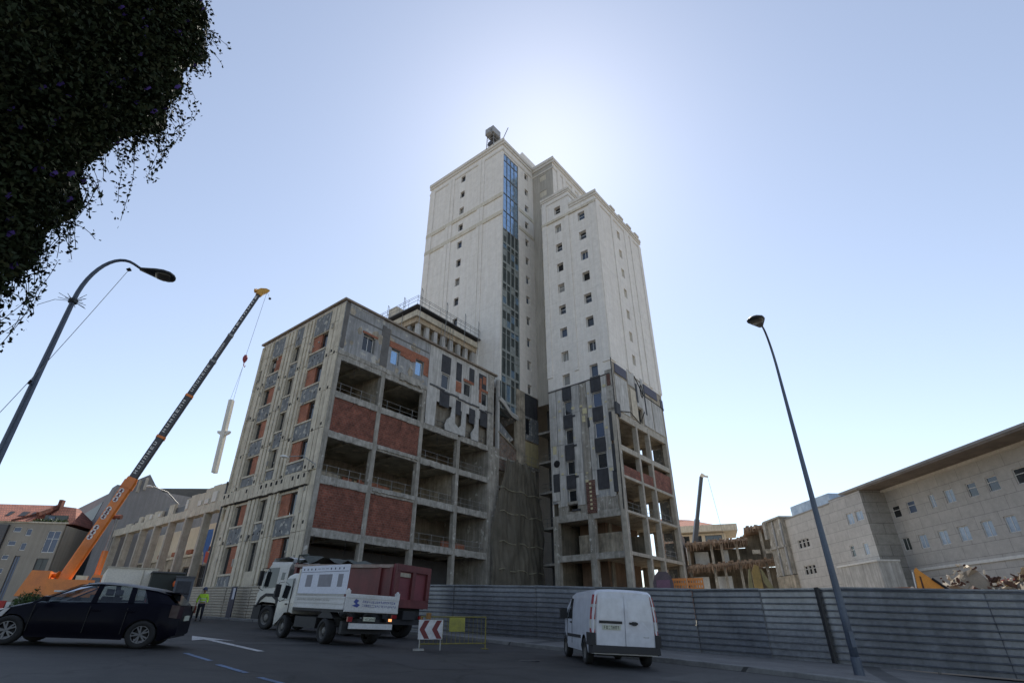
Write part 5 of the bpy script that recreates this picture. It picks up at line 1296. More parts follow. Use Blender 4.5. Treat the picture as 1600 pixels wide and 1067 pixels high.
# ================================================================ street lamps
M['lampblue'] = mat('blue_grey_lamp_steel', (.10,.125,.17), (.07,.085,.115), .6, .45, .3, bmp=.05)
M['lamphead'] = plain('dark_lamp_shell', (.045,.05,.055), .45, .2)
M['lens'] = plain('dull_lamp_lens', (.16,.15,.12), .3)
def street_lamp(x, y, ztop, hx, hy, rx, rz, ext, hs, r0, r1, label):
    z0 = zg(x, y); H = ztop-z0; t = thing('street_lamp', label, 'street lamp', (x, y, z0), 0, 'tall street lamps along the road'); d = Vector((hx, hy, 0)).normalized()
    pts = [(0,0,-.3)]; rs = [r0]; K = 6
    for k in range(1, K+1): f = k/K; pts.append((0,0,(H-rz)*f)); rs.append(r0+(r1-r0)*f)
    for k in range(1, 13):
        a = math.pi/2*k/12*1.14; p = d*(rx*(1-math.cos(a)))+Vector((0,0,H-rz+rz*math.sin(a))); pts.append(tuple(p)); rs.append(r1*(1-.03*k))
    l = Vector(pts[-1]); pts.append(tuple(l+d*ext+Vector((0,0,-.10)))); rs.append(r1*.6)
    mb = MB(0); mb.tube(pts, rs, 12); o = mb.build('pole', M['lampblue'], t, True)
    mb = MB(0); mb.lathe([(0,0),(r0*1.9,0),(r0*1.9,.03),(r0*1.15,.05),(r0*1.1,.5),(r0*.9,.52)], 'z', 14); mb.build('base_collar', M['lampblue'], t)
    mb = MB(0); mb.box(-.06,.06,-r0-.012,-r0+.02,.75,1.15); mb.build('service_door', M['lampblue'], t)
    e = Vector(pts[-1]); s_ = Vector((-d.y, d.x, 0))
    def sec(k, w, h, dz): c = e+d*k*hs+Vector((0,0,(dz+.02*k)*hs)); return [c+s_*(w*1.35*hs*math.cos(a))+Vector((0,0,h*hs*math.sin(a)*(1 if math.sin(a) > 0 else .55))) for a in [j*math.pi/6 for j in range(12)]]
    mb = MB(0); mb.loft([sec(k*1.1, w*1.2, h, dz) for k, w, h, dz in ((-.06,.05,.05,0),(.12,.10,.08,.0),(.3,.155,.11,-.0),(.5,.20,.13,-.01),(.68,.195,.12,-.02),(.80,.13,.09,-.03),(.85,.05,.04,-.03))], True, True)
    mb.build('lamp_head', M['lamphead'], t, True)
    mb = MB(0); mb.loft([sec(k*1.1, w*1.2, h, dz) for k, w, h, dz in ((.34,.10,.02,-.062),(.42,.14,.05,-.066),(.56,.16,.06,-.07),(.68,.14,.05,-.066),(.76,.08,.02,-.06))], True, True)
    mb.build('lens', M['lens'], t, True)
    return t, e, d
lt, le, ld = street_lamp(9.59, 17.06, 9.62, -.62, -.78, .75, 1.5, .15, .9, .115, .045, 'tall curved street lamp standing in front of the blue-grey hoarding at the right')
b_ = pol(-44.95, 16); lt2, le2, ld2 = street_lamp(b_.x, b_.y, 8.95, .83, .56, .72, 1.55, .22, .88, .108, .056, 'tall curved street lamp at the left, under the dark creeper')
mb = MB(0); c = Vector((0,0,7.75))
r = random.Random(1)
for k in range(22):
    a = Vector((r.gauss(0,1), r.gauss(0,1), r.gauss(0,.6))).normalized(); mb.tube([c, c+a*r.uniform(.15,.4)], .008, 3)
mb.tube([c, c+Vector((-.6,.1,.12)), c+Vector((-1.15,.25,.05))], .008, 3); mb.lathe([(.06,-.06),(.10,-.05),(.10,.05),(.06,.06)], 'z', 10, (0,0,7.75)); mb.build('twig_clump', M['lamphead'], lt2)
mb = MB(0); mb.lathe([(0,-.06),(.07,0),(0,.08)], 'z', 8, tuple(le2-ld2*.28+Vector((0,0,-.12)))); mb.tube([(-.02,-.1,5.4),(.25,-.35,5.35)],.03,6); mb.build('wire_clamp', M['dark'], lt2)
wa = Vector(lt2.location)+le2-ld2*.28+Vector((0,0,-.12)); wb = pol(-48.5, 16, 1.9)
mb = MB(0); mb.tube([wa+(wb-wa)*f-Vector((0,0,.25*math.sin(f*math.pi))) for f in [k/10 for k in range(11)]], .009, 4); o = mb.build('overhead_wire', M['steel']); tag(o, 'thin wire sloping down to the left from the left street lamp', 'wire')

# ================================================================ creeper on a tall garden wall, close on the left
edge = [(0.05,-50.4),(.30,-50.2),(.405,-49.4),(.474,-48.6),(.565,-48.5),(.66,-48.4),(.74,-48.2),(.80,-46.6),(.863,-45.3),(.97,-44.5),(1.09,-43.9),(1.31,-46.2),(1.7,-46.5)]
def eaz(t):
    for (a, x0), (b, x1) in zip(edge, edge[1:]):
        if a <= t <= b: return x0+(x1-x0)*(t-a)/(b-a)
    return edge[-1][1]
def cpt_(az, t, D):
    q = pol(az, D); q.z = t*D; return q
CW = thing('overgrown_creeper', 'huge dark creeper with violet flowers spilling over a tall wall, top left', 'climbing plant', pol(-56, 7.4, zg(-6,4)))
w0 = Vector(CW.location)
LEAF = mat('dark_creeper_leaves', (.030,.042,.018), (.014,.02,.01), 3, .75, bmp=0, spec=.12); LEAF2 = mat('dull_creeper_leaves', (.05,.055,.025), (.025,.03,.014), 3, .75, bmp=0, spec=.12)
mb = MB(0)
for side in (0,): 
    A1 = pol(-51.5, 7.5)-w0; A2 = pol(-95, 6.5)-w0; A3 = pol(-95, 9)-w0; A4 = pol(-52.5, 9.5)-w0
    for z0, z1 in ((-1.0, 12.6),):
        mb.hexa([(p.x,p.y,z0) for p in (A1,A2,A3,A4)]+[(p.x,p.y,z1) for p in (A1,A2,A3,A4)])
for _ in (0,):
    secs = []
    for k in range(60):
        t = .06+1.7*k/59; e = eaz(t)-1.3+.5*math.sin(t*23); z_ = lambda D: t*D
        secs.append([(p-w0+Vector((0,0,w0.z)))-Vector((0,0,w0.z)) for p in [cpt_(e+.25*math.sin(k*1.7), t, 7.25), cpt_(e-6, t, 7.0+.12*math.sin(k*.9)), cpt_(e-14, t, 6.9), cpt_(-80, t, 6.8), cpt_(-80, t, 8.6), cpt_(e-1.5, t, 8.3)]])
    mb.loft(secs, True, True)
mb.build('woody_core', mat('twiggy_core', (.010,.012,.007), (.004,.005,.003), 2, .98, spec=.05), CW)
r = random.Random(21); mb = MB(0); mb.mi = 0
def leaf(mb, p, s_, r):
    n = Vector((r.gauss(0,1), r.gauss(0,1), r.gauss(0,1))).normalized(); a = n.orthogonal().normalized(); a = (Matrix.Rotation(r.uniform(0,6.28), 3, n) @ a)*s_; b = n.cross(a).normalized()*s_*.55
    mb.face([p-a, p-a*.2+b, p+a, p-a*.2-b])
def cpt(az, t, D): 
    q = pol(az, D); q.z = t*D; return q
for k in range(80000):
    t = r.uniform(.05, 1.75); e = eaz(t)+.5*math.sin(t*23)+.5*math.sin(t*51+1)
    u = abs(r.gauss(0, 1))
    az = e-u*2.6 if r.random() < .45 else e-r.uniform(0, 24)
    D = 7.1-.022*(e-az)*3+r.uniform(-.5,.55)
    p = cpt(az, t, D)-w0
    mb.mi = 0 if r.random() < .7 else 1
    leaf(mb, p, r.uniform(.022, .046), r)
# loose twigs breaking the outline
tw = MB(0)
for k in range(230):
    t = r.uniform(.42, 1.45); e = eaz(t)+.5*math.sin(t*23)
    p = cpt(e-.6, t, 7.1+r.uniform(-.4,.4)); d_ = Vector((r.uniform(.2,1), r.uniform(-.3,.5), r.uniform(-.9,.3))).normalized()
    L = r.uniform(.15, .55); pts = [p]; 
    for j in range(5): d_ = (d_+Vector((0,0,-.28))).normalized(); pts.append(pts[-1]+d_*L/5)
    tw.tube([q-w0 for q in pts], .004, 3, False)
    for q in pts[1:]:
        for j in range(2): mb.mi = 0; leaf(mb, q-w0+Vector((r.gauss(0,.02),r.gauss(0,.02),r.gauss(0,.02))), r.uniform(.02,.04), r)
# long hanging strands
for (az, t, L) in ((-45.0,.815,1.35),(-45.5,.79,.9),(-44.2,.87,1.0),(-46.6,.69,.8),(-47.0,.66,1.0),(-44.6,.90,1.2),(-47.9,.51,1.1),(-48.6,.47,1.6),(-48.2,.455,.95),(-49.0,.44,1.3),(-43.4,.98,.8),(-43.9,.93,1.0)):
    p = cpt(az, t, 7.0); pts = []
    for j in range(16): f = j/15; pts.append(p+Vector((.18*math.sin(f*2.2+az), .05*math.sin(f*5), -L*f)))
    tw.tube([q-w0 for q in pts], .0035, 3, False)
    for q in pts:
        for j in range(3): mb.mi = 0; leaf(mb, q-w0+Vector((r.gauss(0,.035),r.gauss(0,.035),r.gauss(0,.03))), r.uniform(.018,.034), r)
mb.build('leaves', [LEAF, LEAF2], CW)
tw.build('twigs', M['dark'], CW)
VF = plain('violet_flowers', (.11,.06,.30), .6)
for k in range(95):
    fl = MB(0)
    t = r.uniform(.45, 1.5); e = eaz(t); az = e-abs(r.gauss(0,5)); p = cpt(az, t, 6.75+r.uniform(-.3,.2))-w0
    for j in range(5):
        a = j*1.257; n = Vector((math.cos(a), .2, math.sin(a)))*.05; s_ = Vector((-math.sin(a), 0, math.cos(a)))*.026
        fl.face([p, p+n*.6+s_, p+n, p+n*.6-s_])
    fl.build('flower', VF, CW)


# ================================================================ traffic barrier and chevron board
BA = pol(-8.6, 19.4); az_ = math.atan2(20.09-19.19, -1.0+2.95)
t = thing('yellow_barrier', 'low yellow pedestrian barrier on the road beside the kerb', 'barrier', (-2.95, 19.25, zg(-2.95,19.25)), rad(24))
YL = mat('chipped_yellow_paint', (.24,.21,.04), (.14,.12,.04), 5, .6)
mb = MB(0); L = 2.25
for z in (.95, .18): mb.tube([(0,0,z),(L,0,z)], .022, 6)
for x in (0, L): mb.tube([(x,0,.02),(x,0,.97)], .022, 6)
for x in (.02, L-.02): mb.tube([(x,-.3,.02),(x,.3,.02)], .02, 6)
for k in range(1, 15): mb.tube([(L*k/15,0,.18),(L*k/15,0,.95)], .007, 4)
mb.build('barrier_frame', YL, t)
mb = MB(0); mb.box(.95,1.5,-.03,-.01,.52,.93); mb.build('yellow_plate', mat('faded_yellow_plate', (.32,.30,.05), (.22,.21,.05), 4, .6), t)
c = thing('chevron_board', 'white board with two dark red chevrons pointing left, mounted at the barrier end', 'traffic sign', (-3.0, 19.12, zg(-3,19.12)), rad(10)); c.scale = (.86,.86,.86)
mb = MB(0); mb.box(0,.9,-.02,.0,.36,1.0); mb.build('board', mat('sign_white', (.62,.62,.63), None, 3, .5), c)
mb = MB(0)
for x in (.04, .50):
    a = [(x+.0,.68),(x+.17,.98),(x+.36,.98),(x+.19,.68),(x+.38,.38),(x+.19,.38)]
    mb.prism(a, lambda p, q, h: (p, -h, q), .021, .026)
mb.build('chevron', plain('dark_red_film', (.13,.010,.014), .5), c)
for x in (.05,.82): mb = MB(0); mb.box(x,x+.04,-.0,.04,.0,1.0); mb.build('stand_leg', M['steel'], c)
mb = MB(0); mb.box(-.15,.25,-.3,.3,0,.06); mb.build('stand_foot', M['steel'], c)
mb = MB(0); mb.lathe([(0,-.1),(.09,-.1),(.1,.1),(0,.12)], 'z', 12, (.35,.02,1.12)); mb.build('warning_lamp', plain('amber_lamp', (.25,.12,.03), .4), c)
mb = MB(0); mb.lathe([(0,0),(.035,.0),(.035,.12),(.05,.16),(0,.17)], 'z', 8, (0,0,0)); o = mb.build('litter_cup', plain('pale_litter', (.6,.6,.6), .7)); o.location = (4.1, 18.9, zg(4.1,18.9)+.0); tag(o, 'small pale scrap of litter on the road beside the van', 'litter')

# ================================================================ things standing behind the hoarding
def soilpile(name, c, rx, ry, h, label, n, seed, cols):
    t = thing(name, label, 'rubble', (c[0], c[1], zs(*c)+.05), 0, 'rubble heaps behind the hoarding'); r = random.Random(seed)
    mb = MB(0); secs = []
    for i in range(25):
        row = []
        for j in range(25):
            x = (i/12-1); y = (j/12-1); rr = math.hypot(x, y); z = h*max(0, 1-rr**1.6)*(1+.22*math.sin(x*9+y*5)+.15*math.sin(y*13))
            row.append((x*rx+.1*r.gauss(0,1), y*ry+.1*r.gauss(0,1), z-.1))
        secs.append(row)
    mb.loft(secs); mb.build('soil_heap', M['soil'], t)
    for ci, (mm, nm) in enumerate(cols):
        mb = MB(0)
        for k in range(n):
            x = r.uniform(-1,1); y = r.uniform(-1,1); rr = math.hypot(x,y)
            if rr > 1: continue
            z = h*max(0,1-rr**1.6)*(1+.22*math.sin(x*9+y*5)+.15*math.sin(y*13)); p = Vector((x*rx, y*ry, z+r.uniform(-.05,.3)))
            s_ = r.uniform(.06,.22)*(2.2 if r.random() < .1 else 1); Rm = Matrix.Rotation(r.uniform(0,6.28),3,Vector((r.random(),r.random(),r.random()+.1)).normalized())
            e = Vector((s_*r.uniform(.6,2.2), s_*r.uniform(.4,1), s_*r.uniform(.15,.6)))
            mb.hexa([p+Rm@Vector((sx*e.x*r.uniform(.8,1), sy*e.y*r.uniform(.8,1), sz*e.z)) for sx,sy,sz in ((-.5,-.5,-.5),(.5,-.5,-.5),(.5,.5,-.5),(-.5,.5,-.5),(-.5,-.5,.5),(.5,-.5,.5),(.5,.5,.5),(-.5,.5,.5))])
        mb.build(nm, M[mm], t)['kind'] = 'stuff'
    return t
M['palerub'] = mat('pale_rubble', (.60,.53,.42), (.42,.36,.28), 2, .95); M['rusty'] = mat('rusty_scrap', (.10,.045,.03), (.05,.03,.025), 2, .9)
M['wood'] = mat('splintered_timber', (.45,.35,.22), (.30,.22,.13), 3, .9)
p = pol(43.5, 41); soilpile('rubble_heap', (p.x,p.y), 7.5, 4.5, 3.35, 'big heap of pale broken rubble and timber behind the hoarding at the right edge', 800, 3, (('palerub','rubble_chunk'),('rusty','rusty_scrap'),('wood','timber_scrap')))
p = pol(38.4, 37); soilpile('rubble_heap', (p.x,p.y), 5.0, 2.2, 2.6, 'low pale rubble heap just right of the orange digger arm', 500, 5, (('palerub','rubble_chunk'),('rusty','rusty_scrap')))
p = pol(40.6, 45); mb = MB(0); secs = [[(-4.6+.75*k, 0, 1.45+.06*k+.08*math.sin(k)), (-4.6+.75*k, .3, 2.02+.075*k+.07*math.sin(k*2.1))] for k in range(13)]; mb.loft(secs)
o = mb.build('debris_sheeting', plain('faded_red_sheeting', (.42,.10,.09), .8)); o.location = (p.x, p.y, zs(p.x,p.y)+.9); o.rotation_euler = (0,0,rad(-38)); tag(o, 'long faded red sheeting strip stretched behind the right rubble', 'sheeting')
p = pol(34.8, 40); mb = MB(0); mb.box(-3.8,3.8,-.05,.05,1.15,1.42); o = mb.build('orange_netting', plain('dull_orange_netting', (.30,.14,.08), .8)); o.location = (p.x,p.y,zs(p.x,p.y)+1.2); o.rotation_euler = (0,0,rad(-35)); tag(o, 'low dull orange netting left of the orange digger arm', 'netting')

def plate(mb, pts, w, fn):
    mb.prism(pts, fn, -w/2, w/2)
p = pol(35.9, 33); X = thing('orange_digger', 'orange digger arm folded to a peak above the right hoarding', 'digger', (p.x,p.y,zs(p.x,p.y)+.22), rad(-36)); X.scale = (.60,.60,.78)
EO = mat('digger_orange', (.66,.27,.03), (.5,.19,.025), 1.2, .5)
mb = MB(0); mb.prism([(-.9,.9),(-.75,2.5),(-.62,3.45),(-.42,3.58),(-.28,3.40),(1.9,1.7),(1.7,1.4),(.2,1.9),(-.1,.9)], lambda a, b, h: (a, h, b), -.25, .25); mb.build('arm', EO, X)
mb = MB(0); mb.prism([(-.45,2.3),(-.40,3.1),(-.30,3.08),(-.33,2.3)], lambda a, b, h: (a, h, b), -.27, .27); mb.build('arm_opening', M['rusty'], X)
mb = MB(0); mb.tube([(.35,-.33,2.95),(2.1,-.33,1.55)], .08, 8); mb.tube([(-.85,-.2,1.6),(-.98,-.2,.3)], .09, 8); mb.build('hydraulic_ram', M['dark'], X)
mb = MB(0); mb.tube([(-.74,-.28,3.35),(-.95,-.28,1.7)], .05, 6); mb.box(.4,1.2,-.30,-.26,1.85,1.98); mb.build('steel_edge', M['frame_w'], X)
mb = MB(0); mb.box(.4,3.2,-1.1,1.1,.7,1.25); mb.build('body', EO, X)
mb = MB(0); mb.box(.2,3.4,-1.4,-.8,0,.7); mb.box(.2,3.4,.8,1.4,0,.7); mb.build('track', M['frame_d'], X)
p = pol(22.9, 62); X = thing('yellow_grab', 'dusty yellow demolition grab arm in front of the torn-open block', 'digger', (p.x,p.y,zs(p.x,p.y)), rad(-20)); X.scale = (.7,.8,.93)
EY = mat('dusty_yellow', (.34,.23,.07), (.20,.145,.05), 1.5, .7)
mb = MB(0); mb.prism([(-.2,1.5),(-.1,5.6),(.4,6.3),(.95,6.1),(1.0,4.0),(.5,1.5)], lambda a, b, h: (a, h, b), -.35, .35); mb.build('arm', EY, X)
mb = MB(0); mb.prism([(-1.3,2.2),(-.5,5.8),(-.25,5.9),(-.3,4.0),(-.7,2.0)], lambda a, b, h: (a, h, b), -.3, .3); mb.prism([(1.1,5.9),(1.35,5.7),(3.1,2.6),(2.9,2.4),(1.2,4.5)], lambda a, b, h: (a, h, b), -.1, .1); mb.build('jaw', mat('dusty_olive', (.22,.20,.10), None, 1.5, .8), X)
mb = MB(0); mb.box(-2,2.5,-1.2,1.2,.8,2.6); mb.build('body', EY, X)
mb = MB(0); mb.box(-2.2,2.7,-1.5,-.9,0,.8); mb.box(-2.2,2.7,.9,1.5,0,.8); mb.build('track', M['frame_d'], X)
p = pol(16.9, 47); X = thing('orange_crate_stack', 'stacked orange slatted barriers behind the hoarding, right of the tower corner', 'barriers', (p.x,p.y,zs(p.x,p.y)), rad(-17))
OC = plain('orange_plastic_bars', (.62,.22,.05), .6)
for k in range(2):
    mb = MB(0)
    for z in range(9): mb.box(-1.2+k*1.25,-.05+k*1.25,-.05,.05,.5+z*.34,.68+z*.34)
    for x in range(7): mb.box(-1.2+k*1.25+x*.185,-1.1+k*1.25+x*.185,-.04,.06,.5,3.4)
    mb.build('slatted_barrier', OC, X)
p = pol(14.75, 46); X = thing('portable_toilet', 'round-topped dull purple site toilet behind the hoarding, at the tower corner', 'toilet cabin', (p.x,p.y,zs(p.x,p.y)), rad(-15))
mb = MB(0); prof = [(-.75,0),(.75,0),(.75,2.9),(.6,3.4),(.3,3.7),(-.3,3.7),(-.6,3.4),(-.75,2.9)]; mb.prism(prof, lambda a, b, h: (a, h, b), -.7, .7); mb.build('cabin_shell', mat('dusty_purple', (.10,.07,.085), (.065,.048,.058), 1.5, .6), X)
mb = MB(0); mb.box(-.5,.5,-.76,-.7,.1,3.1); mb.build('door', mat('dusty_purple_door', (.17,.08,.13), None, 3, .6), X)
mb = MB(0); p = pol(13.3, 52); X = thing('debris_heap', 'low dark heap with rails lying in the open ground floor of the tower corner', 'rubble', (p.x,p.y,zs(p.x,p.y)), 0)
r = random.Random(2)
for k in range(160):
    q = Vector((r.uniform(-2.5,2.5), r.uniform(-1,1), r.uniform(1.2,3.0))); s_ = r.uniform(.1,.5); mb.box(q.x,q.x+s_,q.y,q.y+s_,q.z-1.5,q.z)
mb.build('heap', M['wood'], X)
# ================================================================ vehicles
M['tyre'] = mat('tyre_rubber', (.02,.02,.021), None, 6, .85); M['rim'] = plain('alloy_rim', (.20,.205,.22), .4, .6); M['rimd'] = mat('dull_steel_rim', (.22,.215,.2), (.12,.11,.1), 4, .6, .3)
M['bplast'] = plain('black_bumper_plastic', (.018,.018,.02), .65); M['clear'] = seeglass('car_window_glass'); M['dglass'] = plain('dark_vehicle_glass', (.012,.015,.018), .06, spec=.9)
M['redl'] = plain('red_lamp_lens', (.25,.012,.015), .2); M['whitel'] = plain('clear_lamp_lens', (.42,.40,.36), .2); M['plate'] = plain('number_plate', (.52,.54,.44), .5); M['ink'] = plain('plate_ink', (.02,.02,.02), .7)
_wm = {}
def wheel(parent, x, y, r_, w, kind='alloy', out=1):
    key = (r_, w, kind)
    if key not in _wm:
        a = MB(0); a.lathe([(0,-w*.35),(r_*.45,-w*.35),(r_*.45,w*.2),(0,w*.2)], 'y', 20)
        t = MB(0); t.lathe([(r_*.62,-w/2),(r_*.90,-w/2),(r_*.985,-w*.38),(r_,-w*.2),(r_,w*.2),(r_*.985,w*.38),(r_*.90,w/2),(r_*.62,w/2),(r_*.60,0),(r_*.62,-w/2)], 'y', 32)
        m_ = MB(0)
        if kind == 'alloy':
            m_.lathe([(r_*.66,w*.46),(r_*.66,w*.30),(r_*.57,w*.30),(r_*.57,w*.46),(r_*.66,w*.46)], 'y', 32)
            m_.lathe([(0,w*.25),(r_*.14,w*.25),(r_*.12,w*.42),(0,w*.43)], 'y', 12)
            for k in range(5):
                for dd in (-.13,.13):
                    a0 = k*1.2566+dd*.6; a1 = k*1.2566+dd*1.6
                    m_.bar((r_*.10*math.cos(a0), w*.38, r_*.10*math.sin(a0)), (r_*.61*math.cos(a1), w*.40, r_*.61*math.sin(a1)), .03, .03, (0,1,0))
        else:
            m_.lathe([(r_*.64,w*.44),(r_*.60,w*.40),(r_*.52,w*.10),(r_*.30,w*.05),(r_*.28,w*.30),(r_*.22,w*.36),(0,w*.37)], 'y', 28)
            for k in range(8): a0 = k*.785; m_.lathe([(0,w*.05),(.03,w*.05),(.03,w*.17),(0,w*.17)], 'y', 6, (r_*.40*math.cos(a0),0,r_*.40*math.sin(a0)))
        _wm[key] = (a.mesh('wheel', M['ink']), t.mesh('tyre', M['tyre'], True), m_.mesh('rim', M['rim'] if kind == 'alloy' else M['rimd']))
    a, t, m_ = _wm[key]
    o = part('wheel', a, parent, (x, y, r_), 0 if out > 0 else math.pi); part('tyre', t, o); part('rim', m_, o); return o
def lerp(P, x):
    if x <= P[0][0]: return P[0][1]
    for (a, va), (b, vb) in zip(P, P[1:]):
        if x <= b: return va+(vb-va)*(x-a)/(b-a)
    return P[-1][1]
def arch(x, zb, ax_, R_, zc):
    for c in ax_:
        d_ = abs(x-c)
        if d_ < R_: zb = max(zb, zc+math.sqrt(R_*R_-d_*d_))
    return zb
def stations(x0, x1, step, extra):
    n = int((x1-x0)/step); s = {round(x0+(x1-x0)*k/n, 4) for k in range(n+1)}; s.update(extra); return sorted(s)
def glyphs(mb, x0, z0, w, h, n, fn, seed=1):
    """unreadable worn characters as short strokes"""
    r = random.Random(seed); cw = w/n
    for k in range(n):
        x = x0+cw*k+cw*.15; a = cw*.62; st = cw*.16
        segs = [(0,0,st,h),(a-st,0,a,h),(0,h-st,a,h),(0,0,a,st),(0,h*.45,a,h*.45+st)]
        for s_ in r.sample(segs, r.choice((2,3,3,4))): mb.prism([(x+s_[0],z0+s_[1]),(x+s_[2],z0+s_[1]),(x+s_[2],z0+s_[3]),(x+s_[0],z0+s_[3])], fn, 0, .003)

def place(t, x, y, az, tiltdir=True):
    """az: heading, degrees clockwise from +y; follow the street slope"""
    z = zg(x, y); h = rad(az); f = Vector((math.sin(h), math.cos(h), 0)); l = Vector((-f.y, f.x, 0)); e = 1.0
    f.z = (zg(x+f.x, y+f.y)-zg(x-f.x, y-f.y))/2; l.z = (zg(x+l.x, y+l.y)-zg(x-l.x, y-l.y))/2
    f.normalize(); u = f.cross(l).normalized(); l = u.cross(f)
    m_ = Matrix((( f.x,l.x,u.x,x),(f.y,l.y,u.y,y),(f.z,l.z,u.z,z),(0,0,0,1))); t.matrix_world = m_

# ---- dark hatchback, side on, facing left
CAR = thing('parked_car', 'black five-door hatchback facing left in the foreground', 'car')
NAVY = plain('black_navy_paint', (.0035,.0035,.009), .38, 0, .02, spec=.1)
HB = [(-1.96,.80),(-1.9,.96),(-1.6,1.0),(-1.0,.985),(0,.95),(.7,.93),(1.1,.87),(1.5,.76),(1.8,.62),(1.96,.48)]
WB = [(-1.96,.68),(-1.85,.78),(-1.5,.835),(-.8,.85),(.8,.85),(1.4,.82),(1.75,.72),(1.96,.48)]
axl = (-1.27, 1.30); RW = .305
def carsec(x):
    zt = lerp(HB, x); w = lerp(WB, x); zb = arch(x, .18 if abs(x) < 1.7 else .18+(abs(x)-1.7)*.5, axl, .345, .295); pts = []
    for f, wf in ((0,.93),(.12,.985),(.35,1.0),(.6,.99),(.82,.955),(.93,.925)): z = zb+(zt-zb)*f; fz = (z-.2)/(zt-.2); pts.append((x, w*(.95 if fz < .1 else 1.0 if fz < .5 else 1.0-.10*(fz-.5)/.5), z))
    bulge = .05 if x > .8 else .02
    pts.append((x, w*.86, zt+.01)); pts.append((x, w*.5, zt+bulge)); pts.append((x, 0, zt+bulge*1.15))
    return pts+[(p[0], -p[1], p[2]) for p in reversed(pts[:-1])]
st = stations(-1.96, 1.96, .1, [c+d_ for c in axl for d_ in (-.346,-.31,-.24,.24,.31,.346)])
mb = MB(0); mb.loft([carsec(x) for x in st], False, True); o = mb.build('body', NAVY, CAR); weld(o); autosmooth(o, 40)
mb = MB(0); mb.box(-1.75,1.75,-.62,.62,.2,.55); mb.box(-1.9,.8,-.7,.7,.5,.72); mb.build('underbody', M['ink'], CAR)
BL_ = lambda x: lerp(HB, x)-.005
RZ = [(-1.62,1.24),(-1.3,1.325),(-.6,1.405),(-.1,1.42),(.12,1.40),(.3,1.345)]
def ps(xl, xr, f, s_): # side surface point between belt and roof rail
    x = xl+(xr-xl)*f; z0 = BL_(xl); z1 = lerp(RZ, xr)-.05; y0 = lerp(WB, xl)*.895; y1 = .57; return (x, s_*(y0+(y1-y0)*(f**1.15)), z0+(z1-z0)*f)
PIL = [(1.12,.32),(.98,.22),(-.06,-.06),(-.18,-.17),(-.80,-.74),(-.93,-.86),(-1.22,-1.02),(-1.84,-1.50)]
for s_ in (1,-1):
    for i in (0,2,4,6):
        mb = MB(0); a, b_ = PIL[i], PIL[i+1]; mb.loft([[ps(a[0]+(b_[0]-a[0])*g, a[1]+(b_[1]-a[1])*g, f, s_) for f in (0,.25,.5,.75,1)] for g in (0,.5,1)]); mb.build('pillar', NAVY, CAR)
    for i, nm in ((1,'front_window'),(3,'rear_window'),(5,'quarter_window')):
        a, b_ = PIL[i], PIL[i+1]; mb = MB(0); mb.loft([[ps(a[0]+(b_[0]-a[0])*g, a[1]+(b_[1]-a[1])*g, f, s_) for f in (0,.5,1)] for g in (0,1)]); mb.build('side_window', M['clear'], CAR)
mb = MB(0); RS = []
for x in (.30,.12,-.1,-.6,-1.0,-1.3,-1.5,-1.62):
    z = lerp(RZ, x); RS.append([(x, y, z-.06*abs(y/.6)**3+.012) for y in (-.60,-.45,-.2,0,.2,.45,.60)])
mb.loft(RS); mb.box(-1.76,-1.45,-.52,.52,1.245,1.27); o = mb.build('roof', NAVY, CAR); autosmooth(o)
mb = MB(0); mb.loft([[(1.12,y*1.22,.90),(.30,y,1.35)] for y in (-.58,-.3,0,.3,.58)]); mb.build('windscreen', M['clear'], CAR)
mb = MB(0); mb.loft([[(-1.88,y*1.15,.98),(-1.60,y,1.235)] for y in (-.56,-.3,0,.3,.56)]); mb.build('rear_screen', M['dglass'], CAR)
for s_ in (1,-1):
    mb = MB(0); mb.loft([[(-1.74-.02*q+.0*f, s_*(.806-.0*f), .70+.28*f) if q == 0 else (-1.90, s_*(.735-.01*f), .68+.29*f) if q == 1 else (-1.975, s_*.62, .68+.27*f) for q in (0,1,2)] for f in (0,.5,1)]); mb.build('tail_lamp', plain('smoked_violet_lens', (.025,.008,.014), .3) if 'smoked_violet_lens' not in bpy.data.materials else bpy.data.materials['smoked_violet_lens'], CAR)
    mb = MB(0); mb.hexa([(.72,s_*.86,.93),(.86,s_*.86,.93),(.86,s_*1.0,.94),(.74,s_*1.0,.94),(.70,s_*.86,1.05),(.80,s_*.86,1.05),(.80,s_*.99,1.04),(.72,s_*.99,1.04)]); mb.build('door_mirror', NAVY, CAR)
    mb = MB(0); mb.box(-.32,-.14,s_*.842-.01,s_*.842+.012,.78,.805); mb.box(-1.0,-.84,s_*.842-.01,s_*.842+.012,.79,.815); mb.build('door_handle', NAVY, CAR)
    mb = MB(0); mb.hexa([(1.5,s_*.8,.58),(1.85,s_*.62,.55),(1.85,s_*.5,.55),(1.5,s_*.6,.58),(1.42,s_*.76,.76),(1.74,s_*.6,.70),(1.74,s_*.5,.72),(1.42,s_*.6,.76)]); mb.build('headlight', M['whitel'], CAR)
    mb = MB(0)
    for xx in (.95,-.11,-.86): mb.box(xx-.006,xx+.006,s_*.838-.012,s_*.838+.014,.3,.87)
    mb.build('door_gap', M['ink'], CAR)
mb = MB(0); mb.box(-1.985,-1.965,-.26,.26,.62,.74); mb.build('number_plate', M['plate'], CAR)
mb = MB(0); mb.box(-1.9,-1.6,-.72,.72,.24,.42); mb.build('bumper', M['bplast'], CAR)
mb = MB(0); mb.box(1.6,1.93,-.5,.5,.22,.32); mb.build('bumper', M['bplast'], CAR)
for x in axl:
    for s_ in (1,-1): wheel(CAR, x, s_*.74, RW, .2, 'alloy', s_)
mb = MB(0)
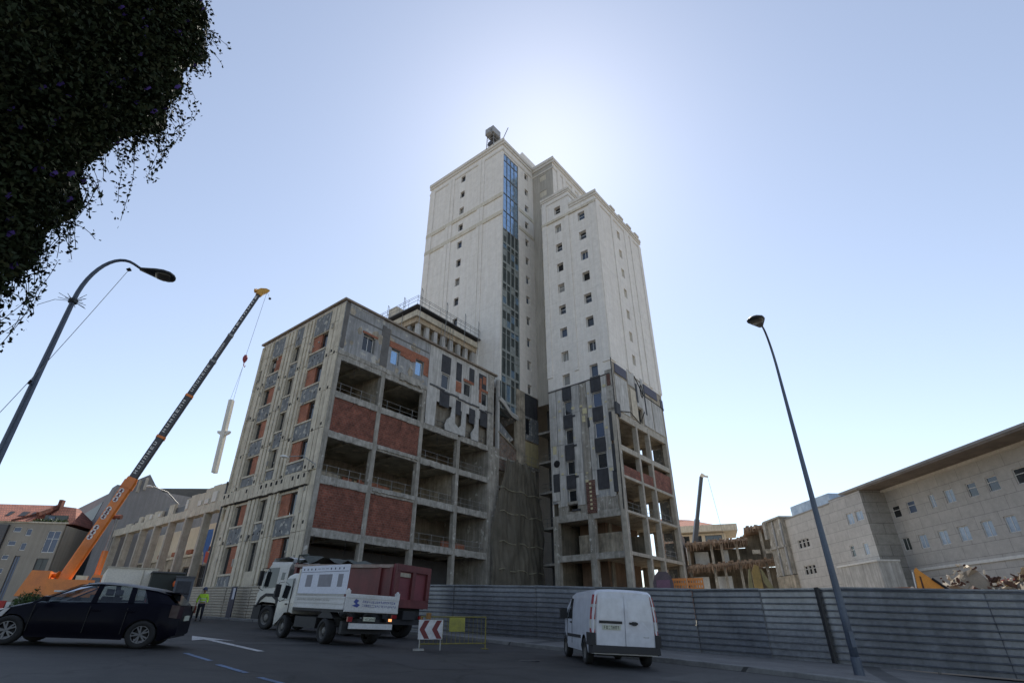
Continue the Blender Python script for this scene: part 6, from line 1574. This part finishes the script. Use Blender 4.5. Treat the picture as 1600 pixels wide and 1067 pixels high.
for x in (.1,-.85):
    for y in (-.34,.34): mb.box(x-.28,x+.2,y-.24,y+.24,.45,.68); mb.hexa([(x-.3,y-.24,.6),(x-.16,y-.24,.6),(x-.16,y+.24,.6),(x-.3,y+.24,.6),(x-.40,y-.2,1.1),(x-.28,y-.2,1.1),(x-.28,y+.2,1.1),(x-.40,y+.2,1.1)]); mb.box(x-.40,x-.30,y-.12,y+.12,1.12,1.27)
mb.build('seats', M['ink'], CAR)
CAR_S = 1.035
place(CAR, -10.45, 14.75, -108)
CAR.matrix_world = CAR.matrix_world @ Matrix.Diagonal((CAR_S*1.01, CAR_S, CAR_S*.94, 1))

# ---- white panel van seen from behind
VAN = thing('panel_van', 'white panel van with black rear bumper, seen from behind before the hoarding', 'van')
VW = plain('white_van_paint', (.58,.60,.65), .3, 0, .4)
TZ = [(-2.37,1.80),(-2.3,1.87),(-1.5,1.90),(.7,1.89),(1.0,1.80),(1.75,1.22),(1.85,1.12),(2.25,.98),(2.38,.6)]
VB = [(-2.37,.90),(-2.2,.945),(1.5,.945),(2.1,.86),(2.38,.66)]
vax = (-1.42, 1.60)
def vansec(x):
    zt = lerp(TZ, x); w = lerp(VB, x); zb = arch(x, .30, vax, .40, .33); pts = []
    for f in (0,.1,.25,.45,.6,.75,.88,.95):
        z = zb+(zt-zb)*f; q = max(0, (z-1.0)/.9); pts.append((x, w*(1-.16*q**1.6)*(.97 if z < .4 else 1), z))
    pts.append((x, pts[-1][1]*.9, zt-.01)); pts.append((x, w*.45, zt+.02)); pts.append((x, 0, zt+.025))
    return pts+[(p[0], -p[1], p[2]) for p in reversed(pts[:-1])]
st = stations(-2.37, 2.38, .12, [c+d_ for c in vax for d_ in (-.401,-.36,-.28,.28,.36,.401)]+[-2.35,-2.3])
mb = MB(0); mb.loft([vansec(x) for x in st], False, True); o = mb.build('body', VW, VAN); weld(o); autosmooth(o, 38)
mb = MB(0); mb.box(-2.0,2.1,-.72,.72,.25,.75); mb.build('underbody', M['ink'], VAN)
def rearpanel(name, y0, y1, z0, z1, m_, x=-2.378, th=.02, taper=True):
    mb = MB(0); n = 8; out = []
    yy = lambda y, z: y*(1-.14*max(0,(z-1.0)/.9)**1.6)
    pts = [(y0,z0),(y1,z0)]+[(y1,z0+(z1-z0)*k/n) for k in range(1,n+1)]+[(y0,z1)]+[(y0,z0+(z1-z0)*k/n) for k in range(n-1,0,-1)]
    mb.prism([(yy(a,b),b) for a,b in pts], lambda a, b, h: (x-h+max(0,(b-1.5))*.10, a, b), 0, th); o = mb.build(name, m_, VAN); return o
d1 = rearpanel('rear_door', .012, .80, .48, 1.78, VW); d2 = rearpanel('rear_door', -.80, -.012, .48, 1.78, VW)
for d_, y0, y1 in ((d1,.10,.70),(d2,-.70,-.10)):
    mb = MB(0); mb.prism([(y0,1.12),(y1,1.12),(y1*.93,1.66),(y0,1.66)], lambda a, b, h: (-2.40-h+max(0,(b-1.5))*.10, a, b), -.004, .006); o = mb.build('pressed_panel', VW, d_)
mb = MB(0); mb.box(-2.425,-2.40,.08,.72,1.035,1.10); mb.build('plate_trim', M['bplast'], VAN)
mb = MB(0); mb.box(-2.43,-2.40,-.36,-.12,1.035,1.085); mb.box(-2.44,-2.42,-.32,-.2,1.01,1.10); mb.build('door_handle', M['bplast'], d2)
mb = MB(0); mb.box(-2.415,-2.40,.12,.64,.885,1.0); pl = mb.build('number_plate', M['plate'], VAN)
mb = MB(0); glyphs(mb, -.60, .90, .44, .08, 7, lambda a, b, h: (-2.416-h, -a, b), 4); mb.build('plate_characters', M['ink'], pl)
mb = MB(0); glyphs(mb, .50, .72, .16, .03, 4, lambda a, b, h: (-2.399-h, -a, b), 9); mb.build('small_badge', M['steel'], d2)
mb = MB(0); mb.hexa([(-2.5,-.93,.34),(-2.1,-.97,.30),(-2.1,.97,.30),(-2.5,.93,.34),(-2.48,-.92,.60 if 0 else .50),(-2.1,-.965,.55),(-2.1,.965,.55),(-2.48,.92,.50)]); mb.box(-2.44,-1.9,-.975,-.83,.5,.80); mb.box(-2.44,-1.9,.83,.975,.5,.80); mb.build('bumper', M['bplast'], VAN)
for s_ in (1,-1):
    for z0, z1, m_ in ((1.50,1.74,'redl'),(1.42,1.50,'whitel'),(1.12,1.42,'redl'),(.90,1.12,'whitel'),(.80,.90,'redl')):
        mb = MB(0); yy = lambda y, z: s_*y*(1-.14*max(0,(z-1.0)/.9)**1.6)
        mb.hexa([(-2.40,yy(.83,z0),z0),(-2.28,yy(.962,z0),z0),(-2.2,yy(.90,z0),z0),(-2.3,yy(.8,z0),z0),(-2.38,yy(.83,z1),z1),(-2.26,yy(.962,z1),z1),(-2.2,yy(.9,z1),z1),(-2.3,yy(.8,z1),z1)]); mb.build('tail_lamp', M[m_], VAN)
    mb = MB(0)
    for (a, b_, c, d_) in ((.38,1.12,.50,.86),(1.22,1.62,.98,1.02)):
        P = [(a,1.12),(b_,1.12),(d_,1.70 if a < 1 else 1.45),(c,1.70 if a < 1 else 1.5)]
        mb.prism(P, lambda p, q, h: (p, s_*(.945*(1-.16*max(0,(q-1.0)/.9)**1.6)+.004+h), q), 0, .006)
    mb.build('side_window', M['dglass'], VAN)
    mb = MB(0); mb.box(1.18,1.34,s_*1.08-.13,s_*1.08+.1,1.12,1.42); mb.box(1.24,1.3,s_*.98-.06,s_*.98+.06,1.18,1.24); mb.build('door_mirror', M['bplast'], VAN)
    mb = MB(0); mb.box(-.98,1.1,s_*.952-.012,s_*.952+.014,.62,.70); mb.build('side_strip', M['bplast'], VAN)
    mb = MB(0); mb.box(.34,.35,s_*.95-.02,s_*.95+.006,.45,1.75); mb.box(1.16,1.17,s_*.95-.02,s_*.95+.006,.45,1.1); mb.build('door_gap', M['ink'], VAN)
    mb = MB(0); mb.box(.42,.60,s_*.955-.01,s_*.955+.02,1.0,1.04); mb.build('door_handle', M['bplast'], VAN)
mb = MB(0); mb.loft([[(1.02,y*.92,1.80),(1.74,y,1.24)] for y in (-.8,-.4,0,.4,.8)]); mb.build('windscreen', M['dglass'], VAN)
for x in vax:
    for s_ in (1,-1): wheel(VAN, x, s_*.83, .33, .21, 'steel', s_)
place(VAN, 2.85, 18.75, -5)

# ---- small white tipper
TP = thing('small_tipper', 'small white tipper lorry with a printed side board and blue tailgate lettering', 'lorry')
TW_ = mat('off_white_tipper', (.60,.60,.60), (.48,.47,.45), .8, .5); TC = mat('cream_cab', (.56,.55,.50), (.46,.44,.39), .6, .45, coat=.2)
# cab
def cabsec(x, zt, w, zb): return [(x,w*.98,zb),(x,w,zb+.3),(x,w,1.15),(x,w*.93,zt-.1),(x,w*.86,zt),(x,0,zt+.03),(x,-w*.86,zt),(x,-w*.93,zt-.1),(x,-w,1.15),(x,-w,zb+.3),(x,-w*.98,zb)]
mb = MB(0); mb.loft([cabsec(1.25,2.18,.98,.82),cabsec(1.45,2.2,.98,.86),cabsec(1.9,2.2,.98,.84),cabsec(2.32,2.12,.97,.55),cabsec(2.62,1.5,.95,.42),cabsec(2.74,1.1,.93,.36),cabsec(2.78,.6,.9,.36)], False, True); o = mb.build('cab', TC, TP); autosmooth(o, 35)
for s_ in (1,-1):
    mb = MB(0); mb.prism([(1.62,1.28),(2.52,1.22),(2.30,2.0),(1.62,2.03)], lambda a, b, h: (a, s_*(.985-.07*max(0,(b-1.15)/1.0)+h), b), 0, .008); mb.build('side_window', M['dglass'], TP)
    mb = MB(0); mb.box(2.42,2.5,s_*1.15-.1,s_*1.15+.1,1.35,1.8); mb.tube([(2.4,s_*.95,1.9),(2.46,s_*1.15,1.85),(2.46,s_*1.15,1.3),(2.4,s_*.97,1.2)], .012, 5); mb.build('door_mirror', M['bplast'], TP)
    mb = MB(0); mb.box(1.75,1.9,s_*.99-.01,s_*.99+.02,1.1,1.15); mb.box(1.58,1.62,s_*.985-.01,s_*.985+.006,.85,2.0); mb.build('door_handle', M['bplast'], TP)
mb = MB(0); mb.loft([[(2.31,y*.9,2.1),(2.63,y,1.5-.25)] for y in (-.9,-.4,0,.4,.9)]); mb.build('windscreen', M['dglass'], TP)
mb = MB(0); mb.box(-2.5,2.3,-.42,.42,.5,.78); mb.box(-.7,1.1,-.9,-.45,.45,.75); mb.box(-.6,1.0,.45,.92,.42,.76); mb.box(-2.45,-2.3,-.95,.95,.35,.7); mb.build('chassis', M['bplast'], TP)
mb = MB(0); mb.box(-2.55,1.15,-1.02,1.02,.95,1.03); mb.build('bed_floor', M['bplast'], TP)
def ribside(s_):
    mb = MB(0); mb.box(-2.5,1.12,s_*1.02-.02,s_*1.02+.02,1.04,1.42)
    for z in (1.04,1.20,1.36): mb.box(-2.5,1.12,s_*1.045-.01,s_*1.045+.012,z,z+.05)
    return mb.build('side_board', TW_, TP)
ribside(1); ribside(-1)
mb = MB(0); glyphs(mb, -1.9, 1.27, 2.4, .06, 26, lambda a, b, h: (-a-1.0, 1.04+h, b), 3); mb.build('side_lettering', M['steel'], TP)
tg = MB(0); tg.box(-2.60,-2.54,-1.04,1.04,.98,1.52); tg.box(-2.62,-2.60,-1.04,1.04,1.40,1.50); tg.box(-2.62,-2.60,-1.04,1.04,.99,1.06); tg = tg.build('tailgate', TW_, TP)
BLU = plain('blue_vinyl', (.04,.06,.25), .5)
mb = MB(0); fn = lambda a, b, h: (-2.602-h, -a, b)
glyphs(mb, -.42, 1.27, 1.32, .07, 17, fn, 5); glyphs(mb, -.42, 1.15, 1.36, .07, 19, fn, 6); mb.build('tailgate_lettering', BLU, tg)
mb = MB(0); mb.prism([(-.80,1.17),(-.60,1.12),(-.50,1.2),(-.62,1.25),(-.55,1.33),(-.68,1.37),(-.76,1.28),(-.66,1.22)], fn, 0, .004); mb.build('tailgate_emblem', BLU, tg)
for s_ in (1,-1):
    mb = MB(0); mb.box(-2.62,-2.48,s_*.98-.06,s_*.98+.06,1.5,1.62); mb.lathe([(0,-.03),(.05,-.03),(.05,.03),(0,.03)], 'y', 8, (-2.55,s_*.98,1.62)); mb.build('tailgate_hinge', TW_, TP)
# printed board standing over the left side
bo = MB(0); bo.box(-2.42,1.05,.98,1.01,1.50,2.42); bo = bo.build('printed_board', mat('printed_board_white', (.62,.65,.74), (.55,.58,.67), .7, .5), TP)
GP = plain('grey_print', (.20,.20,.23), .6); fnb = lambda a, b, h: (a, 1.01+h, b)
for a, b_ in ((-1.9,-1.45),(-.95,.0),(.42,.75)):
    mb = MB(0); mb.prism([(-a-1.35+0,1.72),(-b_-1.35,1.72),(-b_-1.35,2.12),(-a-1.35,2.12)], fnb, 0, .004); mb.build('grey_picture', GP, bo)
mb = MB(0)
for k in range(11):
    if 4 <= k <= 6: mb.prism([(.75-k*.29,2.30),(.95-k*.29,2.30),(.95-k*.29,2.315),(.75-k*.29,2.315)], fnb, 0, .004)
    else: mb.prism([(.85-k*.29+.05*math.cos(q*1.57+.8),2.30+.045*math.sin(q*1.57+.8)) for q in range(4)], fnb, 0, .004)
mb.prism([(-2.4,2.20),(1.0,2.20),(1.0,2.215),(-2.4,2.215)], fnb, 0, .003); mb.build('small_marks', plain('print_blue_black', (.03,.035,.08), .6), bo)
mb = MB(0); mb.box(1.16,1.24,-1.0,1.0,1.03,2.3); mb.tube([(1.2,1.0,2.32),(1.2,-1.0,2.32)], .03, 6); mb.build('headboard', TC, TP)
mb = MB(0); mb.box(-2.66,-2.58,-.85,.80,.50,.66); mb.build('under_run_bar', TW_, TP)
mb = MB(0); mb.box(-2.56,-2.52,-.2,.25,.73,.85); pl = mb.build('number_plate', M['plate'], TP)
mb = MB(0); glyphs(mb, -.20, .75, .4, .07, 7, lambda a, b, h: (-2.561-h, -a, b), 14); mb.build('plate_characters', M['ink'], pl)
mb = MB(0); mb.box(-2.6,-2.52,-.84,-.76,.74,.82); mb.build('tail_lamp', plain('lit_amber_lamp', (.8,.25,.08), .3, emit=((1,.40,.14), .9)), TP)
mb = MB(0); mb.box(-2.6,-2.52,.70,.86,.70,.84); mb.build('tail_lamp', M['redl'], TP)
for x, y in ((1.9,.84),(1.9,-.84),(-1.35,.86),(-1.35,-.86)): wheel(TP, x, y, .38, .25 if x > 0 else .34, 'steel', 1 if y > 0 else -1)
mb = MB(0); mb.prism([(-1.85,.80),(-1.6,.95),(-1.1,.95),(-.85,.80),(-.85,.76),(-1.85,.76)], lambda a, b, h: (a, h, b), .7, 1.0); mb.build('mudguard', M['bplast'], TP)
place(TP, -6.65, 21.7, -46)

# ---- big tipper with maroon body
BT = thing('big_tipper', 'large tipper lorry with cream cab and maroon box, behind the small white tipper', 'lorry')
MR = mat('maroon_steel', (.16,.035,.035), (.10,.025,.028), .7, .5, streak=.3); MR2 = mat('dusty_maroon_panel', (.20,.045,.055), (.14,.035,.045), .9, .55)
def cs(x, zt, zb, w=1.2): return [(x,w,zb),(x,w*1.01,1.6),(x,w*.98,zt-.15),(x,w*.90,zt),(x,0,zt+.04),(x,-w*.90,zt),(x,-w*.98,zt-.15),(x,-w*1.01,1.6),(x,-w,zb)]
mb = MB(0); mb.loft([cs(2.75,2.95,1.15),cs(3.0,2.98,1.15),cs(4.2,2.95,1.2),cs(4.42,2.6,1.12),cs(4.6,1.7,1.06),cs(4.66,1.3,1.06)], False, True); o = mb.build('cab', TC, BT); autosmooth(o, 35)
mb = MB(0); mb.loft([[(x,y,z) for x,z in ((4.3,3.0),(4.2,3.22),(3.2,3.3),(2.8,3.2),(2.8,2.98))] for y in (-1.0,-.6,0,.6,1.0)]); mb.box(2.8,4.3,-1.02,1.02,2.95,3.05); mb.build('roof_cap', TW_, BT)
for s_ in (1,-1):
    mb = MB(0); mb.prism([(3.45,1.85),(4.38,1.8),(4.26,2.75),(3.45,2.78)], lambda a, b, h: (a, s_*(1.21-.03*(b-1.6)+h), b), 0, .01); mb.prism([(2.95,2.2),(3.2,2.2),(3.2,2.55),(2.95,2.55)], lambda a, b, h: (a, s_*(1.205-.03*(b-1.6)+h), b), 0, .01); mb.build('side_window', M['dglass'], BT)
    mb = MB(0); mb.box(4.35,4.45,s_*1.42-.1,s_*1.42+.1,1.9,2.6); mb.tube([(4.3,s_*1.15,2.75),(4.4,s_*1.42,2.7),(4.4,s_*1.42,1.8),(4.35,s_*1.2,1.7)], .02, 5); mb.build('door_mirror', M['bplast'], BT)
    mb = MB(0); mb.prism([(3.0,1.15),(3.1,1.42),(3.45,1.58),(4.0,1.58),(4.35,1.4),(4.55,1.05),(4.55,.95),(4.3,1.25),(4.0,1.44),(3.5,1.44),(3.2,1.28),(3.1,1.0)], lambda a, b, h: (a, s_*(.9+h), b), .0, .34); mb.box(2.8,3.1,s_*1.05-.15,s_*1.05+.15,.45,1.1); mb.build('wheel_arch', M['bplast'], BT)
    mb = MB(0); mb.box(3.3,3.42,s_*1.23-.01,s_*1.23+.02,1.55,1.7); mb.build('door_handle', M['ink'], BT)
mb = MB(0); mb.box(4.2,4.74,-1.2,1.2,.42,1.05); mb.build('bumper', M['bplast'], BT)
mb = MB(0); mb.loft([[(4.44,y*.98,2.58),(4.61,y,1.72)] for y in (-1.08,-.5,0,.5,1.08)]); mb.build('windscreen', M['dglass'], BT)
mb = MB(0); mb.box(-4.2,4.2,-.45,.45,.75,1.1); mb.box(1.9,2.7,-1.15,1.15,.6,2.7); mb.box(.6,1.8,.5,1.15,.5,1.1); mb.build('chassis', M['bplast'], BT)
mb = MB(0); mb.box(-4.0,2.25,-1.25,-1.17,1.25,2.88); mb.box(-4.0,2.25,1.17,1.25,1.25,2.88); mb.box(-4.0,2.25,-1.25,1.25,1.2,1.3); mb.box(2.15,2.3,-1.25,1.25,1.25,3.0); mb.build('box_side', MR, BT)
mb = MB(0)
for s_ in (1,-1):
    mb.box(-4.02,2.27,s_*1.29-.06,s_*1.29+.06,2.78,2.92); mb.box(-4.02,2.27,s_*1.28-.05,s_*1.28+.05,1.3,1.5)
mb.build('box_rail', mat('worn_pale_rail', (.33,.27,.23), (.2,.12,.1), 2, .6), BT)
for s_ in (1,-1):
    for x in (-3.95,-3.3,-.6,2.1): mb = MB(0); mb.box(x-.08,x+.08,s_*1.30-.06,s_*1.30+.06,1.4,2.8); mb.build('box_rib', MR, BT)
tg = MB(0); tg.box(-4.12,-4.03,-1.27,1.27,1.25,2.95); tg = tg.build('tailgate', MR2, BT)
mb = MB(0)
for (y0, y1, z0, z1) in ((-1.27,1.27,2.68,2.96),(-1.27,1.27,1.22,1.55),(-1.27,-1.02,1.5,2.7),(1.02,1.27,1.5,2.7),(-.12,.12,1.5,2.7)): mb.box(-4.24,-4.13,y0,y1,z0,z1)
mb.build('tailgate_frame', MR, tg)
mb = MB(0); mb.box(-4.18,-4.12,.2,.95,2.45,2.62); mb.build('dusty_ledge', M['dusty'], tg)
mb = MB(0); secs = []
for k in range(9):
    x = 2.35-.42*k; secs.append([(x, y, 3.05+.16*math.sin(k*1.3+y*2)+(.22 if k < 2 else .05)) for y in (-1.1,-.5,0,.5,1.1)])
mb.loft(secs); mb.tube([(2.1,-1.2,3.05),(2.1,0,3.25),(2.1,1.2,3.05)], .09, 6); mb.tube([(2.3,1.15,2.9),(2.35,1.1,3.35),(1.9,.9,3.4)], .05, 5)
mb.build('rolled_tarpaulin', mat('grey_green_tarpaulin', (.09,.10,.09), (.05,.055,.05), 2, .8), BT)
mb = MB(0); mb.box(-4.1,-3.9,-1.15,1.15,.55,.75); mb.box(-3.9,-3.6,-1.1,1.1,.75,1.2); mb.build('under_run_bar', M['bplast'], BT)
for s_ in (1,-1):
    mb = MB(0); mb.box(-4.15,-4.08,s_*.95-.15,s_*.95+.15,.78,.92); mb.build('tail_lamp', M['redl'], BT)
for x, y in ((3.75,1.02),(3.75,-1.02),(-1.6,1.0),(-1.6,-1.0),(-3.0,1.0),(-3.0,-1.0)): wheel(BT, x, y, .52, .30 if x > 3 else .5, 'steel', 1 if y > 0 else -1)
place(BT, -8.35, 28.4, -62)

# ================================================================ worker in hi-vis jacket
def skinned(name, joints, edges, m_, parent, root=0, sub=2):
    me = bpy.data.meshes.new(name); me.from_pydata([j[:3] for j in joints], edges, [])
    o = bpy.data.objects.new(name, me); COL.objects.link(o); o.parent = parent
    sk = o.modifiers.new('skin', 'SKIN'); 
    for i, j in enumerate(joints):
        v = me.skin_vertices[0].data[i]; v.radius = (j[3], j[4] if len(j) > 4 else j[3]); v.use_root = (i == root)
    s_ = o.modifiers.new('sub', 'SUBSURF'); s_.levels = sub; s_.render_levels = sub; me.materials.append(m_); return o
PW = pol(-27.95, 41.0); PS = thing('person', 'worker in lime hi-vis jacket and dark helmet walking in front of the pale hoarding', 'person', (PW.x, PW.y, zg(PW.x,PW.y)), rad(25))
SKN = mat('skin', (.42,.24,.16), None, 6, .6, bmp=0); HV = plain('hi_vis_lime', (.50,.80,.05), .7); TR = plain('dark_trousers', (.02,.022,.03), .85)
J = [(0,0,.98,.13,.10),(0,0,1.15,.13,.09),(0,0,1.35,.16,.10),(0,0,1.48,.07,.07),(0,-.01,1.56,.05,.055),(0,-.02,1.66,.085,.10),(0,-.02,1.76,.07,.085),
 (.19,0,1.43,.055),(.27,.02,1.16,.042),(.25,-.12,.94,.03),(.245,-.16,.87,.03),(-.19,0,1.43,.055),(-.29,.05,1.17,.042),(-.30,-.02,.92,.03),(-.30,-.05,.85,.03),
 (.10,0,.90,.085),(.13,-.10,.50,.06),(.13,.06,.10,.04),(.13,-.08,.04,.035),(-.10,0,.90,.085),(-.12,.06,.50,.06),(-.13,.28,.14,.04),(-.13,.2,.05,.035)]
E_ = [(0,1),(1,2),(2,3),(3,4),(4,5),(5,6),(2,7),(7,8),(8,9),(9,10),(2,11),(11,12),(12,13),(13,14),(0,15),(15,16),(16,17),(17,18),(0,19),(19,20),(20,21),(21,22)]
skinned('body', J, E_, SKN, PS)
for sx, bx_, by_, bz_ in ((1,.245,-.16,.87),(-1,-.30,-.05,.85)):   # fingers, slightly curled
    for k in range(4): skinned('finger', [(bx_+.0,by_-.02+.016*k,bz_-.02,.010),(bx_+.005*sx,by_-.03+.018*k,bz_-.075+.004*abs(k-1.5),.008),(bx_-.012*sx,by_-.035+.018*k,bz_-.105+.006*abs(k-1.5),.007)], [(0,1),(1,2)], SKN, PS, 0, 1)
    skinned('thumb', [(bx_,by_-.03,bz_+.01,.011),(bx_-.02*sx,by_-.06,bz_-.03,.009),(bx_-.02*sx,by_-.065,bz_-.06,.008)], [(0,1),(1,2)], SKN, PS, 0, 1)
skinned('jacket', [(0,0,.96,.165,.13),(0,0,1.15,.165,.12),(0,0,1.36,.19,.13),(0,0,1.47,.10,.09),(.2,0,1.43,.08),(.275,.02,1.17,.065),(.265,-.09,1.0,.05),(-.2,0,1.43,.08),(-.295,.05,1.18,.065),(-.305,.0,.98,.05)], [(0,1),(1,2),(2,3),(2,4),(4,5),(5,6),(2,7),(7,8),(8,9)], HV, PS)
skinned('trousers', [(0,0,.95,.15,.12),(.10,0,.88,.105),(.13,-.10,.50,.085),(.13,.05,.12,.065),(-.10,0,.88,.105),(-.12,.06,.50,.085),(-.13,.27,.15,.065)], [(0,1),(1,2),(2,3),(0,4),(4,5),(5,6)], TR, PS)
mb = MB(0)
for x, y in ((.13,-.02),(-.13,.24)): mb.hexa([(x-.05,y-.18,0),(x+.05,y-.18,0),(x+.05,y+.1,0),(x-.05,y+.1,0),(x-.04,y-.15,.07),(x+.04,y-.15,.07),(x+.045,y+.09,.14),(x-.045,y+.09,.14)])
mb.build('boots', M['ink'], PS)
mb = MB(0); mb.lathe([(.15,1.70),(.135,1.72),(.13,1.78),(.10,1.85),(.05,1.88),(0,1.885)], 'z', 16, (0,-.02,0)); mb.prism([(-.09,-.12),(.09,-.12),(.07,-.22),(-.07,-.22)], lambda a, b, h: (a, b, h), 1.70, 1.715); mb.build('helmet', plain('navy_helmet', (.03,.045,.10), .4), PS)
mb = MB(0)
for z in (1.08, 1.22): mb.lathe([(.19,z-.02),(.192,z),(.19,z+.02)], 'z', 18)
mb.v = [(x, y*.78, z) for x, y, z in mb.v]; mb.build('reflective_band', M['frame_w'], PS)
mb = MB(0); mb.box(-.46,-.24,-.12,.12,.42,.80); mb.tube([(-.32,-.1,.8),(-.31,-.05,.88),(-.32,.1,.8)], .012, 5); o = mb.build('tool_bag', plain('red_brown_bag', (.22,.05,.03), .7)); o.location = PS.location; o.rotation_euler = PS.rotation_euler; tag(o, 'red-brown bag hanging from the worker\'s hand', 'bag')
# ================================================================ camera, sun, sky
cam = bpy.data.cameras.new('camera'); co = bpy.data.objects.new('camera', cam); COL.objects.link(co)
cam.sensor_width = 36; cam.lens = 36*817/1600; cam.clip_end = 8000; cam.clip_start = .1
co.location = (0, 0, 0); co.rotation_euler = (rad(90+28.63), 0, 0); SC.camera = co
SAZ, SEL = 5.1, 49.0
w = bpy.data.worlds.new('World'); SC.world = w; w.use_nodes = True; nt = w.node_tree
sk = nt.nodes.new('ShaderNodeTexSky'); sk.sky_type = 'NISHITA'; sk.sun_disc = False
sk.sun_elevation = rad(SEL); sk.sun_rotation = rad(SAZ); sk.altitude = 50; sk.air_density = 1.15; sk.dust_density = .24; sk.ozone_density = 4.0
bg = nt.nodes['Background']; hs = nt.nodes.new('ShaderNodeHueSaturation'); hs.inputs['Saturation'].default_value = .67; nt.links.new(sk.outputs[0], hs.inputs['Color']); nt.links.new(hs.outputs[0], bg.inputs[0]); bg.inputs[1].default_value = .10
sl = bpy.data.lights.new('sun', 'SUN'); sl.energy = 4.0; sl.angle = rad(.5); sl.color = (1.0, .94, .84)
so = bpy.data.objects.new('sun', sl); COL.objects.link(so)
d_ = Vector((math.sin(rad(SAZ))*math.cos(rad(SEL)), math.cos(rad(SAZ))*math.cos(rad(SEL)), math.sin(rad(SEL))))
so.rotation_euler = d_.to_track_quat('Z', 'Y').to_euler(); so.location = (0, 0, 60)
vs = SC.view_settings; vs.view_transform = 'Standard'; vs.look = 'None'; vs.exposure = 0.80; vs.gamma = 1.0; vs.use_curve_mapping = False
SC.render.engine = 'CYCLES'; SC.cycles.max_bounces = 8; SC.cycles.diffuse_bounces = 4; SC.cycles.transparent_max_bounces = 12
